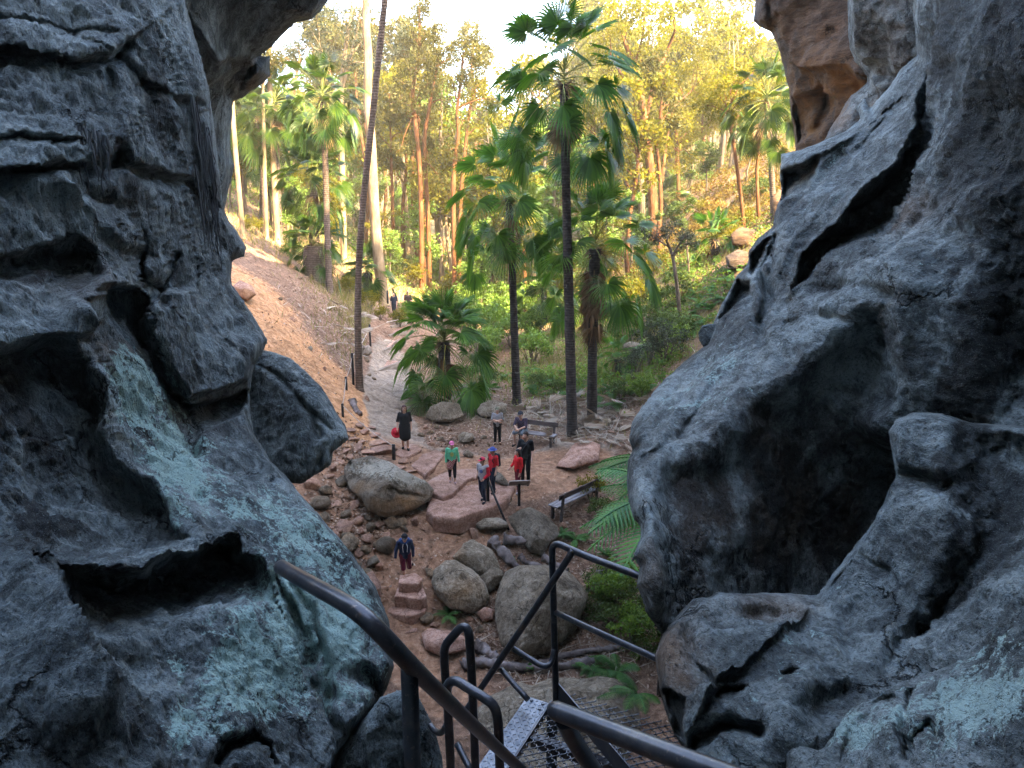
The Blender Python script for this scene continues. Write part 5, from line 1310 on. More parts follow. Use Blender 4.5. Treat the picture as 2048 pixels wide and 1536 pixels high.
scat = [(860, 868, 24), (872, 858, 18), (850, 858, 14), (880, 880, 20), (842, 872, 16), (862, 890, 16), (900, 862, 14), (968, 878, 13), (908, 890, 12), (890, 902, 12), (734, 722, 18), (735, 800, 16), (738, 752, 12), (748, 760, 11), (1008, 1008, 24), (998, 1016, 20), (1018, 1002, 16), (1035, 1018, 16), (985, 1068, 16), (1012, 1070, 18),
        (948, 1072, 30), (860, 1150, 30), (852, 1240, 34), (870, 1252, 22), (845, 1222, 20), (960, 1262, 20), (940, 1240, 18), (1185, 1180, 40), (1190, 1220, 36), (1125, 1055, 18), (1135, 1065, 14), (1210, 850, 30), (1240, 838, 26), (1225, 865, 20), (905, 960, 12), (585, 640, 14), (620, 700, 16), (560, 600, 12), (650, 740, 14), (600, 560, 14)]
for i, (x, y, s) in enumerate(scat):
    lb = 'loose stone '+('on the sandy bank' if x < 660 else 'beside the upper path' if y < 805 else 'at the path edge near the woman in black' if y < 905 and x < 980 else 'at the edge of the clearing' if y < 960 else 'among the boulders below the clearing' if x > 920 else 'beside the lower stone steps')
    place_rock(ROCKP[(i*5+2) % 9], x, y, s, lb, 'scattered stones')

# ---------------------------------------------------------------- stone and timber steps
def slab(poly, z, th, mat, label, name='stone_step', cat='stone step', rough=2.4, group='stone steps'):
    pl = rough_line(poly, rough, True, int(poly[0][0]), 6)
    top = np.array([PZ(x, y, z) for x, y in pl])
    c = top.mean(0)
    n = len(top)
    rg = np.random.default_rng(int(poly[0][0]*7+poly[0][1]))
    rings = []
    for f, dz in ((1.0, -th), (1.0, -th*.6), (1.012, -th*.3), (1.0, -.05), (.985, -.012), (.93, 0), (.6, .005)):
        q = c+(top-c)*f; q = q+fbm(q*4, 3, 3)[:, None]*.06; q[:, 2] = z+dz+.02*fbm(q*3, 3, 8); rings.append(q)
    V = np.concatenate(rings+[c[None]])
    Fc = []
    for k in range(len(rings)-1):
        for i in range(n):
            j = (i+1) % n
            Fc.append((k*n+i, k*n+j, (k+1)*n+j, (k+1)*n+i))
    k = len(rings)-1
    for i in range(n): Fc.append((k*n+i, k*n+(i+1) % n, len(V)-1))
    o = mesh_obj(name, V, Fc, M[mat], None, True)
    attr(o, 'shade_stain', np.full(len(V), -.6)); attr(o, 'lichen', np.full(len(V), -.6)); attr(o, 'warm', np.zeros(len(V)))
    bm = bmesh.new(); bm.from_mesh(o.data); bmesh.ops.recalc_face_normals(bm, faces=bm.faces); bm.to_mesh(o.data); bm.free()
    tag(o, label, cat, group)
slab([(852, 1020), (868, 1033), (918, 1036), (982, 1015), (1014, 1000), (1030, 972), (1000, 958), (960, 960), (925, 966), (880, 984), (858, 994)], -.40, .5, 'redrock', 'lower curved stone terrace below the child in red')
slab([(866, 986), (886, 992), (906, 985), (922, 970), (936, 958), (957, 953), (986, 948), (962, 934), (920, 934), (880, 948), (850, 966)], -.24, .4, 'redrock', 'upper curved stone terrace under the girl in green')
slab([(822, 930), (848, 950), (868, 936), (888, 910), (872, 896), (842, 908)], -.10, .35, 'redrock', 'stone step between the woman in black and the girl in green')
slab([(784, 906), (812, 917), (843, 899), (832, 888), (790, 886)], .03, .3, 'redrock', 'grey stone step under the feet of the woman in black')
slab([(796, 1166), (800, 1150), (830, 1143), (844, 1156), (838, 1166)], -1.33, .4, 'redrock', 'topmost small step behind the boy in the hooded top')
slab([(789, 1192), (795, 1176), (815, 1168), (847, 1174), (854, 1190), (840, 1198), (810, 1193)], -1.60, .4, 'redrock', 'flat stone step under the boy in the hooded top')
slab([(773, 1222), (778, 1203), (800, 1193), (840, 1195), (855, 1208), (850, 1222), (825, 1232), (790, 1228)], -1.93, .45, 'redrock', 'oval stone step just below the boy in the hooded top')
slab([(776, 1256), (784, 1238), (838, 1240), (836, 1262), (810, 1266)], -2.24, .45, 'redrock', 'lowest reddish stone step')
M['timber'] = mat_bark('weathered_timber', (.10, .075, .055), (.20, .155, .12), (.32, .26, .21), sc=8, stretch=(.15, 1, 1), bump=.008)
M['wood_dark'] = mat_bark('dark_wood', (.035, .025, .022), (.075, .055, .048), (.13, .10, .09), sc=8, stretch=(.2, 1, 1), bump=.006)
M['seat'] = mat_bark('bench_seat_wood', (.12, .105, .105), (.21, .19, .19), (.32, .29, .29), sc=8, stretch=(.2, 1, 1), bump=.006)
M['blackmetal'] = mat_bark('black_post_paint', (.012, .012, .013), (.022, .022, .024), (.045, .043, .042), sc=12, bump=.002, rough=.55)
M['deadwood'] = mat_bark('dead_wood', (.06, .045, .042), (.14, .11, .10), (.27, .225, .21), sc=5, stretch=(1, 1, 1), bump=.03)
for a, b, lb in [((752, 741), (803, 737), 'lowest timber riser across the path'), ((766, 699), (809, 695), 'middle timber riser across the path'), ((777, 672), (812, 669), 'upper timber riser across the path'), ((782, 654), (812, 652), 'topmost timber riser near the far hikers')]:
    p, q = G(*a), G(*b); v = q-p; L = np.linalg.norm(v[:2])
    mb = MB(); mb.box((0, 0, 0), (L, .16, .30), None, 0, .012)
    mb.box((0, .55, .10), (L, .96, .06), None, 1, .01)
    o = mb.build('timber_step', [M['timber'], M['ground_tread'] if 'ground_tread' in M else M['redrock']])
    o.location = tuple((p+q)/2+np.array([0, 0, .06])); o.rotation_euler = (0, 0, math.atan2(v[1], v[0]))
    tag(o, lb, 'timber step', 'timber steps of the path')

# ---------------------------------------------------------------- logs
def log(pts, wpx, label, mat='deadwood', lift=.0, name='log'):
    P3 = []
    for x, y in pts:
        p, d = Gd(x, y); r = wpx*d/F/2
        P3.append(p+UP*(r*.6+lift))
    P3 = smooth_path(P3, 2)
    mb = MB(); n = len(P3)
    rg = np.random.default_rng(int(pts[0][0]))
    P3 = smooth_path(P3, 1); n = len(P3); tp = rg.uniform(.55, .8)
    mb.tube(P3, [r*(1-(1-tp)*i/n)*(1+.16*rg.normal()) for i in range(n)], 12)
    V = np.concatenate(mb.v); V = V+np.stack([fbm(V*3.2, 4, s, .6) for s in (1, 2, 3)], -1)*r*1.1
    o = mesh_obj(name, V, mb.f, M[mat]); tag(o, label, 'log')
log([(983, 1086), (1010, 1115), (1042, 1150)], 24, 'dark dead log lying diagonally above the largest round boulder')
log([(1008, 1092), (1045, 1096), (1084, 1104)], 22, 'dark dead log lying across beside the diagonal one', lift=.1)
log([(1040, 1118), (1062, 1135), (1085, 1140)], 14, 'thin broken log behind the largest round boulder')
log([(1085, 1118), (1110, 1135), (1135, 1148)], 16, 'dead branch right of the other logs')
log([(925, 1342), (960, 1332), (1010, 1340), (1080, 1345), (1190, 1330)], 22, 'long grey log lying across under the metal landing')
log([(1040, 1345), (1100, 1322), (1180, 1305), (1240, 1300)], 16, 'thin grey log crossing behind the long one')
log([(952, 1300), (972, 1310), (995, 1325)], 26, 'pale splintered log behind the narrow hoop rails')
log([(722, 706), (738, 716)], 24, 'short cut log beside the leaning palm trunk', 'timber')
log([(1245, 702), (1290, 698), (1340, 696)], 11, 'dark fallen log behind the skirted palm')
log([(704, 806), (712, 822), (722, 832)], 13, 'weathered stump lying on the left edge of the path')
log([(1195, 1150), (1230, 1140), (1262, 1140)], 13, 'dead branch under the tree fern by the right wall')
# ---------------------------------------------------------------- metal stairway in the foreground
t = NT('worn_steel')
nn = t.noise(14, 8, .7); n2 = t.noise(3, 4)
wear = t.noise(5.5, 9, .75, None, .6)
c = t.ramp(t.math('ADD', t.math('MULTIPLY', nn, .6), t.math('MULTIPLY', n2, .4)), [(.36, (.024, .024, .028)), (.54, (.058, .058, .066)), (.68, (.13, .115, .10))])
c = t.mix(t.ramp(wear, [(.56, 0.0), (.64, .85)]), c, (.095, .062, .045))
c = t.mix(t.ramp(t.noise(60, 3, .6), [(.62, 0.0), (.68, .7)]), c, (.16, .13, .11))
M['steel'] = t.principled(c, .30, .45, t.bump(nn, .5, .002), .6)
t = NT('tread_plate')
nn = t.noise(20, 6, .7)
c = t.ramp(nn, [(.35, (.08, .085, .095)), (.6, (.19, .195, .21))])
M['plate'] = t.principled(c, .42, .6, t.bump(nn, .3, .001), .5)
t = NT('plate_studs'); M['stud'] = t.principled((.30, .31, .33), .4, .5, None, .5)
stair = empty('metal_stairway', tuple(PZ(1060, 1440, 4.60)))
tag(stair, 'dark steel stairway with pipe handrails and a mesh landing in the foreground', 'stairway')
S0 = np.array(stair.location)
def pipe(name, pts, r=.024, rounds=2, sides=14, endcap=False, label=None):
    Q = [P(x, y, d)-S0 for x, y, d in pts]
    Q = smooth_path(Q, rounds)
    rad = [r]*len(Q)
    if endcap:
        e = unit(Q[0]-Q[1])
        Q = [Q[0]+e*r*.9, Q[0]+e*r*.6]+Q; rad = [r*.35, r*.8]+rad
    mb = MB(); mb.tube(Q, rad, sides)
    o = mb.build(name, M['steel'], stair, True)
    for p in o.data.polygons:
        if len(p.vertices) > 4: p.use_smooth = False
    if label: o['label'] = label
    return o
def post(name, px, py, d, h, r=.024):
    p = P(px, py, d)-S0
    mb = MB(); mb.tube([p, p-UP*h*.5, p-UP*h], r, 14)
    return mb.build(name, M['steel'], stair, True)
pipe('handrail', [(562, 1134, 2.28), (600, 1156, 2.12), (639, 1178, 1.98), (680, 1200, 1.88), (718, 1224, 1.80), (760, 1264, 1.77), (804, 1312, 1.82), (847, 1356, 1.98), (921, 1427, 2.38), (995, 1496, 2.92), (1042, 1538, 3.3), (1090, 1580, 3.7)], label='curved near handrail on the left')
post('rail_post', 818, 1326, 1.90, 1.5)
pipe('hoop_rail', [(905, 1640, 4.35), (897, 1436, 3.98), (888, 1320, 3.80), (889, 1292, 3.77), (906, 1272, 3.75), (924, 1252, 3.74), (937, 1258, 3.72), (940, 1290, 3.74), (945, 1377, 3.86), (951, 1534, 4.12), (954, 1640, 4.3)], rounds=2)
pipe('hoop_rail', [(906, 1640, 4.1), (896, 1410, 3.6), (893, 1376, 3.54), (900, 1363, 3.5), (914, 1361, 3.48), (936, 1376, 3.45), (968, 1395, 3.4), (988, 1410, 3.38), (996, 1436, 3.40), (999, 1496, 3.52), (1002, 1640, 3.8)], rounds=2)
pipe('top_rail', [(1112, 1402, 5.14), (1107, 1200, 5.0), (1104, 1112, 4.93), (1105, 1092, 4.92), (1116, 1087, 4.90), (1144, 1100, 4.82), (1182, 1116, 4.7), (1277, 1151, 4.45), (1304, 1162, 4.4)], rounds=2)
pipe('mid_rail', [(1112, 1225, 5.0), (1200, 1266, 4.6), (1312, 1316, 4.18), (1340, 1328, 4.1)], .021, 1)
pipe('sloping_rail', [(1146, 1101, 4.80), (1137, 1116, 4.80), (1107, 1161, 4.86), (1050, 1247, 5.02), (954, 1388, 5.30), (925, 1431, 5.4)], rounds=1)
pipe('brace_rail', [(1027, 1297, 5.12), (1068, 1323, 5.04), (1088, 1334, 5.0), (1103, 1328, 5.02), (1108, 1300, 5.06)], .021, 2)
pipe('brace_rail', [(1002, 1338, 5.2), (1026, 1366, 5.1), (1056, 1399, 5.0)], .021, 1)
pipe('brace_rail', [(860, 1450, 4.9), (870, 1463, 4.85), (884, 1467, 4.75), (893, 1450, 4.4)], .021, 2)
pipe('brace_rail', [(914, 1488, 4.6), (944, 1545, 4.45)], .021, 1)
pipe('handrail', [(1112, 1421, 1.80), (1132, 1429, 1.77), (1255, 1476, 1.62), (1404, 1533, 1.45), (1560, 1592, 1.3)], .0245, 1, endcap=True, label='thick near handrail on the right with a rounded end')
pipe('rail_post', [(1128, 1440, 1.80), (1145, 1478, 1.86), (1188, 1540, 1.95), (1240, 1620, 2.06)], .023, 2)
ZF = 4.62
A_, B_, C_, D_ = [PZ(*q, ZF) for q in ((1056, 1393), (1092, 1414), (973, 1580), (938, 1560))]
u = unit(D_-A_); vv = unit((B_-A_)-u*np.dot(B_-A_, u)); wd = float(np.dot(B_-A_, vv)); ln = float(np.linalg.norm(D_-A_))+.25
rot = Matrix(((u[0], vv[0], 0), (u[1], vv[1], 0), (0, 0, 1)))
if rot.determinant() < 0: rot = Matrix(((u[0], vv[0], 0), (u[1], vv[1], 0), (0, 0, 1)))
def loc(a, b, z=0): return A_+u*a+vv*b+UP*z-S0
mb = MB()
def plate(mb, a0, a1, b0, b1, z0, z1, m=0):
    V = [loc(a, b, z) for a in (a0, a1) for b in (b0, b1) for z in (z0, z1)]
    mb.add(V, [(0, 1, 3, 2), (4, 6, 7, 5), (0, 4, 5, 1), (2, 3, 7, 6), (0, 2, 6, 4), (1, 5, 7, 3)], m)
plate(mb, 0, ln, 0, wd, -.006, 0)
plate(mb, 0, ln, -.005, 0.001, -.07, -.0005)
nose = mb.build('nosing_plate', [M['plate']], stair)
mb = MB(); k = 0
na = int(ln/.038)
for i in range(na):
    for j in range(5):
        a = .02+i*.038; b = wd*(.1+.2*j)
        an = math.pi/4 if (i+j) % 2 else -math.pi/4
        e = u*math.cos(an)+vv*math.sin(an); s = u*-math.sin(an)+vv*math.cos(an)
        c0 = loc(a, b, 0)
        V = []
        for t_, w_, z_ in ((-.014, 0, .0005), (0, .0035, .0008), (.014, 0, .0005), (0, -.0035, .0008)): V.append(c0+e*t_+s*w_+UP*z_)
        V += [c0-e*.007+UP*.0035, c0+e*.007+UP*.0035]
        mb.add(V, [(0, 3, 4), (3, 5, 4), (3, 2, 5), (2, 1, 5), (1, 4, 5), (1, 0, 4)])
mb.build('tread_studs', [M['stud']], nose)
mb = MB()
for a, b in ((.03, wd*.25), (.03, wd*.8), (.09, wd*.8)):
    mb.tube([loc(a, b, 0), loc(a, b, .008)], .012, 10)
mb.build('bolts', [M['steel']], nose)
# expanded metal floor
mb = MB()
pu, pv, th = .072, .040, .0045
for j in range(0, 34):
    for i in range(-2, int(ln/pu)+4):
        a0 = i*pu+(pu/2 if j % 2 else 0); b0 = wd+.02+j*pv
        for sg in (-1, 1):
            p0 = loc(a0, b0, -.012); p1 = loc(a0+sg*pu/2, b0+pv, -.004)
            m1 = p0*.7+p1*.3; m2 = p0*.3+p1*.7
            mb.tube([p0, m1+u*sg*.006, m2-u*sg*.006+UP*.002, p1], [th*1.2, th*.8, th*.8, th*1.2], 4, 0, False)
mb.build('mesh_floor', [M['steel']], stair)
mb = MB(); plate(mb, -.03, ln, wd+.004, wd+.016, -.05, .004); plate(mb, .3, .36, wd+.02, wd+1.4, -.09, -.02); plate(mb, 1.0, 1.06, wd+.02, wd+1.4, -.09, -.02)
mb.build('floor_frame', [M['steel']], stair)
t0, t1 = P(1113, 1362, 5.12)-S0, P(1385, 1512, 3.72)-S0
t1[2] = t0[2]
sd_ = unit(np.cross(t1-t0, UP))*.004
mb = MB(); V = [q+s_*sd_+UP*z for q in (t0, t1) for s_ in (-1, 1) for z in (-.13, 0)]
mb.add(V, [(0, 1, 3, 2), (4, 6, 7, 5), (0, 4, 5, 1), (2, 3, 7, 6), (0, 2, 6, 4), (1, 5, 7, 3)])
mb.build('toe_board', [M['steel']], stair)
mb = MB()
for a, b in ((.05, wd+.05), (ln-.1, wd+.1), (.05, wd+1.3)):
    p = loc(a, b, -.05); mb.tube([p, p-UP*7.2], .04, 10)
mb.build('support_legs', [M['steel']], stair, True)
# treads of the flight that continues down from the landing
for k in range(1, 7):
    mb = MB(); plate(mb, .02, ln, -.04-.10*k, -.04-.10*k+.09, -.26*k-.006, -.26*k)
    mb.build('tread', [M['plate']], stair)

# ---------------------------------------------------------------- benches
def bench(p, q, label, flip=False):
    p, q = np.asarray(p), np.asarray(q)
    c = (p+q)/2; v = q-p; L = float(np.linalg.norm(v[:2]))
    root = empty('park_bench', (c[0], c[1], min(p[2], q[2])), math.atan2(v[1], v[0])+(math.pi if flip else 0))
    tag(root, label, 'bench', None)
    for k in range(3):
        mb = MB(); mb.box((0, .10+.135*k, .44), (L+.16, .12, .045), None, 0, .008); mb.build('seat_plank', [M['seat']], root)
    mb = MB(); mb.box((0, .50, .78), (L+.16, .045, .17), Matrix.Rotation(R(-8), 3, 'X'), 0, .008); mb.build('back_plank', [M['wood_dark']], root)
    for s in (-1, 1):
        x = s*(L/2-.08)
        mb = MB(); mb.box((x, .12, .19), (.08, .09, .46), None, 0, .008); mb.build('leg', [M['wood_dark']], root)
        mb = MB(); mb.box((x, .50, .41), (.08, .07, .92), Matrix.Rotation(R(-5), 3, 'X'), 0, .008); mb.build('leg', [M['wood_dark']], root)
        mb = MB(); mb.box((x, .27, .38), (.07, .5, .07), None, 0, .006); mb.build('bearer', [M['wood_dark']], root)
    return root
bench(G(1034, 887), G(1103, 897), 'dark timber bench with a man sitting at its left end')
bench(G(1172, 984), G(1096, 1034), 'empty timber bench seen end on beside the tree fern', False)

# ---------------------------------------------------------------- posts, sign, rail
def bollard(px, py, ytop, label, wpx=5.5):
    p, d = Gd(px, py)
    h = (py-ytop)*d/F*1.03; r = wpx*d/F/2
    root = empty('rope_post', tuple(p)); tag(root, label, 'post', 'black posts beside the path')
    mb = MB(); mb.tube([(0, 0, -.3), (0, 0, h*.5), (0, 0, h-.01), (0, 0, h)], [r, r, r, r*.8], 12); mb.build('shaft', [M['blackmetal']], root, True)
    mb = MB(); mb.tube([(0, 0, h*.86), (0, 0, h*.89)], r*1.12, 12); mb.build('collar', [M['steel']], root, True)
    return p+UP*h*.88
tops = []
for a in [(788, 920, 889, 'black rope post nearest the big tan boulder', 7), (686, 834, 808, 'black rope post at the edge of the grey wedged boulder', 5), (693, 780, 754, 'short black rope post left of the leaning palm', 5), (707, 768, 706, 'tall black rope post just left of the leaning palm', 5), (741, 692, 650, 'black rope post right of the leaning palm by the dry fronds', 4), (776, 612, 583, 'far black rope post at the top of the path', 3.5)]:
    tops.append(bollard(*a[:3], a[3], a[4]))
mb = MB()
def sag(a, b, r=.012):
    a, b = np.asarray(a), np.asarray(b); n = 9
    mb.tube([a+(b-a)*t-UP*.12*math.sin(math.pi*t) for t in np.linspace(0, 1, n)], r, 5, 0, False)
sag(tops[0], tops[1]); sag(tops[1], tops[2]); sag(tops[2], tops[3]); sag(tops[3], tops[4])
M['rope'] = mat_bark('pale_rope', (.3, .26, .22), (.42, .37, .32), (.5, .46, .4))
o = mb.build('barrier_rope', [M['rope']], None, True); tag(o, 'thin pale rope strung between the black posts along the path', 'rope')
p, d = Gd(1038, 1018); hs = 52*d/F
root = empty('trail_sign', tuple(p), R(8)); tag(root, 'small angled panel sign on a single dark post at the edge of the terrace', 'sign')
mb = MB(); mb.box((0, 0, hs*.5-.1), (.085, .085, hs+.2), None, 0, .008); mb.build('post', [M['blackmetal']], root)
t = NT('sign_panel'); M['panel'] = t.principled((.16, .12, .115), .4, 0, None, .5)
t = NT('sign_frame'); M['frame'] = t.principled((.42, .36, .34), .5, 0, None, .4)
mb = MB(); mb.box((0, .0, hs+.04), (.62, .42, .025), Matrix.Rotation(R(-38), 3, 'X'), 0, .006); pn = mb.build('panel', [M['panel']], root)
mb = MB()
for s in (-1, 1):
    mb.box((s*.315, 0, hs+.04), (.02, .44, .03), Matrix.Rotation(R(-38), 3, 'X'), 0, .003)
mb.box((0, .165, hs-.095+.004), (.62, .02, .03), Matrix.Rotation(R(-38), 3, 'X')); mb.box((0, -.165, hs+.175), (.62, .02, .03), Matrix.Rotation(R(-38), 3, 'X'))
mb.build('panel_frame', [M['frame']], pn)
p, d = Gd(976, 1018); hp = 66*d/F
q = G(1018, 1064)
root = empty('step_handrail', tuple(p)); tag(root, 'black post with a sloping hand rail running down beside the stone steps', 'handrail')
mb = MB(); mb.box((0, 0, hp/2-.15), (.10, .10, hp+.3), None, 0, .008); mb.build('post', [M['blackmetal']], root)
e = q-p
mb = MB(); mb.tube([(0.03, -.05, hp*.86), (e[0]*.5, e[1]*.5-.05, (hp*.86+e[2]+.12)/2), (e[0], e[1], e[2]+.05)], .035, 10); mb.build('sloping_rail', [M['blackmetal']], root, True)
# ---------------------------------------------------------------- tree ferns and plants near the stairs
def tree_fern(px, py, d, az0, az1, n, L, label, seed, el0=-5, el1=45, leaf='fern_teal', stem=True, wid=.30, g=.42, npin=20):
    rg = np.random.default_rng(seed)
    p = P(px, py, d)
    root = empty('tree_fern', tuple(p)); tag(root, label, 'tree fern')
    if stem:
        gz_ = float(H(p[0], p[1])); mb = MB()
        mb.tube([(0, 0, gz_-p[2]-.1), (0.03, 0, (gz_-p[2])/2), (0, 0, .02)], [.13, .11, .09], 10); mb.build('trunk', [M['trunk_dark']], root, True)
    mb = MB()
    for i in range(n):
        az = R(az0+(az1-az0)*(i+.5)/n+rg.normal(0, 6))
        frond(mb, np.zeros(3), az, R(rg.uniform(el0, el1)), L*rg.uniform(.8, 1.12), rg, npin, wid, g, 6)
    mb.build('fronds', [M[leaf]], root)
tree_fern(1345, 1000, 15.0, 130, 300, 14, 2.1, 'large tree fern spreading green fronds out from the right rock wall', 1, -10, 40)
tree_fern(1342, 928, 17.0, 130, 280, 9, 1.95, 'tree fern above the larger one at the foot of the right rock wall', 2, 0, 45, 'fern')
tree_fern(1275, 1388, 11.0, 80, 330, 7, .6, 'small bright fern beside the slab under the landing rails', 3, 5, 50, 'fern', False, .19)
for i, (x, y, s, lb) in enumerate([(898, 1235, .55, 'small bright fern beside the rounded brown boulder'), (1024, 1128, .28, 'tiny yellow green fern growing on the dark logs'), (1235, 1350, .8, 'leafy fern at the foot of the right wall below the lower rail'), (1180, 1345, .6, 'low fern beside the long grey log'), (1060, 1346, .3, 'tuft of green fern on the long grey log'), (1150, 1085, .6, 'fern under the tips of the large tree fern'), (1125, 1075, .4, 'small fern beside the mossy sloping boulder'), (1215, 1120, .7, 'fern in the shade of the large tree fern')]):
    put(FRN, fused, i % 3, G(x, y)+UP*.1, s, i*1.3, lb, 'fern', None)
for i, (x, y, k, s) in enumerate([(1205, 1190, 1, .55), (1235, 1210, 0, .6), (1260, 1240, 1, .6), (1225, 1260, 1, .5), (1262, 1290, 0, .55), (1290, 1320, 1, .5), (1195, 1240, 1, .45), (1250, 1180, 0, .5), (1180, 1000, 3, .5), (1200, 1040, 1, .5)]):
    put(SHR, sused, k, G(x, y), s, i*1.1, ('dark green' if k == 1 else 'bright green' if k == 0 else 'yellow green')+' leafy shrub at the foot of the right rock wall', 'shrub', 'shrubs under the right rock wall')

# ---------------------------------------------------------------- fallen fronds, litter, grass
def dryfan(seed):
    rg = np.random.default_rng(seed); mb = MB()
    fan(mb, np.array([0, 0, .10]), 0, R(6), 1.0, .85, rg, .08, .05, 22, 75, 0, 0, .15, .022)
    return mb.build('fallen_frond', [M['drylit']])
DF = [dryfan(s) for s in (1, 2, 3)]
dused = [False]*3
rg = np.random.default_rng(12)
fz = [(1130, 1245, 800, 890, 44, 'around the foot of the tall palms'), (1045, 1125, 800, 862, 14, 'behind the bench'), (850, 1000, 785, 822, 24, 'on the mound below the short bushy palm'), (640, 770, 600, 720, 26, 'on the sandy left bank'), (1180, 1260, 860, 890, 6, 'at the edge of the clearing near the tree fern')]
for x0, x1, y0, y1, k, wh in fz:
    for i in range(k):
        x, y = rg.uniform(x0, x1), rg.uniform(y0, y1)
        if x0 == 640 and y < 560+.45*(x-560): continue
        j = int(rg.integers(0, 3))
        o = DF[j] if not dused[j] else DF[j].copy()
        if dused[j]: COL.objects.link(o)
        dused[j] = True
        p = G(x, y); s = rg.uniform(.5, 1.0)
        o.location = tuple(p); o.scale = (s, s, s); o.rotation_euler = (rg.normal(0, .25), rg.normal(-.05, .2), rg.uniform(0, TAU))
        tag(o, 'dry grey fan frond fallen '+wh, 'fallen frond', 'fallen palm fronds')
def scatter(name, zones, size, asp, mat, label, cat, seed, lift=.02, tilt=.35):
    rg = np.random.default_rng(seed); C = []
    for cx, cy, rx, ry, n in zones:
        q = rg.normal(size=(n, 2))*.55*np.array([rx, ry])+np.array([cx, cy]); C.append(q)
    C = np.concatenate(C)
    d, _, _, _ = poly_near(C[:, 0], C[:, 1], pathline, False); d2, _, _, _ = poly_near(C[:, 0], C[:, 1], plaza, False)
    dens = np.minimum(sstep(.9, 1.8, d), sstep(1.2, 2.2, d2))
    C = C[rg.uniform(size=len(C)) < .10+.90*dens]
    n = len(C)
    z = H(C[:, 0], C[:, 1])+lift*rg.uniform(.3, 1.6, n)
    C = np.concatenate([C, z[:, None]], 1)
    az = rg.uniform(0, TAU, n)
    a = np.stack([np.cos(az), np.sin(az), rg.normal(0, tilt, n)], -1); b = np.stack([-np.sin(az), np.cos(az), rg.normal(0, tilt, n)], -1)
    s = size*rg.uniform(.5, 1.5, (n, 1))
    V = np.stack([C-a*s, C+b*s*asp, C+a*s, C-b*s*asp], 1).reshape(-1, 3)
    o = mesh_obj(name, V, np.arange(4*n).reshape(n, 4), M[mat], None, False)
    tag(o, label, cat, kind='stuff')
cz = lambda x, y, rx, ry, n: (*G(x, y)[:2], rx, ry, n)
scatter('leaf_litter', [cz(1200, 840, 3, 3, 5000), cz(1080, 830, 2.5, 2.5, 2500), cz(920, 820, 2.5, 2, 2500), cz(690, 650, 2.5, 5, 4000), cz(560, 560, 2, 5, 900), cz(1150, 1060, 2, 2.5, 2500), cz(1100, 1300, 3, 1.6, 4000), cz(940, 1300, 1.6, 1.4, 1800), cz(1250, 760, 4, 4, 3000), cz(1150, 700, 5, 5, 3000), cz(720, 640, 2.5, 5, 3000), cz(900, 880, 2, 2, 2500), cz(860, 1080, 2.2, 3, 2500), cz(1000, 940, 3, 2, 2000), cz(1050, 1180, 3, 2, 3000)],
        .045, .42, 'litter', 'brown leaf litter and chips strewn over the gorge floor', 'leaf litter', 3)
scatter('twigs', [cz(1200, 845, 2.6, 2.4, 1100), cz(1080, 830, 2.5, 2.2, 700), cz(920, 815, 2.3, 1.8, 800), cz(680, 660, 3.5, 5, 600), cz(1150, 1300, 3, 1.6, 200), cz(1250, 760, 4, 4, 300), cz(740, 640, 2.5, 4, 400)], .38, .03, 'drylit', 'dry grey twigs and leaf stalks lying over the litter', 'twigs', 4, .06, .2)
scatter('gravel', [cz(700, 1050, 2, 2.5, 2600), cz(790, 1100, 1.4, 2, 1500), cz(900, 1100, 2, 2, 800), cz(860, 880, 1.5, 1.5, 700), cz(700, 900, 1.2, 2, 1200), cz(600, 700, 2.5, 4, 300)], .04, .8, 'redrock' if False else 'litter', 'small reddish stone chips between the loose rocks', 'gravel', 6, .03, .5)
rg = np.random.default_rng(8); B = []
for cx, cy, rx, ry, n in [cz(740, 660, 1.6, 6, 2200), cz(700, 600, 2, 5, 1500), cz(1100, 740, 6, 6, 4500), cz(1350, 600, 6, 10, 5000), cz(1400, 480, 7, 12, 5000), cz(1000, 600, 8, 12, 5000), cz(560, 480, 4, 10, 2200), cz(1250, 700, 4, 5, 2000), (0, 80, 30, 20, 6000), (25, 75, 14, 20, 5000), (-25, 70, 10, 20, 3000)]:
    B.append(rg.normal(size=(n, 2))*.6*np.array([rx, ry])+np.array([cx, cy]))
B = np.concatenate(B)
d, _, _, _ = poly_near(B[:, 0], B[:, 1], pathline, False); B = B[(d > 1.3) & (B[:, 1] > 24)]
n = len(B); z = H(B[:, 0], B[:, 1]); base = np.concatenate([B, z[:, None]], 1)
far = (1+np.clip((B[:, 1]-40)/30, 0, 2))[:, None]
az = rg.uniform(0, TAU, n); sd = np.stack([np.cos(az), np.sin(az), az*0], -1)*.016*far
tip = base+np.stack([rg.normal(0, .16, n), rg.normal(0, .16, n), rg.uniform(.2, .55, n)], -1)*far**.5
V = np.stack([base-sd, base+sd, tip], 1).reshape(-1, 3)
o = mesh_obj('grass', V, np.arange(3*n).reshape(n, 3), M['grass'], None, False)
tag(o, 'dry green and straw coloured grass on the banks', 'grass', kind='stuff')
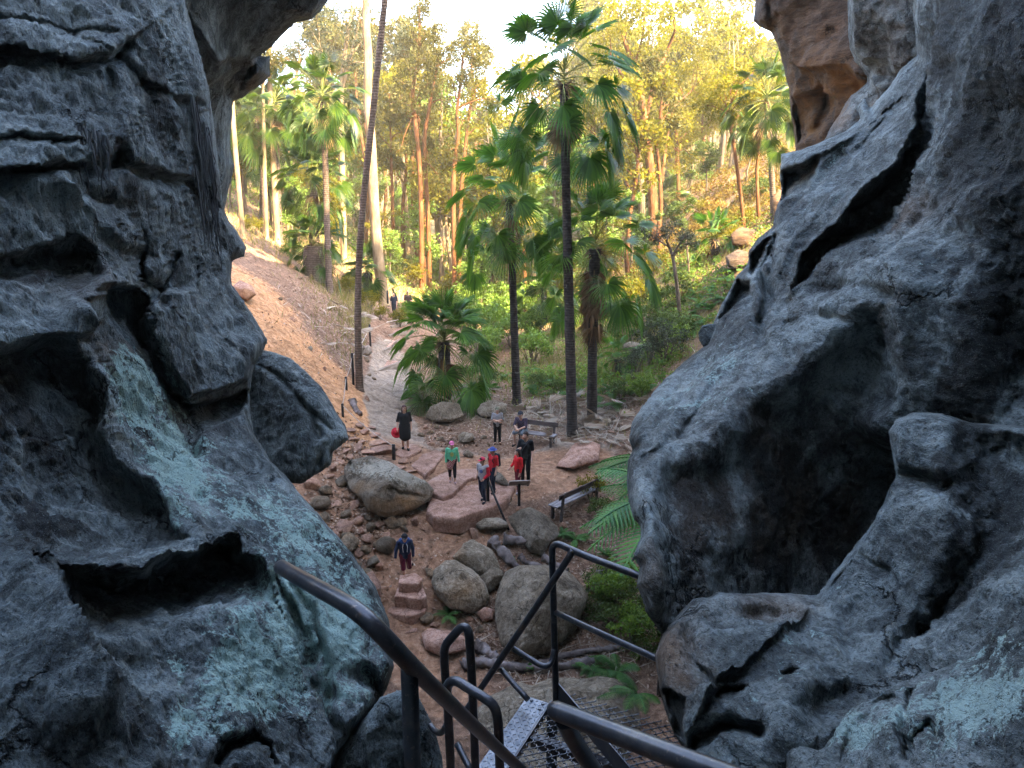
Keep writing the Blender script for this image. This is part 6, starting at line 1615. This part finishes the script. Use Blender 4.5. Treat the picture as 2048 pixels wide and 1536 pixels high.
# low leafy ground cover on the slopes
def cover(spots, seed, mat, name, label):
    rg = np.random.default_rng(seed); B = []
    for cx, cy, rx, ry, n in spots:
        B.append(rg.normal(size=(n, 2))*.6*np.array([rx, ry])+np.array([cx, cy]))
    B = np.concatenate(B); d, _, _, _ = poly_near(B[:, 0], B[:, 1], pathline, False)
    k = perlin(np.stack([B[:, 0]/1.6, B[:, 1]/1.6, B[:, 0]*0], -1), 4)
    B = B[(d > 1.6) & (B[:, 1] > 27) & (k > -.12)]; k = perlin(np.stack([B[:, 0]/1.6, B[:, 1]/1.6, B[:, 0]*0], -1), 4)
    n = len(B); C = np.concatenate([B, (H(B[:, 0], B[:, 1])+rg.uniform(.05, 1, n)*np.clip(.35+1.3*k, .1, 1.2))[:, None]], 1)
    a = rg.normal(size=(n, 3)); a /= np.linalg.norm(a, axis=1, keepdims=True); b = np.cross(a, rg.normal(size=(n, 3))); b /= np.linalg.norm(b, axis=1, keepdims=True)
    s = (.07+.05*np.clip((B[:, 1]-40)/30, 0, 2))[:, None]*rg.uniform(.6, 1.4, (n, 1))
    V = np.stack([C-a*s, C+b*s*.5, C+a*s, C-b*s*.5], 1).reshape(-1, 3)
    o = mesh_obj(name, V, np.arange(4*n).reshape(n, 4), M[mat], None, False)
    tag(o, label, 'undergrowth', kind='stuff')
cover([cz(1350, 620, 5, 7, 9000), cz(1200, 620, 5, 8, 8000), cz(1420, 500, 5, 6, 3000), cz(1000, 600, 8, 10, 9000), cz(850, 560, 6, 10, 5000), cz(1120, 760, 3, 3, 3000), (5, 75, 25, 16, 12000), (34, 90, 14, 20, 5000), (-22, 70, 10, 16, 6000), cz(1300, 740, 3, 3, 3000)], 9, 'leaf_green', 'ground_cover', 'low leafy green undergrowth spread over the gorge floor')
cover([cz(1400, 470, 6, 10, 9000), (16, 52, 7, 12, 11000), (24, 62, 9, 14, 10000), (30, 85, 14, 20, 9000), cz(1460, 400, 6, 8, 5000)], 19, 'leaf_gold', 'dry_undergrowth', 'golden brown dry undergrowth on the sunny right slope')

# ---------------------------------------------------------------- roots hanging from the left wall
from mathutils.bvhtree import BVHTree
wl = [o for o in bpy.data.objects if o.name == 'rock_wall'][0]
bv = BVHTree.FromPolygons([v.co for v in wl.data.vertices], [p.vertices[:] for p in wl.data.polygons])
def hit(x, y):
    r = Vector(ray(x, y)); h = bv.ray_cast(Vector((0, 0, CAMZ)), r.normalized())
    return h[0]
rg = np.random.default_rng(44)
M['hroot'] = mat_bark('hanging_root', (.03, .03, .033), (.09, .095, .10), (.20, .215, .225), sc=8)
def hanging(x0, x1, yfun, l0, l1, n, label):
    mb = MB()
    for i in range(n):
        x = rg.uniform(x0, x1); y = yfun(x)+rg.normal(0, 8)
        h = hit(x, y)
        if h is None: continue
        p = np.array(h)*.985+np.array([0, 0, CAMZ])*.015
        L = rg.uniform(l0, l1); pts = [p]
        for t in range(1, 6):
            pts.append(p+np.array([.05*L*t/5+rg.normal(0, .015), -.05*t/5+rg.normal(0, .015), -L*t/5]))
        r0 = rg.uniform(.007, .018); mb.tube(pts, list(np.linspace(r0, .003, 6)), 5, 0, False)
    o = mb.build('hanging_roots', [M['hroot']], None, True); tag(o, label, 'hanging roots')
hanging(380, 424, lambda x: 180+2.6*(x-380), .5, 1.5, 26, 'thin roots hanging down the right edge of the left rock wall')
hanging(150, 214, lambda x: 245+.5*(x-150), .25, .6, 16, 'short fringe of roots on the upper left rock ledge')
hanging(385, 436, lambda x: 330+1.8*(x-385), .4, 1.1, 20, 'lower fringe of thin roots on the edge of the left rock wall')
# ---------------------------------------------------------------- people
def surfnet(f, org, h):
    s = f < 0
    nx, ny, nz = f.shape
    c = [s[i:nx-1+i, j:ny-1+j, k:nz-1+k] for i in (0, 1) for j in (0, 1) for k in (0, 1)]
    cnt = sum(a.astype(np.int8) for a in c)
    act = (cnt > 0) & (cnt < 8)
    I = np.argwhere(act)
    idx = np.full(act.shape, -1); idx[act] = np.arange(len(I))
    acc = np.zeros((len(I), 3)); num = np.zeros(len(I))
    for ax in range(3):
        o1, o2 = [q for q in range(3) if q != ax]
        for a in (0, 1):
            for b in (0, 1):
                p = I.copy(); p[:, o1] += a; p[:, o2] += b
                q = p.copy(); q[:, ax] += 1
                f0 = f[p[:, 0], p[:, 1], p[:, 2]]; f1 = f[q[:, 0], q[:, 1], q[:, 2]]
                m = (f0 < 0) != (f1 < 0)
                t = np.where(m, f0/(f0-f1+1e-12), 0)
                pos = p.astype(float); pos[:, ax] += t
                acc[m] += pos[m]; num[m] += 1
    V = acc/np.maximum(num, 1)[:, None]*h+org
    Q = []
    for ax in range(3):
        o1, o2 = (ax+1) % 3, (ax+2) % 3
        sl0 = [slice(1, -1)]*3; sl1 = [slice(1, -1)]*3
        sl0[ax] = slice(0, f.shape[ax]-1); sl1[ax] = slice(1, f.shape[ax])
        a, b = s[tuple(sl0)], s[tuple(sl1)]
        for flip in (False, True):
            m = (a & ~b) if not flip else (~a & b)
            E = np.argwhere(m)
            if not len(E): continue
            E = E.copy()
            for d in range(3):
                if d != ax: E[:, d] += 1
            qs = []
            for da, db in ((-1, -1), (0, -1), (0, 0), (-1, 0)):
                g = E.copy(); g[:, o1] += da; g[:, o2] += db
                qs.append(idx[g[:, 0], g[:, 1], g[:, 2]])
            q = np.stack(qs, -1)
            Q.append(q[:, ::-1] if flip else q)
    return V, np.concatenate(Q)
def sdf_mesh(prims, h, k=.025, cut=None):
    """prims: ('c', a, b, r0, r1) tapered capsule or ('e', centre, radii); smooth union"""
    lo = np.min([np.minimum(p[1], p[2])-max(p[3], p[4]) if p[0] == 'c' else p[1]-p[2] for p in prims], 0)-2.5*h-k
    hi = np.max([np.maximum(p[1], p[2])+max(p[3], p[4]) if p[0] == 'c' else p[1]+p[2] for p in prims], 0)+2.5*h+k
    n = np.ceil((hi-lo)/h).astype(int)+1
    ax = [lo[i]+np.arange(n[i])*h for i in range(3)]
    X = np.stack(np.meshgrid(*ax, indexing='ij'), -1)
    f = None
    for p in prims:
        if p[0] == 'c':
            e = p[2]-p[1]
            t = np.clip(((X-p[1])@e)/(e@e+1e-9), 0, 1)
            d = np.linalg.norm(X-p[1]-t[..., None]*e, axis=-1)-(p[3]+(p[4]-p[3])*t)
        else:
            d = (np.linalg.norm((X-p[1])/p[2], axis=-1)-1)*min(p[2])
        if f is None: f = d
        else:
            hh = np.clip(.5+.5*(f-d)/k, 0, 1)
            f = f*(1-hh)+d*hh-k*hh*(1-hh)
    if cut is not None: f = np.maximum(f, cut(X))
    return surfnet(f, lo, h)
_cl = {}
def cloth(rgb, rough=.85, check=None):
    key = (rgb, check)
    if key not in _cl:
        t = NT('cloth_'+'_'.join(str(int(c*100)) for c in rgb))
        n = t.noise(18, 5, .6)
        c = t.mix(1.0, rgb, t.ramp(n, [(.3, (.75,)*3), (.7, (1.25,)*3)]), 'MULTIPLY')
        if check:
            ck = t.n('ShaderNodeTexChecker', Scale=22.0, Color1=(*rgb, 1), Color2=(*check, 1))
            t.t.links.new(t.tc.outputs['Object'], ck.inputs['Vector']); c = t.mix(.75, c, ck.outputs['Color'])
        _cl[key] = t.principled(c, rough, 0, t.bump(t.noise(9, 4), .4, .01), .2)
    return _cl[key]
SKIN = NT('skin').principled((.52, .30, .21), .55, 0, None, .35)
BASE = dict(hip=(0, 0, .93), chest=(0, .01, 1.28), neck=(0, .02, 1.46), head=(0, -.015, 1.60))
for s, n in ((1, 'L'), (-1, 'R')):
    BASE.update({'sh'+n: (.175*s, .015, 1.39), 'el'+n: (.225*s, .035, 1.12), 'wr'+n: (.235*s, -.05, .88), 'hp'+n: (.085*s, 0, .92), 'kn'+n: (.095*s, -.025, .50), 'an'+n: (.10*s, .02, .085), 'to'+n: (.125*s, -.125, .03)})
def person(foot, rz, h, label, pose={}, hair=(.03, .02, .015), longhair=False, hat=None, brim='cap', top=(.05, .05, .06), sleeve=1.0, hem=.90, top2=None, bottom=(.02, .02, .025), leg=1.0, skirt=None, shoes=(.02, .02, .02), bulk=1.0, extras=None, skin=None, look=(0, -1), check=None, vox=.0135):
    J = {k: np.array(v) for k, v in BASE.items()}
    for k, v in pose.items(): J[k] = np.array(v, float)
    s = h/1.72
    root = empty('person', tuple(foot), rz); root.scale = (s, s, s)
    tag(root, label, 'person')
    A = np.array
    sk = skin or SKIN
    def torso(e=0.0):
        q = []
        for n in 'LR':
            sx = .5*(J['sh'+n]-J['neck'])
            q += [('c', J['hip']+(J['hp'+n]-J['hip'])*.55, J['chest']+sx*A([.8, 1, 0]), .098*bulk+e, .105*bulk+e)]
            q += [('c', J['chest']+A([0, 0, .08])*0+(J['sh'+n]-J['chest'])*.55, J['sh'+n], .08+e, .058+e)]
        return q
    def arm(n, e=0.0, part=1.0):
        q = [('c', J['sh'+n], J['el'+n], .054+e, .042+e)] if part >= .5 else [('c', J['sh'+n], J['sh'+n]+(J['el'+n]-J['sh'+n])*part*2, .056+e, .05+e)]
        if part > .5: q.append(('c', J['el'+n], J['el'+n]+(J['wr'+n]-J['el'+n])*(part-.5)*2, .041+e, .030+e))
        return q
    def legs(n, e=0.0, part=1.0):
        q = [('c', J['hp'+n], J['hp'+n]+(J['kn'+n]-J['hp'+n])*min(1, part*2), .088*bulk**.5+e, (.060+.02*max(0, 1-part*2))+e)]
        if part > .5: q.append(('c', J['kn'+n], J['kn'+n]+(J['an'+n]-J['kn'+n])*(part-.5)*2, .058+e, .040+e))
        return q
    hd = J['head']; lk = unit(A([look[0], look[1], 0])); lx = A([-lk[1], lk[0], 0])
    body = torso()+[('c', J['neck']-A([0, 0, .05]), hd-A([0, 0, .05]), .055, .05), ('e', hd, A([.078, .092, .115])), ('c', hd+lk*.06-A([0, 0, .055]), hd+lk*.055-A([0, 0, .075]), .045, .04),
                    ('c', hd+lk*.09+A([0, 0, .01]), hd+lk*.108-A([0, 0, .022]), .010, .014), ('c', hd+lx*.078, hd+lx*.082-A([0, 0, .03]), .014, .010), ('c', hd-lx*.078, hd-lx*.082-A([0, 0, .03]), .014, .010)]
    for n in 'LR':
        body += arm(n)+legs(n)+[('c', J['an'+n], J['to'+n], .040, .034)]
        fd = unit(J['wr'+n]-J['el'+n]); body.append(('c', J['wr'+n]+fd*.02, J['wr'+n]+fd*.085, .028, .030))
    V, Q = sdf_mesh(body, vox)
    mb = MB(); mb.add(V, Q.tolist())
    for n, sg in (('L', 1), ('R', -1)):
        fd = unit(J['wr'+n]-J['el'+n]); b = J['wr'+n]+fd*.10
        sd = unit(np.cross(fd, A([1.0, .2, .1])));
        for i, (off, L) in enumerate(((-.026, .062), (-.009, .075), (.009, .070), (.025, .055))):
            p = b+sd*off; inn = A([-sg, -.2, 0])*.012
            mb.tube([p-fd*.012, p+fd*L*.45+inn*.4, p+fd*L+inn*1.6], [.0095, .0085, .0065], 6)
        p = J['wr'+n]+fd*.045+sd*-.03
        mb.tube([p, p+fd*.03-sd*.03, p+fd*.062-sd*.034], [.011, .010, .007], 6)
    bo = mb.build('body', [sk], root, True)
    def add(name, prims, mat, parent=root, k=.02, v=None, cut=None):
        V, Q = sdf_mesh(prims, v or vox, k, cut); o = mesh_obj(name, V, Q, mat, parent, True); return o
    if skirt:       # dress: torso and a flared skirt
        q = torso(.014)+[('c', J['hip']+A([0, 0, .02]), A([0, 0, skirt+.08]), .125*bulk, .165*bulk)]
        for n in 'LR': q += arm(n, .013, sleeve)+[('c', J['hp'+n], A([J['kn'+n][0], J['kn'+n][1], skirt+.06]), .11*bulk, .105*bulk)]
        add('dress', q, cloth(top))
    else:
        q = torso(.015)+[('c', J['hip']-A([0, 0, .02]), J['chest'], .118*bulk, .118*bulk)]
        for n in 'LR': q += arm(n, .014, sleeve)
        add('top', q, cloth(top, check=check))
        q = [('c', J['hp'+'L']+A([0, 0, .03]), J['hpR']+A([0, 0, .03]), .112*bulk, .112*bulk)]
        for n in 'LR': q += legs(n, .013, leg)
        add('trousers' if leg > .7 else 'shorts', q, cloth(bottom))
    for n in 'LR':
        if shoes: add('shoe', [('c', J['an'+n]-A([0, 0, .02]), J['to'+n], .046, .040), ('c', J['an'+n]-A([0, -.03, .035]), J['to'+n]-A([0, 0, .005]), .040, .036)], cloth(shoes))
    fa, fz = lk, hd[2]
    def facecut(X): return np.minimum((X-hd)@lk-.035, (fz+.055)-X[..., 2])
    q = [('e', hd+A([0, 0, .018])-lk*.012, A([.090, .104, .120]))]
    if longhair: q += [('c', hd-lk*.05, J['neck']-lk*.085-A([0, 0, .12]), .075, .06), ('c', hd-lk*.03+lx*.06, J['neck']-lk*.03+lx*.08-A([0, 0, .06]), .045, .03), ('c', hd-lk*.03-lx*.06, J['neck']-lk*.03-lx*.08-A([0, 0, .06]), .045, .03)]
    add('hair', q, cloth(hair, .6), cut=facecut)
    for sg in (-1, 1):
        o = add('eye', [('e', hd+lk*.083+lx*sg*.030+A([0, 0, .012]), A([.011, .010, .007]))], cloth((.02, .015, .012), .3), v=.004, k=.004)
    add('mouth', [('e', hd+lk*.094-A([0, 0, .055]), abs(lx)*.018+abs(lk)*.008+A([.004, .004, .006]))], cloth((.30, .09, .08), .5), v=.004, k=.004)
    if hat:
        q = [('e', hd+A([0, 0, .045])-lk*.005, A([.102, .110, .098]))]
        def hc(X): return hd[2]+.035-X[..., 2]
        ho = add('hat', q, cloth(hat), cut=hc)
        if brim == 'cap': qb = [('e', hd+lk*.13+A([0, 0, .045]), A([.075, .085, .012]))]
        else: qb = [('e', hd+A([0, 0, .045]), A([.165, .175, .014]))]
        add('brim', qb, cloth(hat), ho, .01, .009)
    if extras: extras(root, J, add, lk, lx, hd)
    return root
A = np.array
def ex1(root, J, add, lk, lx, hd):
    o = add('sunglasses', [('e', hd+lk*.088+lx*.033+A([0, 0, .012]), A([.028, .012, .020])), ('e', hd+lk*.088-lx*.033+A([0, 0, .012]), A([.028, .012, .020]))], cloth((.01, .01, .01), .2), v=.006, k=.01)
def walk(f=.16): return dict(knL=(.095, -.10*f/.16, .50), anL=(.10, -.06*f/.16, .085), toL=(.115, -.21*f/.16, .03), knR=(-.095, .02, .49), anR=(-.09, .20*f/.16, .11), toR=(-.10, .08*f/.16, .04))
pz = lambda x, y, z: PZ(x, y, z)
w1 = person(pz(811, 899, .04), R(8), 1.66, 'woman in a black dress and sunglasses holding a red hat by the path', {**walk(.10), 'wrR': (-.27, -.08, .90), 'elR': (-.26, .03, 1.12)}, (.07, .025, .02), True, None, top=(.012, .012, .014), sleeve=.55, skirt=.45, bulk=1.18, extras=ex1)
def hat_in_hand(p, rz):
    V, Q = sdf_mesh([('e', A([0, 0, .0]), A([.095, .105, .075])), ('e', A([.02, -.02, -.05]), A([.20, .20, .022]))], .012, .02)
    o = mesh_obj('sun_hat', V, Q, cloth((.45, .012, .03)), None, True); o.location = tuple(p); o.rotation_euler = (R(62), R(20), rz)
    tag(o, 'bright red hat held in the hand of the woman in black', 'hat')
hat_in_hand(np.array(w1.location)+A([-.29, -.10, .70]), .3)
def ex2(root, J, add, lk, lx, hd):
    add('shirt_print', [('e', J['chest']+A([0, -.118, -.06]), A([.075, .014, .10]))], cloth((.42, .50, .16)), v=.008)
    add('waist_wrap', [('c', A([.06, 0, .95]), A([-.07, -.01, .72]), .125, .135), ('c', A([-.06, 0, .95]), A([-.08, -.03, .70]), .12, .12)], cloth((.30, .05, .06), check=(.55, .42, .36)))
person(pz(905, 966, -.23), R(5), 1.42, 'girl in a mint green top and pink cap on the upper terrace', {**walk(.08), 'elL': (.24, .02, 1.13), 'wrL': (.27, -.06, .90)}, (.10, .06, .03), False, (.62, .16, .30), top=(.13, .50, .28), sleeve=.95, bottom=(.012, .012, .016), leg=.78, shoes=(.45, .30, .30), extras=ex2, look=(.1, -1))
def backpack(col, dz=0, w=.15):
    def f(root, J, add, lk, lx, hd):
        c = J['chest']+A([0, .19, -.06+dz])
        o = add('backpack', [('c', c+A([-.07, 0, -.16]), c+A([-.07, -.02, .16]), w*.62, w*.55), ('c', c+A([.07, 0, -.16]), c+A([.07, -.02, .16]), w*.62, w*.55)], cloth(col))
        for sg in (-1, 1):
            mb = MB(); mb.tube([c+A([sg*.10, -.06, .17]), J['sh'+('L' if sg > 0 else 'R')]*A([.75, 1, 1])+A([0, -.02, .07]), J['chest']+A([sg*.12, -.13, .0]), J['chest']+A([sg*.15, -.02, -.2])], .020, 8, 0); mb.build('strap', [cloth((.015, .015, .018))], o, True)
    return f
person(pz(986, 985, -.39), R(-50), 1.52, 'person in a blue sun hat and red shirt carrying a black backpack', {**walk(.10)}, (.03, .02, .015), False, (.06, .09, .28), 'wide', top=(.50, .015, .025), sleeve=.5, bottom=(.015, .02, .035), extras=backpack((.015, .016, .022)))
def ex3(root, J, add, lk, lx, hd):
    add('shirt_print', [('e', J['chest']+A([0, -.118, -.07]), A([.08, .014, .07]))], cloth((.10, .13, .30)), v=.008)
    add('jacket', [('c', J['shL'], J['elL'], .075, .064), ('c', J['elL'], J['wrL'], .062, .05), ('c', A([.10, .06, 1.36]), A([.12, .09, 1.0]), .07, .07)], cloth((.48, .012, .03)))
    add('cap_panel', [('e', hd+lk*.075+A([0, 0, .085]), A([.05, .05, .035]))], cloth((.02, .02, .022)), v=.008)
person(pz(966, 1004, -.39), R(-28), 1.46, 'child in a red and black cap, grey shirt and dark jeans on the lower terrace', {**walk(.14), 'elL': (.25, .0, 1.12), 'wrL': (.17, -.16, 1.0), 'wrR': (-.2, -.15, 1.0)}, (.02, .015, .012), False, (.50, .03, .07), top=(.36, .34, .34), sleeve=.3, bottom=(.014, .02, .045), shoes=(.03, .03, .04), extras=ex3, look=(-.2, -1))
def ex5(root, J, add, lk, lx, hd):
    c = J['chest']
    for dx, dz, w_ in ((.02, -.02, .03), (.075, -.03, .02), (.04, -.08, .035), (-.03, -.05, .022)):
        add('shirt_mark', [('e', c+A([dx, .13, dz]), A([w_, .012, .016]))], cloth((.75, .70, .70)), v=.007)
person(G(1036, 986), R(-62), 1.5, 'girl in a bright red hooded top with long dark hair behind the sign', {**walk(.08), 'elR': (-.22, -.06, 1.13), 'wrR': (-.16, -.22, 1.02)}, (.015, .010, .010), True, None, top=(.55, .012, .018), sleeve=.95, bottom=(.13, .012, .025), shoes=(.5, .45, .45), extras=ex5)
def ex6(root, J, add, lk, lx, hd):
    mb = MB(); mb.tube([A([.13, -.02, 1.47]), A([.05, -.135, 1.33]), A([-.10, -.145, 1.10]), A([-.17, -.06, .98])], .014, 8); mb.build('bag_strap', [cloth((.05, .05, .055))], root, True)
person(G(1051, 970), R(-22), 1.80, 'young man in a black t shirt and black trousers standing in the clearing', {'wrL': (.25, -.10, .90), 'elR': (-.24, -.05, 1.13), 'wrR': (-.12, -.22, 1.22)}, (.035, .02, .015), False, None, top=(.013, .014, .016), sleeve=.42, bottom=(.012, .012, .014), extras=ex6, look=(-.35, -1))
person(G(995, 889), R(5), 1.46, 'boy in a grey t shirt with folded arms beside the bench', {'elL': (.23, -.02, 1.15), 'wrL': (-.02, -.17, 1.13), 'elR': (-.23, -.02, 1.15), 'wrR': (.04, -.19, 1.10)}, (.06, .05, .03), False, (.16, .16, .11), top=(.27, .27, .28), sleeve=.45, bottom=(.012, .012, .014), shoes=(.10, .05, .03))
sit = dict(hip=(0, .02, .52), chest=(0, -.06, .86), neck=(0, -.12, 1.03), head=(0, -.19, 1.17))
for s, n in ((1, 'L'), (-1, 'R')): sit.update({'sh'+n: (.18*s, -.09, .97), 'el'+n: (.23*s, -.22, .75), 'wr'+n: (.05*s, -.42, .68), 'hp'+n: (.09*s, .02, .52), 'kn'+n: (.15*s, -.42, .52), 'an'+n: (.16*s, -.36, .09), 'to'+n: (.17*s, -.5, .035)})
bl = G(1034, 887); bd = unit(G(1103, 897)-bl); fr = A([bd[1], -bd[0], 0])
person(bl+A([0, 0, -.03])+bd*.16-fr*.14, math.atan2(bd[1], bd[0]), 1.76, 'man in a dark checked shirt and cap sitting on the bench end', sit, (.03, .02, .015), False, (.02, .025, .035), top=(.035, .035, .07), sleeve=.5, bottom=(.14, .17, .20), leg=.55, shoes=(.02, .02, .02), check=(.11, .07, .08), look=(.1, -1))
def ex9(root, J, add, lk, lx, hd):
    add('hood', [('c', J['neck']+A([.11, .03, .0]), J['neck']+A([-.11, .03, .0]), .07, .07), ('c', J['neck']+A([.10, .0, -.03]), J['chest']+A([.02, -.10, .10]), .05, .035), ('c', J['neck']+A([-.10, .0, -.03]), J['chest']+A([-.02, -.10, .10]), .05, .035)], cloth((.035, .085, .24)))
    for sg in (-1, 1):
        mb = MB(); mb.tube([J['neck']+A([sg*.055, -.13, -.06]), J['chest']+A([sg*.075, -.165, .0]), J['chest']+A([sg*.06, -.16, -.17])], .009, 6); mb.build('hood_cord', [cloth((.62, .62, .64))], root, True)
stepz = -1.60
person(pz(812, 1164, stepz), R(12), 1.50, 'boy in a navy hooded top, maroon shorts and black cap stepping down the stone steps', dict(chest=(0, -.03, 1.28), neck=(0, -.06, 1.45), head=(0, -.13, 1.56), shL=(.18, -.03, 1.38), shR=(-.18, -.03, 1.38), elL=(.25, .02, 1.12), wrL=(.25, -.03, .88), elR=(-.27, .0, 1.12), wrR=(-.30, -.08, .90),
       knR=(-.07, -.10, .52), anR=(-.06, -.06, .10), toR=(-.09, -.19, .03), knL=(.12, .02, .50), anL=(.20, .33, .50), toL=(.24, .40, .38)), (.05, .03, .02), False, (.014, .014, .017), top=(.020, .032, .075), sleeve=.98, bottom=(.115, .014, .035), leg=.52, shoes=(.014, .014, .014), extras=ex9, look=(-.12, -1))
person(G(789, 634), R(-15), 1.62, 'far hiker in a dark navy t shirt coming down the path', walk(.1), (.02, .015, .012), False, None, top=(.02, .022, .035), sleeve=.45, bottom=(.03, .03, .04), vox=.018)
person(G(817, 634), R(5), 1.76, 'far hiker in a tan hat and dark clothes at the top of the path', walk(.08), (.03, .02, .015), False, (.42, .27, .17), 'wide', top=(.05, .03, .025), sleeve=.5, bottom=(.02, .02, .022), vox=.018)
